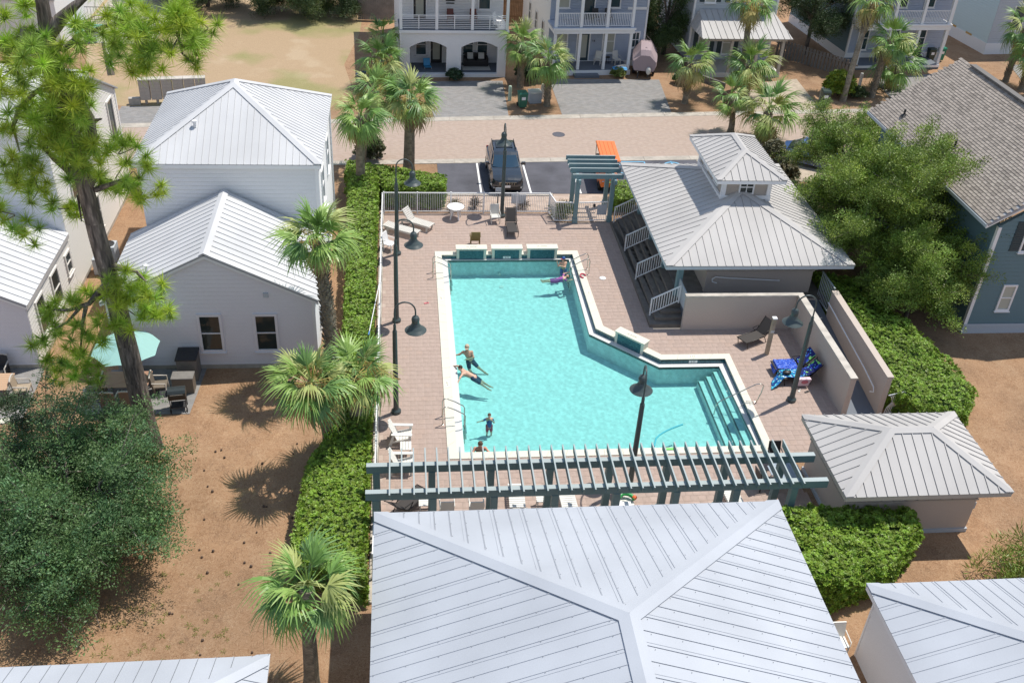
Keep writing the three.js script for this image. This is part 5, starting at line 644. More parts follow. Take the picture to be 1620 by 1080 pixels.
// ---------------------------------------------------------------- vehicles
const wheel = (parent, x, d, r, w = 0.24, along = 'd') => { const t = new MB(), P = [[r * 0.62, -w / 2], [r * 0.94, -w / 2], [r, -w / 2 + 0.04], [r, w / 2 - 0.04], [r * 0.94, w / 2], [r * 0.62, w / 2]]; t.lathe(P, [0, 0, 0], 22); const g = t.geo(); g.rotateZ(Math.PI / 2); const o = obj('wheel', g, m.rubber, parent); o.position.set(x, r, -d);
  const h = new MB().lathe([[0, -w * 0.42], [r * 0.62, -w * 0.42], [r * 0.62, w * 0.42], [0, w * 0.36]], [0, 0, 0], 14).geo(); h.rotateZ(Math.PI / 2); obj('rim', h, m.steel, o); return o; };
// body lofted from sections along d: each [d, halfwidth low, y low, halfwidth belt, y belt, halfwidth top, y top]
function loft(sec, seg = 1) { const mb = new MB(), ring = ([d, a, y0, b, y1, c, y2]) => [[-a, y0, d], [-b, (y0 + y1) / 2, d], [-b, y1, d], [-c, y2, d], [-c * 0.5, y2 + 0.02, d], [0, y2 + 0.03, d], [c * 0.5, y2 + 0.02, d], [c, y2, d], [b, y1, d], [b, (y0 + y1) / 2, d], [a, y0, d]], r = sec.map(ring);
  for (let i = 0; i + 1 < r.length; i++) for (let k = 0; k + 1 < r[i].length; k++) mb.face([r[i][k], r[i][k + 1], r[i + 1][k + 1], r[i + 1][k]], [0, (sec[i][2] + sec[i][6]) / 2, (sec[i][0] + sec[i + 1][0]) / 2]);
  mb.face(r[0], [0, 0.5, sec[0][0] + 1]); mb.face(r[r.length - 1], [0, 0.5, sec[r.length - 1][0] - 1]); return mb; }
{
  const paint = M([0.010, 0.018, 0.030], 0.25, { clearcoat: 1, clearcoatRoughness: 0.06 }), gls = M([0.02, 0.05, 0.085], 0.06, { ior: 1.7 }), t = thing('suv', 'dark blue-black SUV parked nose-in between white lines', 'car', [6.02, -0.03, 54.75], 0);
  loft([[-2.44, 0.52, 0.46, 0.58, 0.62, 0.5, 0.8], [-2.38, 0.74, 0.38, 0.8, 0.66, 0.72, 0.9], [-2.24, 0.86, 0.32, 0.92, 0.74, 0.84, 0.99], [-2.0, 0.91, 0.3, 0.965, 0.8, 0.84, 1.06], [-1.5, 0.92, 0.28, 0.98, 0.88, 0.82, 1.12], [-1.0, 0.93, 0.28, 0.985, 0.94, 0.86, 1.15], [1.2, 0.93, 0.28, 0.985, 0.98, 0.93, 1.14], [1.9, 0.92, 0.32, 0.96, 0.98, 0.9, 1.14], [2.2, 0.86, 0.38, 0.9, 0.92, 0.82, 1.12], [2.3, 0.76, 0.42, 0.8, 0.9, 0.74, 1.06]]).build('body', paint, t);
  loft([[-1.12, 0.84, 1.1, 0.84, 1.12, 0.82, 1.14], [-0.42, 0.86, 1.1, 0.83, 1.22, 0.68, 1.56], [-0.1, 0.87, 1.1, 0.84, 1.22, 0.68, 1.68], [0.35, 0.87, 1.1, 0.85, 1.22, 0.69, 1.73], [1.2, 0.87, 1.1, 0.85, 1.22, 0.69, 1.73], [1.7, 0.86, 1.1, 0.84, 1.2, 0.66, 1.67], [2.15, 0.82, 1.08, 0.81, 1.1, 0.76, 1.14]]).build('cabin', paint, t);
  const q = (pts, name, mat, par = t) => new MB().slab(pts, 0.02, (() => { let n = nrm3(crs3(sub3(pts[1], pts[0]), sub3(pts[2], pts[0]))); if (dot3(n, sub3(pts[0], [0, 1, 0.3])) < 0) n = mul3(n, -1); return n; })()).build(name, mat, par);
  { const ws = new MB(), P = (u, v) => { const x = (u - 0.5) * (1.56 - 0.26 * v); return [x, 1.17 + 0.44 * v + 0.03, -1.1 + 0.7 * v - 0.13 * (1 - (x / 0.8) ** 2) * (1 - 0.5 * v)]; }; const N = (u, v) => { const e = 0.02, n = nrm3(crs3(sub3(P(u + e, v), P(u - e, v)), sub3(P(u, v + e), P(u, v - e)))); return n[1] < 0 ? mul3(n, -1) : n; }; for (let i = 0; i < 10; i++) for (let k = 0; k < 4; k++) { const a = [i / 10, k / 4], b = [(i + 1) / 10, k / 4], c = [(i + 1) / 10, (k + 1) / 4], d = [i / 10, (k + 1) / 4]; ws.tri(P(...a), P(...b), P(...c), N(...a), N(...b), N(...c)).tri(P(...a), P(...c), P(...d), N(...a), N(...c), N(...d)); } ws.build('windscreen', gls, t); } q([[-0.5, 1.78, 0.36], [0.5, 1.78, 0.36], [0.5, 1.785, 1.1], [-0.5, 1.785, 1.1]], 'sunroof', M([0.012, 0.016, 0.02], 0.18));
  for (const s of [-1, 1]) { q([[s * 0.872, 1.16, -0.6], [s * 0.872, 1.16, 0.42], [s * 0.735, 1.62, 0.42], [s * 0.735, 1.6, -0.1]], 'side_window', gls); q([[s * 0.872, 1.16, 0.5], [s * 0.872, 1.16, 1.5], [s * 0.735, 1.62, 1.35], [s * 0.735, 1.62, 0.5]], 'side_window', gls); new MB().bar([s * 0.66, 1.79, 0.2], [s * 0.66, 1.78, 1.6], 0.04, 0.05).build('roof_rail', m.black, t);
    const mi = new MB().cbox([s * 1.08, 1.2, -0.62], [0.22, 0.17, 0.12]).build('mirror', paint, t); new MB().bar([s * 0.9, 1.16, -0.62], [s * 1.0, 1.18, -0.62], 0.05, 0.05).build('mirror_arm', m.black, mi);
    const hl = new MB().hexa([[s * 0.5, 0.72, -2.44], [s * 0.87, 0.74, -2.28], [s * 0.87, 0.74, -2.2], [s * 0.5, 0.72, -2.3]], [[s * 0.5, 0.8, -2.42], [s * 0.87, 0.86, -2.26], [s * 0.87, 0.86, -2.2], [s * 0.5, 0.8, -2.3]]).build('headlight', M([0.5, 0.52, 0.55], 0.15), t); new MB().box(s > 0 ? 0.5 : -0.82, s > 0 ? 0.82 : -0.5, 0.44, 0.49, -2.43, -2.38).build('fog_light', M([0.5, 0.52, 0.52], 0.2), t);
    for (const d of [-1.48, 1.42]) { wheel(t, s * 0.86, d, 0.38); new MB().lathe([[0.38, -0.06], [0.46, -0.06], [0.46, 0.06], [0.38, 0.06]], [0, 0, 0], 20); }
    q([[s * 0.92, 0.99, -0.9], [s * 0.93, 0.99, 1.6], [s * 0.93, 1.01, 1.6], [s * 0.92, 1.01, -0.9]], 'chrome_strip', m.steel); for (const d of [-0.4, 0.65]) new MB().box(s * 0.985 - 0.015, s * 0.985 + 0.015, 0.86, 0.89, d, d + 0.2).build('door_handle', m.black, t); new MB().box(s > 0 ? 0.8 : -0.9, s > 0 ? 0.9 : -0.8, 0.85, 1.05, 2.3, 2.38).build('tail_light', M([0.3, 0.01, 0.01], 0.3), t); }
  const gr = new MB().box(-0.5, 0.5, 0.66, 0.8, -2.46, -2.4).build('grille', m.black, t); for (let i = 0; i < 7; i++) { const x = -0.42 + i * 0.14; new MB().box(x - 0.012 - 0.035, x - 0.035 + 0.012, 0.67, 0.79, -2.475, -2.461).build('grille_bar', m.steel, gr); } new MB().box(-0.52, 0.52, 0.801, 0.82, -2.465, -2.4).build('chrome_strip', m.steel, t);
  new MB().box(-0.75, 0.75, 0.36, 0.52, -2.46, -2.42).build('bumper_insert', m.black, t); new MB().box(-0.16, 0.16, 0.5, 0.64, -2.49, -2.465).build('licence_plate', m.white, t); new MB().box(-0.7, 0.7, 1.12, 1.13, -1.0, -0.96).build('wiper', m.black, t);
}
{ // orange golf cart
  const or = M([0.85, 0.20, 0.035], 0.4, { clearcoat: 0.5 }), t = thing('golf_cart', 'golf cart with bright orange roof parked beside the entrance trellis', 'golf cart', [12.15, -0.03, 54.3], R(-3));
  const rf = new MB().hexa([[-0.58, 1.88, -1.35], [0.58, 1.88, -1.35], [0.58, 1.88, 1.6], [-0.58, 1.88, 1.6]], [[-0.54, 1.94, -1.3], [0.54, 1.94, -1.3], [0.54, 1.94, 1.55], [-0.54, 1.94, 1.55]]).build('roof', or, t); for (const x of [-0.36, -0.12, 0.12, 0.36]) new MB().box(x - 0.03, x + 0.03, 1.941, 1.965, -1.2, 1.45).build('roof_rib', or, rf);
  loft([[-1.5, 0.45, 0.3, 0.5, 0.5, 0.42, 0.62], [-1.2, 0.52, 0.26, 0.56, 0.62, 0.5, 0.82], [-0.85, 0.55, 0.25, 0.58, 0.7, 0.54, 0.95], [-0.75, 0.56, 0.25, 0.58, 0.3, 0.56, 0.34], [0.0, 0.56, 0.25, 0.58, 0.3, 0.56, 0.34], [0.05, 0.56, 0.25, 0.58, 0.55, 0.56, 0.62], [1.4, 0.54, 0.3, 0.56, 0.55, 0.52, 0.62]]).build('body', or, t);
  for (const [d, h] of [[0.3, 0.68], [1.0, 0.68]]) { new MB().box(-0.52, 0.52, 0.62, h + 0.1, d - 0.22, d + 0.22).build('seat', m.black, t); new MB().hexa([[-0.52, 0.78, d + 0.18], [0.52, 0.78, d + 0.18], [0.52, 0.78, d + 0.26], [-0.52, 0.78, d + 0.26]], [[-0.5, 1.2, d + 0.28], [0.5, 1.2, d + 0.28], [0.5, 1.2, d + 0.34], [-0.5, 1.2, d + 0.34]]).build('seat_back', m.black, t); }
  for (const x of [-0.52, 0.52]) for (const [a, b] of [[-0.95, -0.75], [1.35, 1.45]]) new MB().tube([[x, 0.7, a], [x, 1.88, b]], 0.02, 6).build('roof_post', m.black, t); for (const x of [-0.5, 0.5]) for (const d of [-1.15, 1.1]) wheel(t, x, d, 0.26, 0.2); new MB().slab([[-0.5, 0.98, -0.9], [0.5, 0.98, -0.9], [0.5, 1.8, -0.74], [-0.5, 1.8, -0.74]], 0.01, [0, 0.2, -1]).build('windscreen', M([0.9, 0.95, 0.95], 0.05, { transmission: 1, thickness: 0 }), t); for (const x of [-0.36, 0.36]) new MB().ell([x, 0.62, -1.45], [0.08, 0.05, 0.05], 8).build('headlight', M([0.6, 0.6, 0.6], 0.2), t); new MB().tube([[-0.25, 0.75, -0.75], [-0.25, 1.02, -0.5]], 0.02, 6).build('steering_column', m.black, t);
}
{ // covered boat on trailer
  const cv = M([0.46, 0.36, 0.38], 0.85, { map: T.fine }), t = thing('covered_boat', 'boat under a mauve canvas cover on its trailer beside blue-grey house', 'boat', [18.7, -0.02, 74.6], R(-12)), S = [];
  for (const [d, w, y0, y1, yt] of [[-2.0, 0.85, 0.55, 1.25, 1.7], [-1.7, 0.92, 0.5, 1.3, 2.05], [-0.6, 0.95, 0.5, 1.35, 2.25], [0.8, 0.9, 0.55, 1.35, 2.05], [1.8, 0.6, 0.7, 1.3, 1.65], [2.3, 0.2, 0.9, 1.25, 1.4]]) S.push([d, w * 0.85, y0, w, y1, w * 0.42, yt]);
  loft(S).build('canvas_cover', cv, t); for (let i = 0; i < 4; i++) new MB().tube([[-0.9, 1.2, -1.4 + i], [-0.5, 1.75, -1.4 + i], [0, 2.2, -1.4 + i], [0.5, 1.75, -1.4 + i], [0.9, 1.2, -1.4 + i]], 0.02, 5).build('cover_strap', cv, t);
  for (const x of [-0.75, 0.75]) { wheel(t, x, -1.0, 0.3, 0.2); new MB().bar([x * 0.6, 0.42, -1.9], [x * 0.6, 0.42, 1.6], 0.08, 0.08).build('trailer_rail', m.steel, t); } new MB().box(-0.8, 0.8, 0.28, 0.34, -1.05, -0.95).build('axle', m.dark, t); new MB().ell([0.35, 0.62, -2.1], [0.2, 0.3, 0.18], 8).build('outboard_motor', m.slate, t); new MB().tube([[0.35, 0.5, -2.1], [0.35, 0.15, -2.1]], 0.06, 6).build('motor_leg', m.dark, t); new MB().tube([[-0.4, 0.4, -2.0], [-0.45, 0.02, -2.2]], 0.04, 6).build('jack_stand', m.dark, t);
}
{ // car half hidden under the tree
  const p = M([0.03, 0.08, 0.26], 0.3, { clearcoat: 1, clearcoatRoughness: 0.05 }), t = thing('blue_car', 'blue car mostly hidden beneath the crape tree by roadside', 'car', [26.3, -0.03, 57.0], R(58)); loft([[-2.2, 0.75, 0.4, 0.8, 0.55, 0.7, 0.68], [-1.9, 0.85, 0.25, 0.88, 0.65, 0.8, 0.8], [-0.9, 0.87, 0.22, 0.9, 0.8, 0.82, 0.95], [1.6, 0.87, 0.22, 0.9, 0.82, 0.82, 0.97], [2.2, 0.8, 0.35, 0.83, 0.7, 0.75, 0.85]]).build('body', p, t); loft([[-0.8, 0.8, 0.93, 0.8, 0.94, 0.78, 0.96], [-0.1, 0.79, 0.93, 0.76, 1.05, 0.6, 1.4], [1.0, 0.79, 0.93, 0.76, 1.05, 0.6, 1.4], [1.8, 0.78, 0.93, 0.76, 0.96, 0.7, 0.98]]).build('cabin', m.glass, t); new MB().box(-0.58, 0.58, 1.425, 1.45, -0.05, 1.0).build('roof_panel', p, t); for (const x of [-0.8, 0.8]) for (const d of [-1.35, 1.3]) wheel(t, x, d, 0.32, 0.2); for (const x of [-0.6, 0.6]) new MB().box(x - 0.16, x + 0.16, 0.58, 0.68, -2.21, -2.1).build('headlight', m.slate, t);
}
// ---------------------------------------------------------------- bins, utility pieces
function bin(label, pos, turn, mat, h = 1.05) { const t = thing('wheeled_bin', label, 'bin', pos, turn); new MB().hexa([[-0.24, 0.08, -0.28], [0.24, 0.08, -0.28], [0.24, 0.08, 0.26], [-0.24, 0.08, 0.26]], [[-0.3, h, -0.36], [0.3, h, -0.36], [0.3, h, 0.34], [-0.3, h, 0.34]]).build('body', mat, t); new MB().hexa([[-0.32, h + 0.001, -0.4], [0.32, h + 0.001, -0.4], [0.32, h + 0.001, 0.38], [-0.32, h + 0.001, 0.38]], [[-0.28, h + 0.1, -0.34], [0.28, h + 0.1, -0.34], [0.28, h + 0.07, 0.36], [-0.28, h + 0.07, 0.36]]).build('lid', mat, t); for (const x of [-0.27, 0.27]) { const g = new MB().lathe([[0.13, -0.03], [0.13, 0.03]], [0, 0, 0], 12).geo(); g.rotateZ(Math.PI / 2); const o = obj('wheel', g, m.rubber, t); o.position.set(x, 0.13, -0.3); } new MB().tube([[-0.22, h - 0.02, 0.42], [0.22, h - 0.02, 0.42]], 0.02, 6).build('handle', mat, t); new MB().box(-0.14, 0.14, h * 0.6, h * 0.8, -0.35, -0.33).build('sticker', m.white, t); return t; }
bin('green wheeled bin on straw between the two driveways', [8.35, -0.03, 66.3], R(8), m.greenBin); bin('dark green wheeled bin by the kerb beside bright shrub', [30.75, -0.03, 67.55], R(-10), m.darkBin); bin('bright green wheeled bin at right corner of pale blue porch', [44.7, -0.03, 78.3], R(5), M([0.02, 0.2, 0.12], 0.45)); bin('dark wheeled bin left of the bright green bin on the porch side', [43.7, -0.03, 78.0], R(5), m.darkBin);
{ const t = thing('utility_box', 'low grey utility cabinet behind the green bin', 'utility box', [9.35, 0, 67.4], R(8)); new MB().box(-0.42, 0.42, -0.04, 0.7, -0.35, 0.35).build('cabinet', m.greySiding, t); new MB().hexa([[-0.46, 0.701, -0.4], [0.46, 0.701, -0.4], [0.46, 0.701, 0.4], [-0.46, 0.701, 0.4]], [[-0.42, 0.8, -0.34], [0.42, 0.8, -0.34], [0.42, 0.8, 0.36], [-0.42, 0.8, 0.36]]).build('lid', m.slate, t);
  const mk = (label, x, d, mat) => { const p = thing('utility_post', label, 'post', [x, 0, d]); new MB().lathe([[0.13, -0.05], [0.12, 0.95], [0.1, 1.02], [0, 1.05]], [0, 0, 0], 12).build('post_body', mat, p); new MB().lathe([[0.14, 0], [0.14, 0.06]], [0, 0.7, 0], 12).build('collar', mat, p); }; mk('pale green marker post left of the green bin', 7.6, 67.6, M([0.42, 0.52, 0.40], 0.7)); mk('white marker post beside the palm between driveways', 9.98, 68.1, m.slate); mk('wooden post behind the dark bin at the tan driveway', 30.75, 68.3, M([0.3, 0.3, 0.24], 0.9)); mk('white marker post at the edge of blue house driveway', 35.1, 71.6, m.slate); }

// needle masses and crooked limbs of the pine, relative to its base: [x, y, d, radius, tufts, brightness]
const PUFFS = [[-0.17,14.97,-0.8,0.7,14,0.7],[-0.1,14.4,-0.8,0.7,14,0.5],[-0.27,13.86,-0.9,0.7,14,0.3],[-0.14,13.23,-0.8,0.75,14,0.3],[-0.28,12.51,-0.8,0.75,14,0.4],[-0.1,11.95,-0.8,0.6,10,0.4],[-0.65,13.42,-0.8,0.7,12,0.3],[-1.03,12.91,-0.8,0.7,12,0.5],[2.63,16.26,0.0,1.0,26,0.8],[1.32,16.32,0.3,0.9,22,0.8],[1.95,15.84,-0.5,1.0,26,0.7],[3.48,16.12,0.2,0.8,18,0.8],[3.98,15.92,0.3,0.5,9,0.9],[0.86,15.94,-0.3,0.8,16,0.7],[2.03,14.96,0.2,0.7,13,0.4],[3.71,15.53,0.0,0.35,5,0.9],[3.53,14.86,0.0,0.3,4,0.9],[1.33,14.84,0.8,0.7,12,0.3],[3.22,15.9,-0.6,0.6,10,0.6],[-1.58,15.61,0.0,0.7,12,0.8],[-1.33,16.51,0.4,0.6,8,0.6],[-0.62,15.49,-1.0,0.9,18,0.9],[-1.48,14.88,-0.6,0.9,18,0.8],[-0.1,14.88,-0.8,0.8,16,0.9],[-1.45,14.04,-0.4,0.9,16,0.6],[-0.82,13.59,0.3,0.8,14,0.4],[-2.23,13.08,0.0,0.9,16,0.6],[-1.62,12.68,0.5,0.9,14,0.4],[-0.46,13.2,0.8,0.6,8,0.4],[-0.67,12.46,0.3,0.7,10,0.3],[-1.99,12.1,-0.6,0.9,16,0.8],[-1.13,12.21,-0.6,0.7,12,0.7],[-2.8,10.97,0.0,0.8,12,0.6],[-1.69,10.99,-0.5,0.7,10,0.7],[-2.63,10.01,-0.3,0.6,8,0.5],[-1.51,9.98,0.2,0.5,6,0.5],[-2.53,9.05,0.0,0.5,6,0.5],[0.0,11.94,0.3,0.9,18,0.4],[0.81,12.05,-0.2,0.7,12,0.4],[1.26,11.61,-0.4,0.7,12,0.6],[1.61,10.74,-0.4,0.55,9,0.8],[1.09,10.67,0.2,0.6,9,0.4],[-0.5,10.76,0.7,0.7,10,0.3],[0.33,10.82,0.6,0.6,9,0.3],[-0.95,9.63,0.9,0.4,4,0.3],[0.37,7.4,-0.3,0.75,16,0.9],[1.05,6.95,-0.4,0.7,14,0.9],[0.0,7.21,-0.6,0.7,13,0.8],[0.52,6.19,-0.4,0.8,16,0.7],[1.37,6.37,-0.3,0.5,8,0.9],[-0.49,6.07,-0.2,0.7,12,0.5],[-2.74,6.16,-0.3,0.45,6,0.7],[-2.07,6.41,-0.3,0.45,6,0.6],[-1.78,5.5,-0.5,0.65,11,0.9],[-2.52,5.58,-0.4,0.45,6,0.7],[-1.23,5.1,-0.5,0.55,8,0.9],[-3.03,4.92,-0.2,0.35,4,0.4],[-1.78,4.23,-0.6,0.6,10,0.9],[-1.33,3.81,-0.6,0.5,8,0.9],[-2.58,4.24,-0.4,0.4,5,0.6],[-2.31,3.69,-0.6,0.4,5,0.8],[-1.47,6.72,0.0,0.4,5,0.5],[-1.02,6.6,0.2,0.35,4,0.6]];
const LIMBS = [[0.26,[-0.88,15.44,0.0],[-0.14,16.19,0.0],[0.34,16.6,0.0],[0.72,16.85,0.2]],[0.22,[-0.75,15.35,0.0],[-1.12,15.87,0.1],[-1.22,15.84,0.0],[-1.25,15.59,-0.2],[-1.17,15.22,-0.2]],[0.13,[-0.84,15.63,0.0],[-0.23,15.3,0.0],[0.3,15.74,0.0],[1.13,16.01,0.1],[2.27,16.25,0.0]],[0.08,[3.06,16.17,0.0],[3.58,16.0,0.0],[3.91,15.85,0.1]],[0.06,[3.12,15.9,0.0],[3.18,15.24,0.0],[3.53,14.86,0.0]],[0.16,[-0.06,12.24,0.0],[0.18,12.68,-0.2],[0.25,13.33,-0.3],[0.04,13.93,-0.3],[-0.43,14.19,-0.4],[-1.05,14.2,-0.4],[-1.38,13.94,-0.4],[-1.75,13.64,-0.4]],[0.1,[0.06,12.9,0.0],[0.35,13.19,-0.2],[0.57,13.28,-0.3]],[0.2,[-0.09,10.98,0.0],[-0.79,11.42,0.0],[-1.15,11.89,-0.1],[-1.4,12.35,-0.2]],[0.09,[-1.75,13.61,-0.3],[-2.11,12.96,-0.2],[-2.06,12.18,-0.3]],[0.1,[-0.13,10.76,0.0],[0.74,11.14,-0.1],[1.41,10.8,-0.3]],[0.13,[-0.11,7.96,0.0],[0.34,7.95,-0.2],[0.76,7.89,-0.3],[1.01,7.52,-0.3]],[0.12,[-0.2,7.47,0.0],[-1.03,6.59,-0.2],[-1.66,6.4,-0.3],[-2.28,6.41,-0.3]],[0.08,[-1.16,6.46,-0.2],[-1.31,5.95,-0.4],[-1.43,5.36,-0.5],[-1.63,4.5,-0.6]],[0.07,[-1.25,6.54,-0.2],[-1.82,5.96,-0.4],[-2.52,5.58,-0.4]],[0.08,[-0.13,10.76,0.0],[-0.72,10.54,0.0],[-0.8,9.58,0.1]]];

// ---------------------------------------------------------------- plants
// a fan-palm frond: petiole along +x, then a drooping fan of narrow folded leaflets
function frondGeo(n, spread, droop, len) {
  const p = [], nn = [], u = [], tri = (a, b, c) => { const f = nrm3(crs3(sub3(b, a), sub3(c, a))); for (const q of [a, c, b]) { p.push(q[0], q[1], -q[2]); nn.push(f[0], f[1], -f[2]); u.push(q[0], q[2]); } };
  const pet = 0.78, hub = [pet, 0.02, 0]; tri([0, 0, -0.02], [pet, 0.02, -0.012], [pet, 0.02, 0.012]); tri([0, 0, -0.02], [pet, 0.02, 0.012], [0, 0, 0.02]);
  for (let i = 0; i < n; i++) {
    const a = (i / (n - 1) - 0.5) * 2 * spread, L = len * (0.72 + 0.28 * Math.cos(a * 0.8)) * rr(0.88, 1.1), w0 = 0.043 * rr(0.85, 1.15), aj = a + rr(-0.05, 0.05), e = [Math.cos(aj), 0, Math.sin(aj)], s = [-Math.sin(aj), 0, Math.cos(aj)], roll = rr(-0.55, 0.55), P = [];
    const base = add3(hub, mul3([1, 0, 0], 0.2 * (1 - Math.abs(a) / spread))), lift = rr(-0.06, 0.1), hang = rnd() < 0.45 ? rr(0.15, 0.5) : rr(0, 0.12), TT = [0, 0.32, 0.62, 0.85, 1], WW = [0.6, 1, 0.55, 0.3, 0.04];
    for (let k = 0; k <= 4; k++) { const t = TT[k], w = w0 * WW[k], o = Math.max(0, t - 0.6), dr = -droop * L * t * t * rr(0.9, 1.1) + lift * L * t - hang * L * o * 1.4, c = add3(add3(base, mul3(e, L * (t * (1 - 0.18 * droop * t) - hang * o * 0.5))), [0, dr - 0.05 * Math.abs(a), 0]); P.push([add3(c, add3(mul3(s, w), [0, w * roll, 0])), add3(c, add3(mul3(s, -w), [0, -w * roll, 0]))]); }
    for (let k = 0; k < 4; k++) { tri(P[k][0], P[k][1], P[k + 1][1]); tri(P[k][0], P[k + 1][1], P[k + 1][0]); }
  }
  const g = new THREE.BufferGeometry(); g.setAttribute('position', new THREE.Float32BufferAttribute(p, 3)); g.setAttribute('normal', new THREE.Float32BufferAttribute(nn, 3)); g.setAttribute('uv', new THREE.Float32BufferAttribute(u, 2)); return g;
}
const FR = [frondGeo(22, 1.75, 0.3, 0.98), frondGeo(22, 1.6, 0.6, 1.0), frondGeo(22, 1.8, 0.95, 0.95), frondGeo(18, 1.0, 0.15, 0.9), frondGeo(20, 1.5, 0.45, 1.05)];
const palmGreens = [leafMat([0.21, 0.37, 0.09], 0.42), leafMat([0.16, 0.29, 0.09], 0.42), leafMat([0.29, 0.44, 0.11], 0.42), leafMat([0.42, 0.47, 0.16], 0.5)], palmYellow = leafMat([0.42, 0.36, 0.13], 0.7), palmBrown = leafMat([0.32, 0.25, 0.14], 0.8, 0.1), stalkMat = leafMat([0.60, 0.46, 0.16], 0.8, 0.15);
const bootGeo = new MB().hexa([[0, -0.06, -0.045], [0.02, -0.06, 0.045], [0.05, -0.06, 0.045], [0.05, -0.06, -0.045]], [[0.14, 0.1, -0.03], [0.14, 0.1, 0.03], [0.17, 0.1, 0.03], [0.17, 0.1, -0.03]]).geo();
function palm(label, [x, y, d], h, { top = [0, 0], r = 1.55, n = 30, girth = 0.19, boots = 0, dead = 3, stalks = 0, skirt = 0, turn = rr(0, 6) } = {}) {
  const t = thing('palm_tree', label, 'palm tree', [x, y, d]), pts = [], rad = []; for (let i = 0; i <= 8; i++) { const u = i / 8; pts.push([top[0] * u * u + 0.03 * Math.sin(u * 5), h * u - 0.06, top[1] * u * u]); rad.push(girth * (1.18 - 0.3 * u + (i === 0 ? 0.25 : 0) + (u > 0.8 ? 0.12 : 0))); }
  new MB().tube(pts, rad, 12).build('trunk', m.palmBark, t);
  if (boots) { const L = [], y0 = boots < 1 ? h * (1 - boots) : 0.2; for (let yy = y0; yy < h; yy += 0.055) for (let k = 0; k < 3; k++) { const u = yy / h, a = yy * 23 + k * 2.094 + rr(-0.3, 0.3), q = girth * (1.05 - 0.25 * u), e = new THREE.Matrix4().makeRotationY(a), mt = new THREE.Matrix4().makeTranslation(top[0] * u * u, yy, -top[1] * u * u).multiply(e).multiply(new THREE.Matrix4().makeTranslation(q * 0.75, 0, 0)).multiply(new THREE.Matrix4().makeScale(1, rr(0.8, 1.5), rr(0.8, 1.4))); L.push(mt); } inst('leaf_base', bootGeo, m.palmBark, L, t); }
  const sc = r / 1.6, hub = new THREE.Group(); hub.name = 'crown'; hub.position.set(top[0], h, -top[1]); t.add(hub);
  new MB().ell([0, -0.22, 0], [girth * 1.0, 0.26, girth * 1.0], 8).build('crown_shaft', palmGreens[1], hub); for (let i = 0; i < 3; i++) { const a = i * 2.1 + turn; new MB().tube([[0, -0.05, 0], [Math.cos(a) * 0.1, 0.55 * r / 1.6, Math.sin(a) * 0.1], [Math.cos(a) * 0.22, 1.0 * r / 1.6, Math.sin(a) * 0.22]], [0.03, 0.025, 0.004], 5, false).build('spear_leaf', palmGreens[2], hub); }
  for (let i = 0; i < Math.round(n * 0.72) + dead; i++) { const old = i < dead, u = old ? 0 : (i - dead + 0.5) / (n * 0.72), az = turn + i * 2.39996 + rr(-0.2, 0.2), el = old ? rr(-1.25, -0.85) : -0.62 + 1.85 * Math.pow(u, 1.15) + rr(-0.12, 0.12), g = old ? FR[2] : el > 0.85 ? FR[3] : el > 0.2 ? FR[pick([0, 1, 4])] : FR[pick([1, 2, 4])];
    const f = obj('frond', g, old ? pick([palmYellow, palmBrown]) : el < -0.3 && rnd() < 0.3 ? palmYellow : pick(palmGreens), hub), q = new THREE.Quaternion().setFromEuler(new THREE.Euler(0, az, el, 'YZX')), rl = new THREE.Quaternion().setFromAxisAngle(new THREE.Vector3(1, 0, 0), rr(-0.5, 0.5)); f.quaternion.copy(q.multiply(rl)); f.scale.setScalar(sc * rr(0.88, 1.1)); f.position.set(0, rr(-0.1, 0.12), 0); }
  if (stalks) { const mb = new MB(); for (let i = 0; i < stalks; i++) { const az = turn + i * 1.9 + rr(-0.4, 0.4), L = r * rr(0.7, 0.95), tip = [Math.cos(az) * L, rr(-0.55, 0.05), Math.sin(az) * L]; const mid = [tip[0] * 0.55, 0.3, tip[2] * 0.55]; mb.tube([[0, 0, 0], mid, tip], [0.02, 0.016, 0.006], 4, false); for (let k = 0; k < 46; k++) { const u = rr(0.3, 1), c = u < 0.55 ? mix3([0, 0, 0], mid, u / 0.55) : mix3(mid, tip, (u - 0.55) / 0.45), e = add3(c, [gauss() * 0.3, -Math.abs(gauss()) * 0.34, gauss() * 0.3]); mb.tri(c, e, add3(e, [0.03, 0.03, 0.01])); mb.tri(e, add3(e, [gauss() * 0.14, -0.12, gauss() * 0.14]), add3(e, [0.035, 0, 0.02])); } } mb.build('flower_stalk', stalkMat, hub, 'stuff'); }
  if (skirt) { const mb = new MB(); for (let i = 0; i < skirt; i++) { const a = rr(0, 6.3), q = rr(0.15, 0.7), y0 = rr(-0.5, 0.0); mb.tri([Math.cos(a) * q, y0, Math.sin(a) * q], [Math.cos(a) * q * 1.2, y0 - rr(0.4, 1.1), Math.sin(a) * q * 1.2], [Math.cos(a) * q + 0.05, y0, Math.sin(a) * q + 0.04]); } mb.build('dead_skirt', stalkMat, hub, 'stuff'); }
  return t;
}
const pG = 'sabal palms';
palm('tall palm with spiky leaf-base trunk beside the white gabled house', [-3.02, 0, 34.4], 6.7, { top: [-0.28, 0.1], r: 1.6, n: 36, boots: 1, stalks: 3, girth: 0.24 });
palm('broad palm with yellow flower stalks at bend of the hedge, left of two', [-2.9, 0, 29.6], 4.1, { top: [-0.4, -0.9], r: 1.6, n: 36, stalks: 7, girth: 0.22 });
palm('broad palm with yellow flower stalks overhanging the deck, right of two', [-1.95, 0, 30.2], 3.5, { top: [0.2, -0.2], r: 1.5, n: 34, stalks: 7, girth: 0.22 });
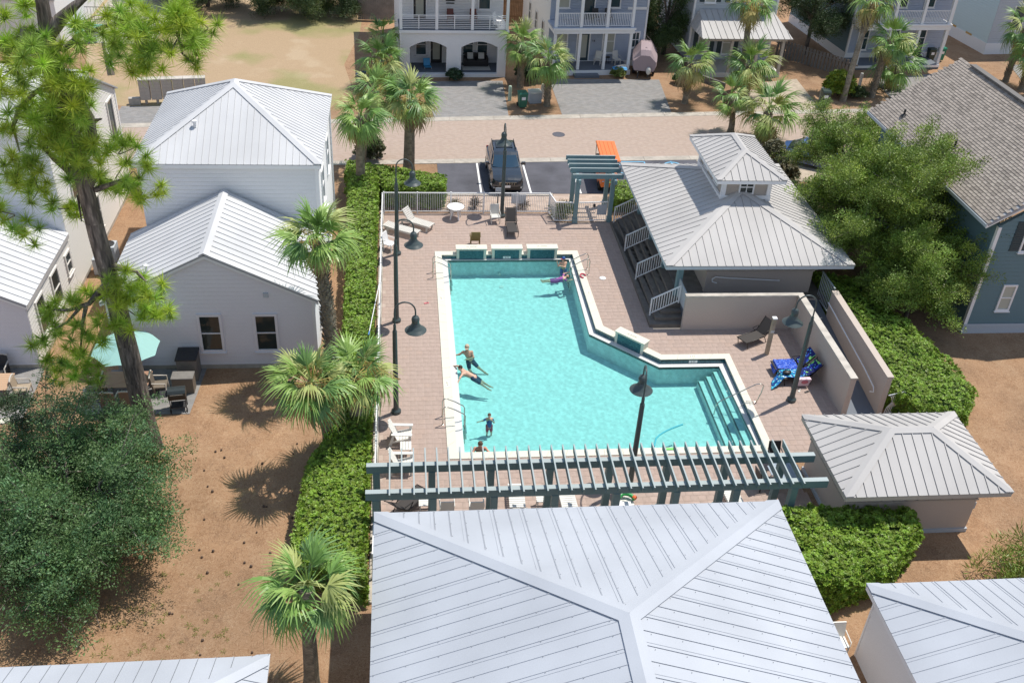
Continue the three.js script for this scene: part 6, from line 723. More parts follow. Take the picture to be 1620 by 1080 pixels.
palm('palm on straw at lower middle-left beside the big roof', [-2.87, 0, 19.12], 4.2, { top: [0.15, 0.05], r: 1.55, n: 32, dead: 4, girth: 0.2 });
palm('palm rising from the hedge corner with straight brown trunk', [-2.4, 0, 51.9], 4.85, { top: [0.2, 0], r: 1.65, n: 34, boots: 0.3, dead: 4, girth: 0.24 });
palm('leaning palm directly behind the hedge corner palm', [-2.45, 0, 56.3], 4.6, { top: [0.95, 0.2], r: 1.6, n: 26, girth: 0.22, stalks: 3 });
palm('palm with thick trunk and yellow dead skirt beside the parking', [0.35, 0, 55.3], 4.5, { top: [0.2, 0.1], r: 1.8, n: 34, boots: 0.35, stalks: 6, skirt: 130, girth: 0.3 });
palm('small palm at rear left of the arched white house', [-1.35, 0, 75.3], 2.1, { r: 1.55, n: 24 }); palm('low palm before left corner of the arched white house', [-1.4, 0, 70.1], 1.9, { r: 1.85, n: 28, stalks: 2, skirt: 60 });
palm('palm with pale criss-cross trunk right of the arched white house', [8.62, 0, 70.3], 3.2, { r: 1.6, n: 26, boots: 0.9 }); palm('palm with ringed trunk between the two grey driveways', [10.14, 0, 66.7], 3.2, { top: [-0.1, 0], r: 1.8, n: 28, boots: 0.9 });
palm('palm on straw left of the metal-roofed porch house', [20.33, 0, 67.6], 2.95, { r: 1.75, n: 26, boots: 0.8 }); palm('tallest palm with dead skirt before the metal porch roof', [25.2, 0, 70.6], 6.4, { top: [-0.2, 0], r: 1.9, n: 24, skirt: 170, stalks: 4, girth: 0.22 });
palm('full round palm before the metal-roofed porch', [25.0, 0, 68.4], 2.6, { r: 2.0, n: 32, boots: 0.9, girth: 0.24 }); palm('small palm by the road with brown lower fronds, left of two', [22.2, 0, 62.2], 2.5, { top: [-0.4, 0], r: 1.45, n: 22, dead: 5 }); palm('low wide palm by the road behind cupola, right of two', [24.0, 0, 60.7], 2.1, { r: 2.1, n: 28, dead: 5, boots: 0.9, girth: 0.26 });
palm('tall leaning palm before pale blue house balcony', [32.6, 0, 68.5], 6.7, { top: [1.6, 2.2], r: 1.9, n: 28, boots: 0.3, skirt: 60, stalks: 4 }); palm('slightly leaning palm between leaning palm and pale blue porch', [35.2, 0, 69.4], 4.2, { top: [0.5, 0.3], r: 1.85, n: 26, boots: 0.9 }); palm('low broad palm in front of pale blue porch', [37.5, 0, 70.9], 2.0, { r: 2.1, n: 30 });
palm('palm with criss-cross trunk at the right picture edge', [48.0, 0, 73.3], 4.2, { top: [0.2, 0], r: 1.9, n: 26, boots: 0.9 }); palm('shorter palm cut by right picture edge behind the shingle roof', [48.4, 0, 71.6], 3.0, { r: 1.9, n: 24, boots: 0.9 });
palm('small palm peeking between white roofs at the road', [-11.6, 0, 58.5], 1.6, { r: 1.5, n: 22 });

// leafy clusters shared by hedges, shrubs and trees
function leafCluster(n, R_, len, wid, upBias = 0.2) { const mb = new MB(); for (let i = 0; i < n; i++) { const v = nrm3([gauss(), gauss() + upBias, gauss()]), c = mul3(v, R_ * Math.cbrt(rnd())), e = nrm3([v[0] + gauss() * 0.6, v[1] * 0.6 + gauss() * 0.5 + upBias, v[2] + gauss() * 0.6]), s = nrm3(crs3(e, nrm3([gauss(), gauss(), gauss()]))), L = len * rr(0.7, 1.25), a = c, b = add3(add3(c, mul3(e, L * 0.5)), mul3(s, wid)), f = add3(c, mul3(e, L)), g = add3(add3(c, mul3(e, L * 0.5)), mul3(s, -wid)); mb.tri(a, b, f).tri(a, f, g); } return mb.geo(); }
function rosette(n, len, wid) { const mb = new MB(); for (let k = 0; k < n; k++) { const a = k / n * 6.283 + rr(-0.3, 0.3), el = rr(0.15, 1.0), e = [Math.cos(a) * Math.cos(el), Math.sin(el), Math.sin(a) * Math.cos(el)], s = nrm3([-Math.sin(a), rr(-0.3, 0.3), Math.cos(a)]), L = len * rr(0.75, 1.2), mid = mul3(e, L * 0.55), tip = add3(mul3(e, L), [0, -L * 0.16, 0]); mb.tri([0, 0, 0], add3(mid, mul3(s, wid)), tip).tri([0, 0, 0], tip, add3(mid, mul3(s, -wid))); } return mb.geo(); }
const ROS = [rosette(9, 0.13, 0.032), rosette(8, 0.15, 0.036)], hedgeLeaf = leafMat([0.76, 0.76, 0.76], 0.42, 0.3);
const tintList = (base, v) => Array.from({ length: 12 }, () => { const k = 1 + rr(-v, v), h = rr(-0.12, 0.12); return new THREE.Color().setRGB(base[0] * k * (1 + h), base[1] * k, base[2] * k * (1 - h)); });
const hedgeTints = tintList([0.30, 0.47, 0.055], 0.35), darkCore = M([0.11, 0.16, 0.04], 0.95);
// clipped hedge over an outline: top and sides covered with leaf rosettes over a dark twiggy core
function hedge(label, poly, h, { density = 140, bump = 0.17, tints = hedgeTints, size = 0.66, round = 0.25, cat = 'hedge' } = {}) {
  const t = thing('hedge', label, cat, [0, 0, 0]), A = Math.abs(poly.reduce((s, [x, d], i) => { const [a, b] = poly[(i + 1) % poly.length]; return s + x * b - a * d; }, 0)) / 2, xs = poly.map((p) => p[0]), ds = poly.map((p) => p[1]), top = (x, d) => { const e = Math.min(1, distPoly(poly, x, d) / round); return h - (1 - e) * (1 - e) * 0.28 + bump * (fbm(x / 5 + 7, d / 5 + 7, 3, 8, 201) - 0.5) * 2.4; };
  const cx = xs.reduce((a, b) => a + b) / xs.length, cd = ds.reduce((a, b) => a + b) / ds.length; new MB().prism(poly.map(([x, d]) => { const l = Math.hypot(x - cx, d - cd); const k = Math.max(0.3, 1 - 0.3 / l); return [cx + (x - cx) * k, cd + (d - cd) * k]; }), -0.05, h - 0.36).build('twigs', darkCore, t);
  const L = [[], []], Cc = [[], []], add = (p, tilt, az) => { const k = rnd() < 0.5 ? 0 : 1; L[k].push(new THREE.Matrix4().compose(new THREE.Vector3(p[0], p[1], -p[2]), new THREE.Quaternion().setFromEuler(new THREE.Euler(Math.sin(az) * tilt + gauss() * 0.3, rr(0, 6.3), Math.cos(az) * tilt + gauss() * 0.3, 'XYZ')), new THREE.Vector3(1, 1, 1).multiplyScalar(size * rr(0.75, 1.25)))); Cc[k].push(pick(tints)); };
  for (let i = 0; i < A * density; ) { const x = rr(Math.min(...xs), Math.max(...xs)), d = rr(Math.min(...ds), Math.max(...ds)); if (!inPoly(poly, x, d)) continue; i++; add([x, top(x, d) - Math.abs(gauss()) * 0.12, d], 0.25, rr(0, 6.3)); }
  for (let i = 0; i < poly.length; i++) { const a = poly[i], b = poly[(i + 1) % poly.length], l = Math.hypot(b[0] - a[0], b[1] - a[1]), nx = (b[1] - a[1]) / l, nd = -(b[0] - a[0]) / l; for (let k = 0; k < l * h * density * 0.8; k++) { const u = rnd(), y = rr(0.05, h - 0.05), o = (fbm((a[0] + u * l) / 5 + i, y / 4, 3, 8, 207) - 0.5) * 0.5 - 0.08 - Math.pow(y / h, 4) * 0.12, sgn = inPoly(poly, a[0] + (b[0] - a[0]) * 0.5 + nx * 0.05, a[1] + (b[1] - a[1]) * 0.5 + nd * 0.05) ? -1 : 1, x = a[0] + (b[0] - a[0]) * u + sgn * nx * o, d = a[1] + (b[1] - a[1]) * u + sgn * nd * o; add([x, y, d], 0.9, Math.atan2(-sgn * nx, sgn * nd)); } }
  L.forEach((q, k) => inst('foliage', ROS[k], hedgeLeaf, q, t, Cc[k])); return t;
}
hedge('long clipped hedge running beside the left deck fence', [[-2.62, 31.6], [-1.32, 31.6], [-1.32, 52.0], [-3.1, 52.0], [-2.75, 42]], 1.45);
hedge('clipped hedge returning along the parking behind deck fence', [[-3.3, 52.15], [-1.32, 52.1], [-1.1, 50.55], [2.35, 50.45], [2.5, 52.2], [0.2, 53.0], [-3.2, 54.2]], 1.4);
hedge('thick hedge below the double palm beside the pergola', [[-3.85, 22.9], [-1.28, 22.0], [-1.28, 30.9], [-2.5, 30.9], [-3.6, 27.5]], 1.5, { round: 0.5, bump: 0.22 });
hedge('hedge block at lower right between big roof and hut', [[12.6, 24.6], [12.3, 21.6], [14.0, 20.9], [16.2, 21.6], [17.8, 23.2], [17.9, 24.2], [16.9, 24.5], [14.2, 24.7]], 1.5, { round: 0.7, bump: 0.27, size: 0.78 });
hedge('rounded hedge mass outside the ramp wall beneath the big tree', [[20.25, 41.5], [20.2, 31.6], [20.9, 30.2], [22.6, 29.6], [23.9, 31.2], [23.9, 33.2], [23.3, 36.2], [22.6, 40.5]], 1.35, { round: 0.9, bump: 0.3 });
hedge('small hedge clump between golf cart and pavilion', [[11.9, 50.0], [13.3, 49.95], [13.4, 52.2], [12.0, 52.3]], 1.1, { density: 70 });
function shrub(label, [x, y, d], r, h, base, { size = 1, n = 500, name = 'shrub', g = null, sparse = 0 } = {}) { const t = thing(name, label, 'shrub', [x, y, d]), L = [[], []], Cc = [[], []], tt = tintList(base, 0.3); for (let i = 0; i < n; i++) { const v = nrm3([gauss(), Math.abs(gauss()) + 0.1, gauss()]), k = Math.pow(rnd(), sparse || 0.3), q = rnd() < 0.5 ? 0 : 1; L[q].push(xf([v[0] * r * k, h * 0.15 + v[1] * h * 0.85 * k, v[2] * r * k], [gauss(), rr(0, 6), gauss()], size * rr(0.7, 1.3))); Cc[q].push(pick(tt)); } L.forEach((q, k) => inst('foliage', g || ROS[k], hedgeLeaf, q, t, Cc[k])); const st = new MB(); for (let i = 0; i < 5; i++) { const a = i * 1.26; st.tube([[0, -0.05, 0], [Math.cos(a) * r * 0.5, h * 0.6, Math.sin(a) * r * 0.5]], [0.03, 0.012], 5); } st.build('stem', m.bark, t); return t; }
shrub('rounded grey-brown grass clump beside the cupola roof', [23.7, 0, 57.6], 0.85, 1.3, [0.20, 0.19, 0.10], { n: 700 }); shrub('smaller grey-brown clump nearer the pavilion roof edge', [23.6, 0, 54.7], 0.8, 1.1, [0.22, 0.20, 0.10], { n: 600 });
shrub('bright lime-green shrub beside the dark bin', [32.6, 0, 69.6], 1.25, 1.9, [0.36, 0.46, 0.05], { n: 900, size: 1.4 }); shrub('dull olive shrub behind the hedge corner palms', [-2.0, 0, 57.4], 1.0, 1.5, [0.16, 0.18, 0.09], { n: 800 });
shrub('dark green plants by the boat trailer', [21.0, 0, 71.6], 0.7, 0.9, [0.10, 0.17, 0.05], { n: 300 }); shrub('leafy yellow-green plants before blue-grey porch', [16.4, 0, 72.9], 0.6, 0.7, [0.24, 0.30, 0.07], { n: 260 }); shrub('small dark fern at the middle of arched porch front', [3.9, 0, 71.6], 0.7, 0.8, [0.06, 0.12, 0.05], { n: 220 }); shrub('dark green bushes between white and blue-grey houses', [9.3, 0, 71.6], 1.0, 1.6, [0.06, 0.10, 0.04], { n: 500, size: 1.3 });
shrub('dark shrub beside the leaning palms at street', [34.0, 0, 69.2], 0.8, 0.8, [0.09, 0.14, 0.04], { n: 300 }); shrub('low dark shrub under the tall leaf-base palm', [-2.3, 0, 35.3], 0.5, 0.9, [0.10, 0.2, 0.05], { n: 260 });
const STRAP = rosette(8, 0.42, 0.012);
for (const [x, d, l] of [[4.0, 50.6, 'small brown strappy plant outside deck fence near the table'], [2.9, 50.5, 'yellow-green strappy plant outside fence behind the round table'], [6.7, 50.6, 'brown strappy plant outside deck fence near the trellis']]) shrub(l, [x, 0, d], 0.3, 0.5, l[0] === 'y' ? [0.25, 0.28, 0.06] : [0.16, 0.14, 0.08], { n: 26, g: STRAP, size: 0.8, name: 'bedding_plant' }); shrub('spiky green plant inside the fence corner by entrance', [8.9, 0, 49.6], 0.5, 0.75, [0.22, 0.32, 0.06], { n: 46, g: STRAP, size: 1.2, name: 'bedding_plant' });
{ const g = leafCluster(26, 0.22, 0.2, 0.012, 0.4); shrub('feathery bright green sapling above the lower right roof', [20.9, 0, 21.9], 1.7, 1.5, [0.25, 0.36, 0.05], { n: 130, g, size: 1.3, sparse: 0.7, name: 'sapling' }); }

// broadleaf trees: limbs grown outward, leaf clusters along the outer twigs
const LEAF = [leafCluster(56, 0.25, 0.08, 0.02), leafCluster(52, 0.29, 0.085, 0.022)], treeLeaf = leafMat([0.8, 0.8, 0.8], 0.5, 0.42);
function tree(label, [x, y, d], { h = 6, r = 4, clear = 1.2, limbs = 9, n = 1500, base = [0.10, 0.17, 0.05], v = 0.35, size = 1, lobes = null, bark = m.bark, girth = 0.16, squash = 0.8, name = 'tree', spread = 0.5, lift = 0.25 }) {
  const t = thing(name, label, 'tree', [x, y, d]), br = new MB(), tips = []; new MB().tube([[0, -0.1, 0], [0.05, clear, 0.03], [0.0, h * 0.55, 0.1]], [girth * 1.3, girth, girth * 0.5], 9).build('trunk', bark, t);
  const L = lobes || Array.from({ length: limbs }, (_, i) => { if (i % 2) { const a = rr(0, 6.283), q = r * Math.sqrt(rnd()) * (0.68 + 0.42 * Math.abs(Math.sin(a * 2.5 + x))), hh = clear + (h - clear) * (lift + (1 - lift) * rnd()) * Math.sqrt(Math.max(0.05, 1 - 0.75 * (q / r) ** 2)); return [Math.cos(a) * q, hh, Math.sin(a) * q]; } const a = i * 2.4 + rr(-0.4, 0.4), u = (i + 0.5) / limbs, q = r * (0.45 + 0.55 * Math.sin(Math.PI * (0.15 + 0.8 * u))) * rr(0.7, 1.1); return [Math.cos(a) * q, clear + (h - clear) * (lift + (1 - lift) * u) * rr(0.85, 1.05), Math.sin(a) * q]; });
  for (const e of L) { const s = [0, clear + (Math.min(e[1], h * 0.55) - clear) * rr(0.2, 0.7), 0], mid = add3(mix3(s, e, 0.55), [gauss() * 0.2, 0.25, gauss() * 0.2]); br.tube([s, mid, e], [girth * 0.42, girth * 0.26, 0.015], 6, false); for (let k = 0; k < 9; k++) { const p = mix3(mid, e, rr(-0.3, 0.9)), dir = nrm3([gauss(), gauss() * 0.6, gauss()]), f = add3(p, mul3(add3(dir, mul3(nrm3(sub3(e, s)), 0.7)), r * rr(0.16, 0.34))); br.tube([p, f], [0.025, 0.008], 4, false); tips.push([p, f]); } tips.push([mid, e], [mix3(mid, e, 0.5), e]); }
  br.build('limb', bark, t, 'stuff'); const M_ = [[], []], Cc = [[], []], tt = tintList(base, v), lt = tips.map(() => 0.88 + 0.24 * rnd());
  for (let i = 0; i < n; i++) { const ti = Math.floor(rnd() * tips.length), [a, b] = tips[ti], u = Math.pow(rnd(), 0.7) * 1.08, p = add3(mix3(a, b, u), [gauss() * spread, gauss() * spread * squash * 0.8, gauss() * spread]); if (p[1] < 0.15) continue; const q = rnd() < 0.5 ? 0 : 1; M_[q].push(xf(p, [gauss(), rr(0, 6), gauss()], size * rr(0.7, 1.3))); Cc[q].push(pick(tt).clone().multiplyScalar(lt[ti])); }
  M_.forEach((q, k) => inst('foliage', LEAF[k], treeLeaf, q, t, Cc[k])); return t;
}
tree('broad dark green oak sprawling over straw at lower left', [-11.0, 0, 25.0], { h: 4.2, r: 4.0, clear: 0.7, limbs: 44, n: 3900, base: [0.165, 0.30, 0.11], squash: 0.7, spread: 0.5, lift: 0.12 });
tree('small dark oak sapling beside the patio at left', [-13.4, 0, 30.6], { h: 3.2, r: 1.6, clear: 0.6, limbs: 8, n: 170, base: [0.11, 0.18, 0.08], spread: 0.22, girth: 0.05 });
tree('large yellow-green tree between the pavilion and shingle roof', [24.0, 0, 42.6], { h: 7.8, r: 4.4, clear: 1.6, limbs: 46, n: 5600, base: [0.34, 0.48, 0.085], spread: 0.26, size: 1.1, lift: 0.08, girth: 0.2 });
tree('smaller yellow-green tree over the blue car by street', [25.6, 0, 52.2], { h: 5.6, r: 3.2, clear: 1.4, limbs: 24, n: 1700, base: [0.34, 0.47, 0.09], spread: 0.28 });
tree('lower yellow-green spreading tree in front of the large tree', [24.2, 0, 38.6], { h: 4.6, r: 2.7, clear: 1.0, limbs: 26, n: 2100, base: [0.34, 0.48, 0.085], spread: 0.26, lift: 0.1, girth: 0.1 });
tree('low dark shrubby tree below large tree beside pavilion', [22.3, 0, 47.2], { h: 2.8, r: 2.2, clear: 0.4, limbs: 10, n: 700, base: [0.14, 0.22, 0.05], spread: 0.4 });
tree('dense dark tree right of the metal-roofed porch house', [33.4, 0, 79.2], { h: 8, r: 4.2, clear: 1.4, limbs: 18, n: 1900, base: [0.10, 0.17, 0.055], spread: 0.5, size: 1.3 });
tree('dense dark tree between blue-grey and metal-roofed houses', [21.2, 0, 78.6], { h: 8, r: 2.8, clear: 0.8, limbs: 16, n: 1500, base: [0.12, 0.20, 0.065], spread: 0.5, size: 1.3, lift: 0.05 });
[[-16.5, 89, 'dark evergreen thicket tree behind lot, leftmost one'], [-12, 88, 'dark evergreen thicket tree behind lot, second from left'], [-8.2, 87.5, 'dark evergreen thicket tree behind lot, middle one with pale fringe'], [-5.0, 88.5, 'dark evergreen thicket tree behind lot beside the board fence'], [-1.2, 91, 'dark evergreen tree behind the arched white house edge'], [-20, 92, 'dark evergreen behind the small neighbouring pool']].forEach(([x, d, l], i) => tree(l, [x, 0, d], { h: 5.5, r: 3.4, clear: 0.3, limbs: 15, n: 1500, base: i === 2 ? [0.20, 0.28, 0.10] : [0.11, 0.18, 0.07], spread: 0.6, size: 1.35, lift: 0.03 }));

// ---- the tall pine at the left
{
  const t = thing('pine_tree', 'tall pine with plated bark and bright needle tufts at left', 'pine tree', [-9.7, 0, 30.3]);
  new MB().tube([[0.02, -0.2, 0], [-0.02, 1.5, 0], [-0.1, 4.3, 0.02], [-0.22, 7, 0.03], [-0.36, 9, 0.02], [-0.42, 10.6, 0], [-0.5, 12.6, 0], [-0.52, 14.4, 0], [-0.62, 15.6, 0], [-0.55, 16.8, 0], [-0.7, 18.2, 0]], [0.46, 0.37, 0.345, 0.31, 0.29, 0.265, 0.25, 0.24, 0.22, 0.18, 0.11], 14).build('trunk', m.bark, t);
  const tuft = (() => { const mb = new MB(); for (let i = 0; i < 110; i++) { const v = nrm3([gauss(), gauss() + 0.35, gauss()]), L = rr(0.3, 0.5), s = mul3(nrm3(crs3(v, nrm3([gauss(), gauss(), gauss()]))), 0.0095), b = mul3(v, 0.02), e = add3(mul3(v, L), [0, -0.03, 0]); mb.tri(add3(b, s), sub3(b, s), e); } return mb.geo(); })();
  const br = new MB(), L = [], Cc = [], tt = [...tintList([0.62, 0.80, 0.09], 0.2), ...tintList([0.56, 0.76, 0.09], 0.2), ...tintList([0.46, 0.66, 0.10], 0.2)];
  const limb = (pts, r0) => br.tube(pts, pts.map((_, i) => r0 * (1 - 0.75 * i / (pts.length - 1))), 7);
  const puff = (c, R_, n, bright) => { n = Math.max(3, Math.round(n * 0.7)); for (let i = 0; i < n; i++) { const v = nrm3([gauss(), gauss() * 0.8, gauss()]), p = add3(c, mul3(v, R_ * Math.cbrt(rnd()))); L.push(xf(p, [gauss() * 0.5, rr(0, 6), gauss() * 0.5], rr(0.95, 1.4))); Cc.push(pick(tt)); if (i % 4 === 0) br.tube([mix3(c, p, 0.1), p], [0.022, 0.01], 4, false); } };
  PUFFS.forEach(([x, y, d, R_, n, b]) => puff([x, y, d], R_, n, b));
  // crooked limbs
  LIMBS.forEach(([r0, ...p]) => limb(p, r0));
  br.build('branch', m.bark, t, 'stuff'); inst('needle_tuft', tuft, leafMat([0.8, 0.8, 0.8], 0.5, 0.3), L, t, Cc);
}
{ const g = new MB().ell([0, 0.04, 0], [0.055, 0.07, 0.055], 6).geo(), bm = M([0.11, 0.075, 0.055], 0.9); let first = null; for (let i = 0; i < 36; i++) { const x = rr(-7.6, -4), d = rr(20, 33); const o = first ? first.clone() : obj('pine_cone', g, bm); if (first) { o.name = numbered('pine_cone'); scene.add(o); } else tag(o, 'small dark pine cone lying on the open straw', 'pine cone', 'pine cones on the straw'); first ||= o; o.position.set(x, -0.05, -d); o.scale.setScalar(rr(0.6, 0.95)); o.rotation.y = rr(0, 6); } }
{ const g = rosette(6, 0.16, 0.012); inst('weeds', g, hedgeLeaf, Array.from({ length: 90 }, () => xf([rr(-9.5, -5.5), -0.05, rr(19, 24)], [0, rr(0, 6), 0], rr(0.5, 1.2))), null, Array.from({ length: 90 }, () => new THREE.Color().setRGB(0.3, 0.36, 0.08))); tag(scene.children[scene.children.length - 1], 'sparse tiny green weeds scattered over the lower straw', 'weeds'); }

// ---------------------------------------------------------------- lamp posts
{
  const proto = thing('lamp_post', 'x', 'street lamp', [0, 0, 0], 0, 'dark green pool lamps with bell shades');
  new MB().lathe([[0.2, 0], [0.2, 0.12], [0.13, 0.2], [0.11, 0.3], [0.09, 3.95], [0.075, 4.0], [0, 4.0]], [0, 0, 0], 16).build('post', m.lamp, proto);
  new MB().tube([[0, 3.98, 0], [0, 4.25, 0]], 0.06, 10).build('collar', m.lamp, proto);
  const arc = [[0, 4.2, 0], [0, 4.8, 0]]; for (let i = 1; i <= 12; i++) { const a = Math.PI * (1 - i / 12); arc.push([0.4 + 0.4 * Math.cos(a), 4.85 + 0.42 * Math.sin(a), 0]); } arc.push([0.8, 4.62, 0]); new MB().tube(arc, 0.032, 8).build('gooseneck', m.lamp, proto);
  const sh = new MB().lathe([[0.41, 3.98], [0.425, 4.0], [0.3, 4.1], [0.19, 4.22], [0.14, 4.34], [0.15, 4.42], [0.16, 4.5], [0.13, 4.6], [0.06, 4.66], [0, 4.67]], [0.8, 0, 0], 24).build('bell_shade', m.lamp, proto); new MB().ell([0.8, 4.12, 0], [0.1, 0.12, 0.1], 8).build('bulb', m.slate, sh);
  const sp = [[-0.38, 32.15, 0, 'dark lamp post on left deck, nearest to the Adirondack chairs'], [-0.36, 38.95, 0, 'dark lamp post halfway along the left side of deck'], [-0.33, 45.3, 0, 'dark lamp post on left deck beside the far slatted loungers'], [5.46, 49.55, 90, 'dark lamp post at far fence in front of the SUV'], [8.35, 27.3, 82, 'dark lamp post rising through the pergola rafters over pool'], [16.4, 32.42, 180, 'dark lamp post right of the pool beside towels']];
  sp.forEach(([x, d, a, l], i) => { const o = i ? dup(proto, l, [x, 0, d], R(a)) : (proto.position.set(x, 0, -d), proto.userData.label = l, proto); });
}
// ---------------------------------------------------------------- deck furniture
function slatLounger(label, pos, turn, mat, back = 0.9, nm = 'lounger') { // foot at -x, head at +x
  const t = thing(nm, label, 'sun lounger', pos, turn); for (let i = 0; i < 12; i++) { const x = -0.95 + i * 0.105; new MB().box(x, x + 0.085, 0.34, 0.365, -0.29, 0.29).build('slat', mat, t); }
  const h = [0.32, 0.36], dx = Math.cos(back), dy = Math.sin(back); for (let i = 0; i < 7; i++) { const a = 0.01 + i * 0.105, b = a + 0.085, P = (s, w) => [h[0] + dx * s, h[1] + dy * s, w]; new MB().slab([P(a, -0.28), P(b, -0.28), P(b, 0.28), P(a, 0.28)], 0.025).build('back_slat', mat, t); }
  for (const z of [-0.29, 0.265]) { new MB().box(-0.97, 0.95, 0.25, 0.335, z, z + 0.025).build('side_rail', mat, t); for (const x of [-0.8, 0.75]) new MB().hexa([[x - 0.03, 0, z], [x + 0.05, 0, z], [x + 0.05, 0, z + 0.03], [x - 0.03, 0, z + 0.03]], [[x - 0.05, 0.25, z], [x + 0.06, 0.25, z], [x + 0.06, 0.25, z + 0.03], [x - 0.05, 0.25, z + 0.03]]).build('leg', mat, t); new MB().bar([h[0], h[1] - 0.02, z + 0.012], [h[0] + dx * 0.76, h[1] + dy * 0.76 - 0.02, z + 0.012], 0.025, 0.05).build('back_rail', mat, t); } return t;
}
const slingDark = M([0.06, 0.052, 0.048], 0.75, { map: T.fine }), frameDark = M([0.03, 0.028, 0.026], 0.35, { metalness: 0.5 });
function slingLounger(label, pos, turn, back = 0.85) {
  const t = thing('lounger', label, 'sun lounger', pos, turn), dx = Math.cos(back), dy = Math.sin(back); new MB().slab([[-0.95, 0.38, -0.27], [0.25, 0.36, -0.27], [0.25, 0.36, 0.27], [-0.95, 0.38, 0.27]], 0.015).build('seat_sling', slingDark, t); new MB().slab([[0.26, 0.37, -0.27], [0.26 + dx * 0.78, 0.37 + dy * 0.78, -0.27], [0.26 + dx * 0.78, 0.37 + dy * 0.78, 0.27], [0.26, 0.37, 0.27]], 0.015).build('back_sling', slingDark, t);
  for (const z of [-0.3, 0.3]) { new MB().tube([[-0.97, 0.38, z], [0.26, 0.36, z], [0.28 + dx * 0.8, 0.37 + dy * 0.8, z]], 0.02, 7).build('frame_tube', frameDark, t); new MB().tube([[-0.8, 0, z], [-0.9, 0.37, z]], 0.018, 6).build('leg', frameDark, t); new MB().tube([[0.4, 0, z], [0.2, 0.36, z], [0.0, 0.58, z], [0.45, 0.62, z]], 0.018, 6).build('leg', frameDark, t); } new MB().tube([[-0.96, 0.38, -0.3], [-0.96, 0.38, 0.3]], 0.02, 6).build('foot_tube', frameDark, t); return t;
}
slatLounger('white slatted lounger with raised back beside far fence', [0.72, 0, 48.35], R(147), m.slate, 0.95); slatLounger('white slatted lounger lying flat beneath the far left lamp', [-0.05, 0, 47.5], R(150), m.slate, 0.06);
slingLounger('black sling lounger facing the pool by the far lamp post', [5.83, 0, 47.95], R(90), 1.0); slingLounger('dark sling lounger in the corner of stucco walls', [16.2, 0, 36.95], R(28), 0.95); slingLounger('dark brown sling lounger under the left end of pergola', [0.0, 0, 26.45], R(-130), 0.75);
{ const t = thing('round_table', 'white round plastic table near far deck fence', 'table', [2.87, 0, 49.35]); new MB().lathe([[0, 0.69], [0.45, 0.69], [0.47, 0.705], [0.47, 0.725], [0.45, 0.735], [0, 0.735]], [0, 0, 0], 28).build('tabletop', m.white, t); for (let i = 0; i < 4; i++) { const a = i * 1.571 + 0.5; new MB().bar([Math.cos(a) * 0.33, 0, Math.sin(a) * 0.33], [Math.cos(a) * 0.2, 0.69, Math.sin(a) * 0.2], 0.07, 0.03).build('leg', m.white, t); } new MB().lathe([[0.03, 0.736], [0.03, 0.74], [0, 0.74]], [0, 0, 0], 8).build('umbrella_hole', m.dark, t); }
chairAt('patio_chair', 'white strap chair left of the far lamp post', 'chair', [5.02, 0, 48.85], R(4), m.slate); chairAt('patio_chair', 'olive sling chair turned away behind the left spill wall', 'chair', [3.75, 0, 46.25], R(180), M([0.20, 0.15, 0.055], 0.8)); chairAt('patio_chair', 'white folded plastic chair leaning by left deck fence', 'chair', [-0.72, 0, 45.75], R(60), m.white); chairAt('patio_chair', 'white tall-back chair in gap between lower right roofs', 'chair', [13.55, -0.05, 19.55], R(0), m.resin);
function adirondack(label, pos, turn) { const t = thing('adirondack_chair', label, 'chair', pos, turn), q = m.resin; // faces -x... front towards +x
  for (let i = 0; i < 5; i++) { const x = -0.22 + i * 0.115, y = 0.26 + i * 0.028; new MB().slab([[x, y, -0.27], [x + 0.1, y + 0.024, -0.27], [x + 0.1, y + 0.024, 0.27], [x, y, 0.27]], 0.02).build('seat_slat', q, t); } for (let i = 0; i < 5; i++) { const z = -0.26 + i * 0.106, L = 0.78 - 0.05 * Math.abs(i - 2); new MB().slab([[-0.2, 0.25, z], [-0.2, 0.25, z + 0.096], [-0.2 - 0.36 * L / 0.78, 0.25 + L, z + 0.096], [-0.2 - 0.36 * L / 0.78, 0.25 + L, z]], 0.02).build('back_slat', q, t); }
  for (const z of [-0.36, 0.26]) { new MB().box(-0.42, 0.38, 0.56, 0.585, z - 0.02, z + 0.12).build('armrest', q, t); new MB().box(0.24, 0.34, 0, 0.56, z + 0.03, z + 0.06).build('leg', q, t); new MB().hexa([[-0.55, 0, z + 0.03], [-0.42, 0, z + 0.03], [-0.42, 0, z + 0.06], [-0.55, 0, z + 0.06]], [[-0.36, 0.56, z + 0.03], [-0.28, 0.56, z + 0.03], [-0.28, 0.56, z + 0.06], [-0.36, 0.56, z + 0.06]]).build('leg', q, t); new MB().hexa([[-0.5, 0.08, z + 0.06], [0.3, 0.3, z + 0.06], [0.3, 0.3, z + 0.085], [-0.5, 0.08, z + 0.085]], [[-0.45, 0.18, z + 0.06], [0.3, 0.38, z + 0.06], [0.3, 0.38, z + 0.085], [-0.45, 0.18, z + 0.085]]).build('side_rail', q, t); } return t; }
adirondack('white Adirondack chair left of the pool, farther of two', [-0.12, 0, 30.32], R(-4)); adirondack('white Adirondack chair partly under the pergola, nearer of two', [-0.1, 0, 28.62], R(-2));
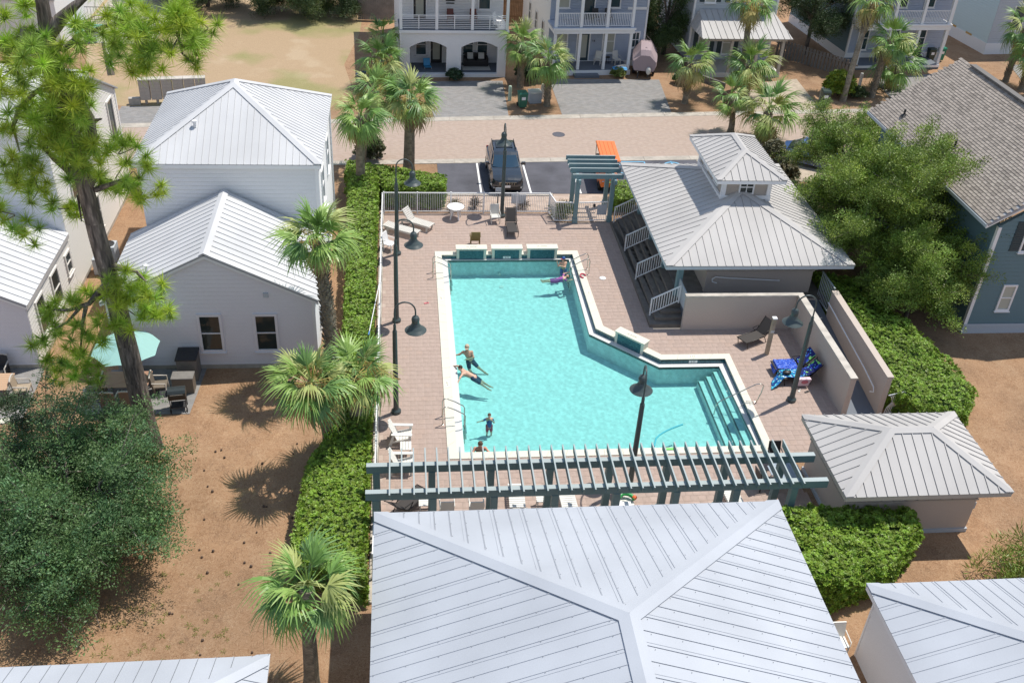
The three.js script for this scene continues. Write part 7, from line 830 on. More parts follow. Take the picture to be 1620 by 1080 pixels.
function slatTable(label, pos, w, d, h, turn = 0) { const t = thing('side_table', label, 'table', pos, turn), n = Math.max(4, Math.round(w / 0.11)); for (let i = 0; i < n; i++) new MB().box(-w / 2 + i * w / n, -w / 2 + (i + 0.85) * w / n, h - 0.025, h, -d / 2, d / 2).build('slat', m.resin, t); for (const x of [-w / 2 + 0.04, w / 2 - 0.07]) for (const z of [-d / 2 + 0.04, d / 2 - 0.07]) new MB().box(x, x + 0.035, 0, h - 0.026, z, z + 0.035).build('leg', m.resin, t); return t; }
slatTable('small white slatted table between the two Adirondack chairs', [0.0, 0, 29.5], 0.44, 0.5, 0.46); slatTable('white slatted table right of the dark lounger under pergola', [0.68, 0, 26.4], 0.45, 0.5, 0.45, R(90)); slatTable('small white slatted table at the third pergola bay', [4.9, 0, 26.4], 0.4, 0.45, 0.45, R(90));
chairAt('low_chair', 'white low slatted chair under pergola, left one of the pair', 'chair', [1.43, 0, 26.15], R(180), m.resin); chairAt('low_chair', 'white low slatted chair under pergola, right one of the pair', 'chair', [2.48, 0, 26.1], R(180), m.resin);
slatLounger('white slatted lounger under the second pergola bay, back raised', [3.98, 0, 26.35], R(-92), m.resin, 0.75); slatLounger('white slatted lounger under the middle of pergola by dark lamp shadow', [5.86, 0, 26.0], R(-88), m.resin, 0.7); slatLounger('white slatted lounger carrying a green inflatable toy under pergola', [7.95, 0, 26.05], R(-88), m.resin, 0.5); slatLounger('white slatted lounger under pergola near its right end', [12.05, 0, 25.9], R(-86), m.resin, 0.2);
{ const g = thing('inflatable_toy', 'green inflatable toy with orange ends on the white lounger', 'pool toy', [7.98, 0.39, 26.2]), gm = M([0.03, 0.32, 0.08], 0.35), om = M([0.75, 0.14, 0.04], 0.35), arc = Array.from({ length: 9 }, (_, i) => { const a = Math.PI * i / 8; return [-0.26 * Math.cos(a), 0.1 + 0.05 * Math.sin(a), 0.05 + 0.2 * Math.sin(a) - 0.12 * i / 8]; }); new MB().tube(arc, 0.075, 9).build('body', gm, g); new MB().ell([-0.1, 0.16, 0.28], [0.09, 0.08, 0.08], 8).build('fin', om, g); new MB().ell([0.28, 0.14, 0.0], [0.1, 0.08, 0.09], 8).build('fin', om, g);
  const tw = thing('towel', 'crumpled white towel beside the green inflatable toy', 'towel', [7.85, 0.38, 25.85]), tb = new MB(), H = (i, j) => [(-0.5 + i / 9) * 0.5, 0.03 + 0.07 * fbm(i / 9 + 2, j / 9 + 2, 3, 6, 301), (-0.5 + j / 9) * 0.5]; for (let i = 0; i < 9; i++) for (let j = 0; j < 9; j++) tb.face([H(i, j), H(i + 1, j), H(i + 1, j + 1), H(i, j + 1)]); tb.build('cloth', m.white, tw); }
{ const t = thing('round_table', 'blue-grey round slatted table at the right end of pergola', 'table', [14.25, 0, 27.25]), q = M([0.30, 0.36, 0.42], 0.6); for (let i = 0; i < 10; i++) { const x = -0.6 + i * 0.12, w = Math.sqrt(Math.max(0.02, 0.37 - (x + 0.055) ** 2)); new MB().box(x, x + 0.11, 0.7, 0.725, -w, w).build('slat', q, t); } for (let i = 0; i < 4; i++) { const a = i * 1.571 + 0.8; new MB().bar([Math.cos(a) * 0.5, 0, Math.sin(a) * 0.5], [Math.cos(a) * 0.3, 0.7, Math.sin(a) * 0.3], 0.06, 0.04).build('leg', m.resin, t); }
  chairAt('patio_chair', 'dark patio chair behind the round slatted table', 'chair', [14.3, 0, 28.35], 0, m.dark); chairAt('patio_chair', 'dark patio chair left of the round slatted table', 'chair', [13.45, 0, 27.1], R(100), m.dark); }
// towels on the two loungers by the stucco wall
{
  const print = (a, dots, n, seedv) => canvasTex(256, 256, (c, w) => { c.fillStyle = a; c.fillRect(0, 0, w, w); for (let i = 0; i < n; i++) { const [col, r] = pick(dots); c.fillStyle = col; c.beginPath(); c.ellipse(rnd() * w, rnd() * w, r * rr(0.6, 1.3), r * rr(0.5, 1.1), rnd() * 3, 0, 7); c.fill(); } }, [0.9, 0.9]);
  const flower = M([0.9, 0.9, 0.9], 0.95, { map: print('#16256b', [['#8fd66e', 24], ['#2f4fc0', 18], ['#6fc7e6', 8], ['#0d1a50', 16]], 60) }), wave = M([0.9, 0.9, 0.9], 0.95, { map: print('#1d6fb4', [['#58d0e0', 16], ['#0d3a7a', 18], ['#e9f6ee', 8], ['#1893b8', 14]], 120) }), script = M([0.9, 0.9, 0.9], 0.95, { map: print('#3458c0', [['#8fa6e6', 7], ['#1d2f86', 9], ['#5f7ed8', 12]], 140) });
  const l1 = slingLounger('dark sling lounger draped with patterned towels, farther of two', [17.15, 0, 34.55], R(2), 0.9), l2 = slingLounger('dark sling lounger draped with aqua towel, nearer of two', [17.25, 0, 33.85], R(4), 0.9);
  const cloth = (label, mat, pts, uvL, amp, sd) => { const t = thing('towel', label, 'towel', [0, 0, 0]), n = 10, k = 7, P = []; for (let i = 0; i <= n; i++) { P.push([]); const u = i / n * (pts.length - 1), a = Math.min(pts.length - 2, Math.floor(u)), f = u - a, [A, B] = pts[a], [C_, D_] = pts[a + 1]; for (let j = 0; j <= k; j++) P[i].push(add3(mix3(mix3(A, C_, f), mix3(B, D_, f), j / k), [0, amp * (fbm(i / n + sd, j / k + sd, 3, 5, 311) - 0.2), 0])); } const b = new MB(); for (let i = 0; i < n; i++) for (let j = 0; j < k; j++) { b.face([P[i][j], P[i + 1][j], P[i + 1][j + 1], P[i][j + 1]]); } b.build('cloth', mat, t); };
  cloth('navy towel with lime flowers over the farther lounger back', flower, [[[17.35, 0.42, 34.25], [17.35, 0.42, 34.9]], [[17.6, 0.62, 34.28], [17.58, 0.62, 34.92]], [[17.95, 1.05, 34.3], [17.9, 1.05, 34.95]], [[18.0, 0.95, 34.3], [17.98, 0.95, 34.95]]], 1, 0.05, 1);
  cloth('violet-blue towel with script pattern on lounger seat', script, [[[16.15, 0.12, 34.15], [16.2, 0.15, 34.8]], [[16.3, 0.44, 34.15], [16.3, 0.44, 34.85]], [[17.25, 0.42, 34.1], [17.25, 0.42, 34.9]]], 1, 0.06, 2);
  cloth('blue and lime towel over the nearer lounger back', flower, [[[17.2, 0.43, 33.55], [17.2, 0.43, 34.12]], [[17.55, 0.5, 33.55], [17.55, 0.5, 34.12]], [[18.0, 0.98, 33.6], [17.98, 0.98, 34.2]], [[18.1, 0.8, 33.6], [18.08, 0.8, 34.2]]], 1, 0.05, 3);
  cloth('aqua and blue wave towel trailing off the nearer lounger foot', wave, [[[15.75, 0.03, 33.15], [15.95, 0.03, 33.75]], [[16.15, 0.2, 33.35], [16.2, 0.25, 33.95]], [[16.35, 0.43, 33.5], [16.35, 0.43, 34.1]], [[17.25, 0.42, 33.5], [17.25, 0.42, 34.1]]], 1, 0.07, 4);
  const bg = thing('black_bag', 'small black bag lying on the aqua towel', 'bag', [16.55, 0.46, 33.75]); new MB().ell([0, 0.07, 0], [0.2, 0.09, 0.14], 10).build('pouch', m.black, bg); new MB().tube([[-0.12, 0.1, 0.02], [-0.05, 0.22, 0.04], [0.08, 0.22, 0.02], [0.13, 0.1, 0]], 0.014, 6).build('strap', m.black, bg);
  const pb = thing('beach_bag', 'white bag with pink print hanging at nearer lounger side', 'bag', [17.2, 0.02, 33.42]), pk = M([0.72, 0.55, 0.60], 0.8); new MB().hexa([[-0.26, 0.06, -0.08], [0.26, 0.06, -0.08], [0.22, 0.06, 0.08], [-0.22, 0.06, 0.08]], [[-0.34, 0.42, -0.1], [0.34, 0.42, -0.1], [0.32, 0.42, 0.1], [-0.32, 0.42, 0.1]]).build('pouch', pk, pb); new MB().ell([0.06, 0.28, -0.1], [0.16, 0.1, 0.015], 8).build('print_patch', M([0.55, 0.16, 0.2], 0.8), pb); new MB().tube([[-0.15, 0.42, -0.09], [0, 0.56, -0.09], [0.15, 0.42, -0.09]], 0.012, 5).build('handle', m.white, pb);
  const shoe = (label, x, d, mat, turn, k = 1) => { const s = thing('flip_flop', label, 'sandal', [x, 0.002, d], turn); new MB().prism([[-0.12, -0.035], [0.0, -0.05], [0.12, -0.04], [0.13, 0.02], [0.02, 0.045], [-0.12, 0.035]], 0, 0.025).build('sole', mat, s); new MB().tube([[0.02, 0.03, -0.045], [0.06, 0.06, 0], [0.02, 0.03, 0.045]], 0.008, 5).build('strap', m.dark, s); };
  shoe('pale sandal on deck under the bag, left of lamp post base', 17.0, 33.1, m.slate, 1); shoe('dark patterned sandal beside pale one under the bag', 17.3, 33.0, m.dark, 0.4); shoe('pink flip-flop on left deck beside the coping', 1.05, 40.5, M([0.6, 0.15, 0.17], 0.6), 0.3);
  tag(new MB().lathe([[0.16, 0], [0.17, 0.02], [0.14, 0.04], [0, 0.045]], [0, 0, 0], 16).build('flying_disc', m.white), 'white flying disc lying on the right deck', 'flying disc').position.set(10.0, 0.001, -42.75);
  tag(new MB().tube(Array.from({ length: 9 }, (_, i) => [0.14 * Math.cos(i * 0.6), 0.04, 0.2 * Math.sin(i * 0.6)]), 0.035, 7).build('swim_ring', M([0.6, 0.08, 0.12], 0.4)), 'small red swim ring on coping at far right corner', 'pool toy').position.set(9.0, 0.04, -42.9);
  tag(new MB().box(-0.22, 0.22, 0.0, 0.03, -0.05, 0.05).build('kickboard', M([0.15, 0.75, 0.12], 0.5)), 'thin lime-green pool toy on the near coping', 'pool toy').position.set(10.4, 0.042, -29.4);
}
{ const pw = M([0.62, 0.50, 0.36], 0.8, { map: T.grain }), p = thing('wooden_post', 'short pale square timber post beside the corner lounger', 'post', [16.42, 0, 35.92]); new MB().box(-0.08, 0.08, 0, 1.92, -0.08, 0.08).build('shaft', pw, p); new MB().box(-0.1, 0.1, 1.921, 1.97, -0.1, 0.1).build('cap', m.white, p); new MB().box(-0.082, 0.082, 1.2, 1.32, -0.09, -0.081).build('outlet', m.slate, p); }
{ const p = thing('skimmer_pole', 'long white pool pole leaning across the left hedge fence', 'pole', [-1.2, 0, 38]); new MB().tube([[0.05, 1.2, 2.4], [-0.3, 1.55, -2.2]], 0.02, 6).build('pole_tube', m.white, p); new MB().tube([[-0.3, 1.55, -2.2], [-0.33, 1.57, -2.5]], 0.03, 6).build('grip', M([0.1, 0.25, 0.5], 0.6), p); }
// ---------------------------------------------------------------- patios behind the white houses
function wickerChair(label, pos, turn, mat = m.wicker) { const t = thing('wicker_chair', label, 'chair', pos, turn); new MB().box(-0.28, 0.28, 0.36, 0.42, -0.26, 0.26).build('seat', mat, t); new MB().hexa([[-0.3, 0.05, 0.2], [0.3, 0.05, 0.2], [0.3, 0.05, 0.26], [-0.3, 0.05, 0.26]], [[-0.28, 0.9, 0.32], [0.28, 0.9, 0.32], [0.28, 0.9, 0.38], [-0.28, 0.9, 0.38]]).build('backrest', mat, t); new MB().tube([[-0.29, 0.9, 0.35], [-0.15, 0.94, 0.37], [0.15, 0.94, 0.37], [0.29, 0.9, 0.35]], 0.035, 7).build('top_roll', m.capStone, t); for (const x of [-0.3, 0.3]) { new MB().tube([[x, 0.0, -0.24], [x, 0.6, -0.22], [x, 0.64, 0.3]], 0.03, 7).build('armrest', m.capStone, t); new MB().box(x - 0.025, x + 0.025, 0, 0.38, 0.2, 0.25).build('leg', mat, t); } return t; }
function plankTable(label, x0, x1, d0, d1, h, mat) { const t = thing('patio_table', label, 'table', [(x0 + x1) / 2, -0.03, (d0 + d1) / 2]), w = (x1 - x0) / 2, q = (d1 - d0) / 2; const n = 8; for (let i = 0; i < n; i++) new MB().box(-w, w, h - 0.03, h, -q + i * 2 * q / n, -q + (i + 0.93) * 2 * q / n).build('plank', mat, t); for (const x of [-w + 0.12, w - 0.18]) for (const z of [-q + 0.1, q - 0.16]) new MB().box(x, x + 0.07, 0, h - 0.031, z, z + 0.07).build('leg', m.wicker, t); return t; }
plankTable('brown plank patio table under the mint umbrella', -12.1, -10.3, 33.2, 34.3, 0.74, M([0.36, 0.21, 0.14], 0.6)); plankTable('tan plank patio table cut by the left picture edge', -17.6, -15.7, 33.15, 34.3, 0.74, M([0.50, 0.33, 0.21], 0.6));
wickerChair('wicker chair at the right end of brown table', [-9.95, -0.03, 33.85], R(95)); wickerChair('wicker chair near side of brown table, left of pine trunk', [-11.75, -0.03, 32.95], R(180)); wickerChair('wicker chair near side of brown table, just behind pine trunk', [-11.0, -0.03, 33.0], R(180)); wickerChair('wicker chair at left end of brown table under pine needles', [-12.55, -0.03, 33.8], R(-90)); wickerChair('tan swivel chair at right end of tan table', [-15.3, -0.03, 33.75], R(95), M([0.36, 0.29, 0.21], 0.8)); wickerChair('dark chair against house wall behind tan table', [-16.6, -0.03, 35.0], R(0), m.dark); wickerChair('far-side wicker chair between brown table and house', [-11.2, -0.03, 34.8], R(0));
{ const t = thing('patio_umbrella', 'mint green square umbrella open behind the pine trunk', 'umbrella', [-11.0, -0.03, 33.75]), top = [0, 2.75, 0], E = Array.from({ length: 8 }, (_, i) => { const a = i * Math.PI / 4 + Math.PI / 8; return [Math.cos(a) * 1.32, 2.25, Math.sin(a) * 1.32]; }), cv = new MB(); for (let i = 0; i < 8; i++) { const a = E[i], b = E[(i + 1) % 8], c = add3(mix3(a, b, 0.5), [0, 0.05, 0]), s1 = mix3(top, a, 0.5), s2 = mix3(top, b, 0.5), mid = add3(mix3(s1, s2, 0.5), [0, -0.02, 0]); cv.face([top, s1, mid]).face([top, mid, s2]).face([s1, a, c, mid]).face([mid, c, b, s2]); } cv.build('canopy', m.mint, t); new MB().tube([[0, 0, 0], [0, 2.8, 0]], 0.028, 8).build('pole', m.dark, t); E.forEach((e) => new MB().tube([[0, 2.7, 0], add3(e, [0, -0.02, 0])], 0.012, 5).build('rib', m.dark, t)); new MB().ell([0, 2.8, 0], [0.06, 0.07, 0.06], 6).build('finial', m.dark, t); }
{ const t = thing('storage_box', 'grey lidded storage box on patio beside the grill', 'storage box', [-9.05, -0.03, 33.95]); new MB().box(-0.42, 0.42, 0, 0.7, -0.25, 0.25).build('body', m.wicker, t); new MB().box(-0.44, 0.44, 0.701, 0.76, -0.27, 0.27).build('lid', m.woodGrey, t); const u = thing('storage_box', 'taller dark storage cabinet against the lilac house wall', 'storage box', [-9.0, -0.03, 34.95]); new MB().box(-0.4, 0.4, 0, 1.05, -0.4, 0.4).build('body', m.woodGrey, u); new MB().hexa([[-0.43, 1.051, -0.44], [0.43, 1.051, -0.44], [0.43, 1.051, 0.42], [-0.43, 1.051, 0.42]], [[-0.43, 1.1, -0.44], [0.43, 1.1, -0.44], [0.43, 1.16, 0.42], [-0.43, 1.16, 0.42]]).build('lid', m.dark, u);
  const g = thing('gas_grill', 'black gas grill with closed hood at the patio corner', 'grill', [-9.05, -0.03, 32.7], R(8)); new MB().box(-0.34, 0.34, 0.62, 0.8, -0.26, 0.26).build('firebox', m.black, g); const hp = []; for (let i = 0; i <= 7; i++) { const a = Math.PI * i / 7; hp.push([0.27 * Math.cos(a), 0.8 + 0.26 * Math.sin(a)]); } const hd = new MB(); for (let i = 0; i < 7; i++) hd.face([[-0.34, hp[i][1], hp[i][0]], [0.34, hp[i][1], hp[i][0]], [0.34, hp[i + 1][1], hp[i + 1][0]], [-0.34, hp[i + 1][1], hp[i + 1][0]]], [0, 0.8, 0]); for (const x of [-0.34, 0.34]) hd.face(hp.map(([d, y]) => [x, y, d]), [0, 0.8, 0]); hd.build('hood', M([0.05, 0.06, 0.06], 0.3, { metalness: 0.4 }), g); for (const x of [-0.3, 0.3]) for (const z of [-0.22, 0.22]) new MB().tube([[x, 0, z], [x, 0.62, z]], 0.02, 6).build('leg', m.dark, g); new MB().box(-0.66, -0.36, 0.78, 0.81, -0.22, 0.22).build('side_shelf', m.dark, g); new MB().box(-0.3, 0.3, 0.2, 0.23, -0.22, 0.22).build('lower_shelf', m.dark, g); new MB().tube([[-0.25, 0.9, -0.3], [0.25, 0.9, -0.3]], 0.014, 6).build('handle', m.steel, g); for (const x of [-0.31, 0.31]) { const w = new MB().lathe([[0.09, -0.02], [0.09, 0.02]], [0, 0, 0], 12).geo(); w.rotateZ(Math.PI / 2); const o = obj('wheel', w, m.rubber, g); o.position.set(x, 0.09, 0.24); } }
{ const g = thing('concrete_ball', 'pale stone planter ball at the edge of patio left', 'planter', [-12.65, -0.03, 33.6]); new MB().lathe([[0.2, 0], [0.32, 0.18], [0.3, 0.34], [0.24, 0.36], [0.2, 0.3], [0, 0.3]], [0, 0, 0], 16).build('bowl', m.kerb, g); }

{ const t = thing('rubber_tube', 'dark blue inflatable ring lying in shade beside arched white house', 'pool toy', [-2.6, -0.03, 71.9]), q = M([0.03, 0.05, 0.11], 0.6), P = Array.from({ length: 15 }, (_, i) => [0.62 * Math.cos(i * 0.449), 0.16, 0.42 * Math.sin(i * 0.449)]); new MB().tube(P, 0.16, 8, false).build('ring', q, t); new MB().prism(P.slice(0, 14).map((v) => [v[0], v[2]]), 0.06, 0.1).build('floor', m.dark, t);
  const u = thing('blue_tarp', 'bright blue crumpled cloth over plants at right porch corner', 'cloth', [16.5, 0.35, 73.05]), b = new MB(), H = (i, j) => [(-0.5 + i / 8) * 1.1, 0.2 + 0.3 * fbm(i / 8 + 3, j / 8 + 3, 3, 5, 331) - 0.35 * ((i / 8 - 0.5) ** 2 + (j / 8 - 0.5) ** 2), (-0.5 + j / 8) * 0.5]; for (let i = 0; i < 8; i++) for (let j = 0; j < 8; j++) b.face([H(i, j), H(i + 1, j), H(i + 1, j + 1), H(i, j + 1)]); b.build('cloth', M([0.08, 0.32, 0.62], 0.7), u); }
// ---------------------------------------------------------------- people: one continuous surface each, from tapered capsules joined smoothly
function smoothSkin(bones, cell, k = 0.045) {
  let lo = [9, 9, 9], hi = [-9, -9, -9]; for (const [a, ra, b, rb] of bones) for (const [p, r] of [[a, ra], [b, rb]]) for (let i = 0; i < 3; i++) { lo[i] = Math.min(lo[i], p[i] - r - 0.05); hi[i] = Math.max(hi[i], p[i] + r + 0.05); }
  const c = mul3(add3(lo, hi), 0.5), S = Math.max(hi[0] - lo[0], hi[1] - lo[1], hi[2] - lo[2]) / 2 * 1.06, N = Math.min(150, Math.ceil(2 * S / cell)), mc = new MarchingCubes(N, m.white, false, false, 90000); mc.isolation = 0;
  for (let z = 0; z < N; z++) for (let y = 0; y < N; y++) for (let x = 0; x < N; x++) { const p = [c[0] + (x - N / 2) / (N / 2) * S, c[1] + (y - N / 2) / (N / 2) * S, c[2] + (z - N / 2) / (N / 2) * S]; let dd = 9;
    if (p[0] > lo[0] && p[0] < hi[0] && p[1] > lo[1] && p[1] < hi[1] && p[2] > lo[2] && p[2] < hi[2]) for (const [a, ra, b, rb] of bones) { const ab = sub3(b, a), t = Math.max(0, Math.min(1, dot3(sub3(p, a), ab) / (dot3(ab, ab) || 1e-9))), d = len3(sub3(p, add3(a, mul3(ab, t)))) - (ra + (rb - ra) * t), h = Math.max(0, k - Math.abs(dd - d)) / k; dd = Math.min(dd, d) - h * h * k / 4; }
    mc.field[z * N * N + y * N + x] = -Math.max(-1, Math.min(1, dd)); }
  mc.update(); const n = mc.count, g = new THREE.BufferGeometry(), P = new Float32Array(n * 3), Nn = new Float32Array(n * 3); for (let i = 0; i < n; i++) { P[i * 3] = c[0] + mc.positionArray[i * 3] * S; P[i * 3 + 1] = c[1] + mc.positionArray[i * 3 + 1] * S; P[i * 3 + 2] = -(c[2] + mc.positionArray[i * 3 + 2] * S); Nn[i * 3] = mc.normalArray[i * 3]; Nn[i * 3 + 1] = mc.normalArray[i * 3 + 1]; Nn[i * 3 + 2] = -mc.normalArray[i * 3 + 2]; }
  for (let i = 0; i < n; i += 3) for (let q = 0; q < 3; q++) { const a = (i + 1) * 3 + q, b = (i + 2) * 3 + q; [P[a], P[b]] = [P[b], P[a]]; [Nn[a], Nn[b]] = [Nn[b], Nn[a]]; }
  g.setAttribute('position', new THREE.BufferAttribute(P, 3)); g.setAttribute('normal', new THREE.BufferAttribute(Nn, 3)); g.setAttribute('uv', new THREE.BufferAttribute(new Float32Array(n * 2), 2)); return g;
}
const mergeG = (list) => { const n = list.reduce((s, g) => s + g.attributes.position.count, 0), g = new THREE.BufferGeometry(); for (const [k, w] of [['position', 3], ['normal', 3], ['uv', 2]]) { const a = new Float32Array(n * w); let o = 0; for (const q of list) { a.set(q.attributes[k].array, o); o += q.attributes[k].array.length; } g.setAttribute(k, new THREE.BufferAttribute(a, w)); } return g; };
// J: joints [x, y, d] about the person's base; s scales thicknesses (child < 1)
function person(label, base, J, s, { skin, hair = m.dark, shorts = null, shirt = null, cap = null, capBrim = null, long = false, look = [0, -0.1, -1] }) {
  for (const k in J) if (J[k][1] < -0.45) J[k] = [J[k][0], -0.45 + (J[k][1] + 0.45) * 0.78, J[k][2]];
  base = [base[0], base[1] - 0.09, base[2]]; const t = thing('person', label, 'person', base), f = nrm3(look), r = nrm3(crs3([0, 1, 0], f)), u = crs3(f, r), hc = J.head, H = (a, b, c) => add3(hc, add3(add3(mul3(r, a * s), mul3(u, b * s)), mul3(f, c * s)));
  const body = [[J.neck, 0.055 * s, J.head, 0.06 * s], [J.neck, 0.08 * s, J.chest, 0.14 * s], [J.chest, 0.14 * s, J.pelvis, 0.125 * s], [J.sl, 0.06 * s, J.sr, 0.06 * s], [mix3(J.sl, J.chest, 0.4), 0.09 * s, mix3(J.sr, J.chest, 0.4), 0.09 * s], [J.hl, 0.1 * s, J.hr, 0.1 * s]];
  for (const k of ['l', 'r']) body.push([J['s' + k], 0.055 * s, J['e' + k], 0.043 * s], [J['e' + k], 0.042 * s, J['w' + k], 0.03 * s], [J['h' + k], 0.092 * s, J['k' + k], 0.06 * s], [J['k' + k], 0.058 * s, J['a' + k], 0.038 * s], [J['a' + k], 0.04 * s, J['t' + k], 0.028 * s]);
  const head = [[H(0, 0.01, 0), 0.088 * s, H(0, 0.035, -0.025), 0.092 * s], [H(0, -0.06, 0.03), 0.055 * s, H(0, -0.085, 0.045), 0.035 * s], [H(0, -0.005, 0.085), 0.012 * s, H(0, -0.03, 0.105), 0.016 * s], [H(-0.02, -0.062, 0.082), 0.011 * s, H(0.02, -0.062, 0.082), 0.011 * s], [H(-0.088, -0.01, -0.005), 0.018 * s, H(-0.09, 0.025, -0.01), 0.02 * s], [H(0.088, -0.01, -0.005), 0.018 * s, H(0.09, 0.025, -0.01), 0.02 * s]];
  const geos = [smoothSkin(body, 0.018), smoothSkin(head, 0.008, 0.02)];
  for (const k of ['l', 'r']) { const w = J['w' + k], d = nrm3(J['f' + k] ? sub3(J['f' + k], w) : sub3(w, J['e' + k])); let sd = nrm3(crs3(d, [0, 1, 0.2])); const pm = add3(w, mul3(d, 0.085 * s)), hb = [[w, 0.028 * s, pm, 0.034 * s], [add3(w, mul3(sd, 0.02 * s)), 0.022 * s, add3(pm, mul3(sd, 0.022 * s)), 0.024 * s], [add3(w, mul3(sd, -0.02 * s)), 0.022 * s, add3(pm, mul3(sd, -0.022 * s)), 0.024 * s]]; [0.066, 0.078, 0.074, 0.058].forEach((L, i) => { const q = add3(pm, mul3(sd, (i - 1.5) * 0.021 * s)), mid = add3(q, add3(mul3(d, L * 0.55 * s), [0, -0.006 * s, 0])); hb.push([q, 0.0105 * s, mid, 0.0095 * s], [mid, 0.0095 * s, add3(mid, add3(mul3(d, L * 0.45 * s), [0, -0.02 * s, 0])), 0.008 * s]); }); const tb = add3(w, add3(mul3(d, 0.03 * s), mul3(sd, 0.03 * s))); hb.push([tb, 0.014 * s, add3(tb, add3(mul3(d, 0.05 * s), mul3(sd, 0.035 * s))), 0.01 * s]); geos.push(smoothSkin(hb, 0.006, 0.008)); }
  obj('body', mergeG(geos), skin, t);
  for (const k of [-1, 1]) { const e = new MB().ell(H(k * 0.034, 0.012, 0.084), [0.011 * s, 0.008 * s, 0.009 * s], 6).build('eye', m.white, t); new MB().ell(H(k * 0.034, 0.012, 0.092), [0.005 * s, 0.005 * s, 0.003 * s], 5).build('iris', m.dark, e); }
  const hb = [[H(0, 0.045, -0.03), 0.098 * s, H(0, 0.03, -0.045), 0.096 * s]]; if (long) hb.push([H(0, 0, -0.07), 0.075 * s, H(0, -0.2, -0.09), 0.06 * s]); obj('hair', smoothSkin(hb, 0.01, 0.02), hair, t);
  if (shorts) obj('shorts', smoothSkin([[mix3(J.hl, J.chest, 0.16), 0.118 * s, mix3(J.hr, J.chest, 0.16), 0.118 * s], [J.hl, 0.112 * s, mix3(J.hl, J.kl, 0.72), 0.092 * s], [J.hr, 0.112 * s, mix3(J.hr, J.kr, 0.72), 0.092 * s]], 0.016, 0.03), shorts, t);
  if (shirt) obj('shirt', smoothSkin([[mix3(J.neck, J.chest, 0.25), 0.09 * s, J.chest, 0.155 * s], [J.chest, 0.155 * s, J.pelvis, 0.14 * s], [J.sl, 0.072 * s, mix3(J.sl, J.el, 0.7), 0.062 * s], [J.sr, 0.072 * s, mix3(J.sr, J.er, 0.7), 0.062 * s]], 0.016, 0.05), shirt, t);
  if (cap) { obj('cap', smoothSkin([[H(0, 0.07, -0.015), 0.098 * s, H(0, 0.06, -0.035), 0.1 * s]], 0.01, 0.02), cap, t); const br = new MB(), P = []; for (let i = 0; i <= 6; i++) { const a = -0.9 + 1.8 * i / 6; P.push(H(Math.sin(a) * 0.09, 0.055, 0.07 + Math.cos(a) * 0.1)); } br.slab([H(-0.08, 0.06, 0.05), ...P, H(0.08, 0.06, 0.05)], 0.008 * s, u).build('cap_brim', capBrim || cap, t); }
  return t;
}
const skinA = M([0.52, 0.31, 0.21], 0.55), skinB = M([0.60, 0.37, 0.26], 0.55), skinC = M([0.56, 0.28, 0.19], 0.55), hairBrown = M([0.05, 0.03, 0.018], 0.7), navy = M([0.02, 0.045, 0.09], 0.8), royal = M([0.03, 0.10, 0.32], 0.8), redCloth = M([0.45, 0.05, 0.09], 0.8);
person('man in pale cap leaning on left pool edge in navy shorts', [2.78, 0, 36.45], { head: [-0.03, 0.3, -0.03], neck: [-0.01, 0.12, 0], chest: [0.04, -0.12, 0.02], pelvis: [0.15, -0.48, 0.06], sl: [-0.2, 0.04, 0], sr: [0.19, 0.03, 0.02], el: [-0.36, -0.1, 0.02], wl: [-0.52, -0.15, 0.04], fl: [-0.6, -0.17, 0.05], er: [0.27, -0.2, -0.1], wr: [0.02, -0.2, -0.22], fr: [-0.06, -0.2, -0.22], hl: [0.06, -0.56, 0.03], hr: [0.25, -0.56, 0.07], kl: [0.1, -0.92, -0.16], kr: [0.5, -0.82, -0.1], al: [0.25, -1.28, -0.05], ar: [0.8, -1.12, -0.18], tl: [0.25, -1.31, -0.2], tr: [0.95, -1.22, -0.22] }, 1, { skin: skinA, hair: hairBrown, shorts: navy, cap: M([0.55, 0.42, 0.30], 0.8), look: [-0.25, -0.25, -1] });
person('dark-haired boy stretching along left pool edge in patterned navy shorts', [2.45, 0, 35.0], { head: [-0.08, 0.13, 0.12], neck: [0.02, 0.0, 0.05], chest: [0.2, -0.08, -0.02], pelvis: [0.52, -0.17, -0.18], sl: [0.06, -0.02, 0.2], sr: [0.02, -0.02, -0.14], el: [-0.16, 0.02, 0.42], wl: [-0.32, -0.12, 0.62], fl: [-0.38, -0.15, 0.66], er: [-0.1, -0.02, -0.4], wr: [-0.2, -0.13, -0.62], fr: [-0.25, -0.15, -0.68], hl: [0.56, -0.18, -0.1], hr: [0.52, -0.2, -0.27], kl: [0.88, -0.32, -0.3], kr: [0.84, -0.36, -0.42], al: [1.2, -0.5, -0.42], ar: [1.12, -0.55, -0.55], tl: [1.34, -0.56, -0.45], tr: [1.26, -0.62, -0.6] }, 0.92, { skin: skinB, hair: hairBrown, shorts: navy, look: [-1, -0.3, -0.3] });
person('small child in blue swim shirt and red shorts standing in pool', [3.42, 0, 31.95], { head: [0, -0.02, 0], neck: [0, -0.15, 0], chest: [0, -0.3, 0], pelvis: [0.02, -0.58, 0.0], sl: [-0.12, -0.19, 0], sr: [0.12, -0.19, 0], el: [-0.26, -0.26, -0.02], wl: [-0.42, -0.28, -0.06], er: [0.19, -0.3, -0.1], wr: [0.07, -0.12, -0.15], fr: [0.03, -0.07, -0.14], hl: [-0.06, -0.62, 0], hr: [0.08, -0.62, 0], kl: [-0.07, -0.95, -0.05], kr: [0.1, -0.95, -0.04], al: [-0.07, -1.28, 0.02], ar: [0.12, -1.28, 0.02], tl: [-0.07, -1.32, -0.1], tr: [0.13, -1.32, -0.1] }, 0.72, { skin: skinB, hair: M([0.12, 0.06, 0.03], 0.7), shorts: redCloth, shirt: M([0.02, 0.08, 0.26], 0.8), look: [0.1, -0.1, -1] });
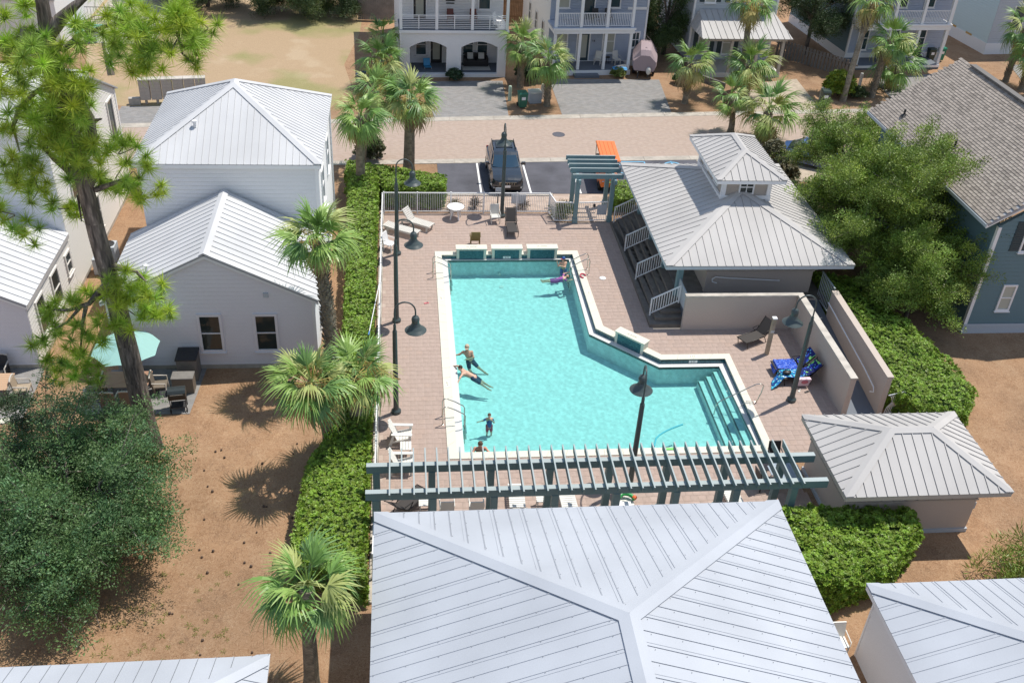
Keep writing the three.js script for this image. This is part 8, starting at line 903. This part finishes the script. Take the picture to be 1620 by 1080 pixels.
person('sunburnt man in the near left pool corner seen through rafters', [2.9, 0, 29.98], { head: [0, 0.16, -0.06], neck: [0, -0.02, 0], chest: [0, -0.26, 0.04], pelvis: [0, -0.68, 0.12], sl: [-0.2, -0.08, 0], sr: [0.2, -0.08, 0], el: [-0.32, -0.2, -0.18], wl: [-0.12, -0.16, -0.3], er: [0.34, -0.16, -0.15], wr: [0.28, -0.1, -0.32], hl: [-0.1, -0.75, 0.12], hr: [0.1, -0.75, 0.12], kl: [-0.11, -1.05, 0.0], kr: [0.12, -1.05, 0.02], al: [-0.11, -1.29, 0.3], ar: [0.12, -1.29, 0.3], tl: [-0.11, -1.31, 0.16], tr: [0.12, -1.31, 0.16] }, 1, { skin: skinC, hair: M([0.10, 0.06, 0.035], 0.8), shorts: navy, look: [0.15, -0.5, -1] });
person('girl in blue cap with raised hands at far right pool corner', [8.22, 0, 44.5], { head: [0, 0.22, 0], neck: [0.01, 0.06, 0], chest: [0.03, -0.1, 0.02], pelvis: [0.06, -0.42, 0.05], sl: [-0.13, 0.0, 0], sr: [0.16, 0.0, 0.02], el: [-0.25, -0.14, -0.1], wl: [-0.32, 0.06, -0.1], fl: [-0.33, 0.14, -0.1], er: [0.1, -0.17, -0.16], wr: [-0.12, -0.08, -0.2], hl: [-0.02, -0.5, 0.03], hr: [0.14, -0.5, 0.06], kl: [-0.03, -0.86, -0.06], kr: [0.16, -0.86, -0.03], al: [-0.02, -1.26, 0.02], ar: [0.17, -1.26, 0.04], tl: [-0.03, -1.31, -0.1], tr: [0.18, -1.31, -0.08] }, 0.85, { skin: skinB, hair: hairBrown, shorts: royal, cap: royal, capBrim: redCloth, long: true, look: [-0.8, -0.1, -0.5] });
person('girl floating on her back near the far right grab rail', [8.0, 0, 43.25], { head: [0.3, -0.12, 0.1], neck: [0.18, -0.2, 0.05], chest: [0.0, -0.25, 0.0], pelvis: [-0.3, -0.27, -0.08], sl: [0.1, -0.2, 0.17], sr: [0.14, -0.2, -0.1], el: [0.14, -0.14, 0.36], wl: [0.35, -0.1, 0.4], er: [0.24, -0.2, -0.26], wr: [0.42, -0.18, -0.2], hl: [-0.34, -0.27, 0.0], hr: [-0.32, -0.27, -0.15], kl: [-0.66, -0.26, -0.06], kr: [-0.66, -0.27, -0.18], al: [-1.0, -0.27, -0.1], ar: [-1.0, -0.28, -0.22], tl: [-1.1, -0.2, -0.1], tr: [-1.1, -0.21, -0.22] }, 0.85, { skin: skinB, hair: hairBrown, shorts: M([0.35, 0.06, 0.25], 0.8), shirt: M([0.30, 0.08, 0.30], 0.8), long: true, look: [-0.3, 0.9, -0.1] });

scene.traverse((o) => { if (o.isMesh) { o.castShadow = true; o.receiveShadow = true; } });
camera.updateProjectionMatrix();
scene.add(camera);
renderer.render(scene, camera);
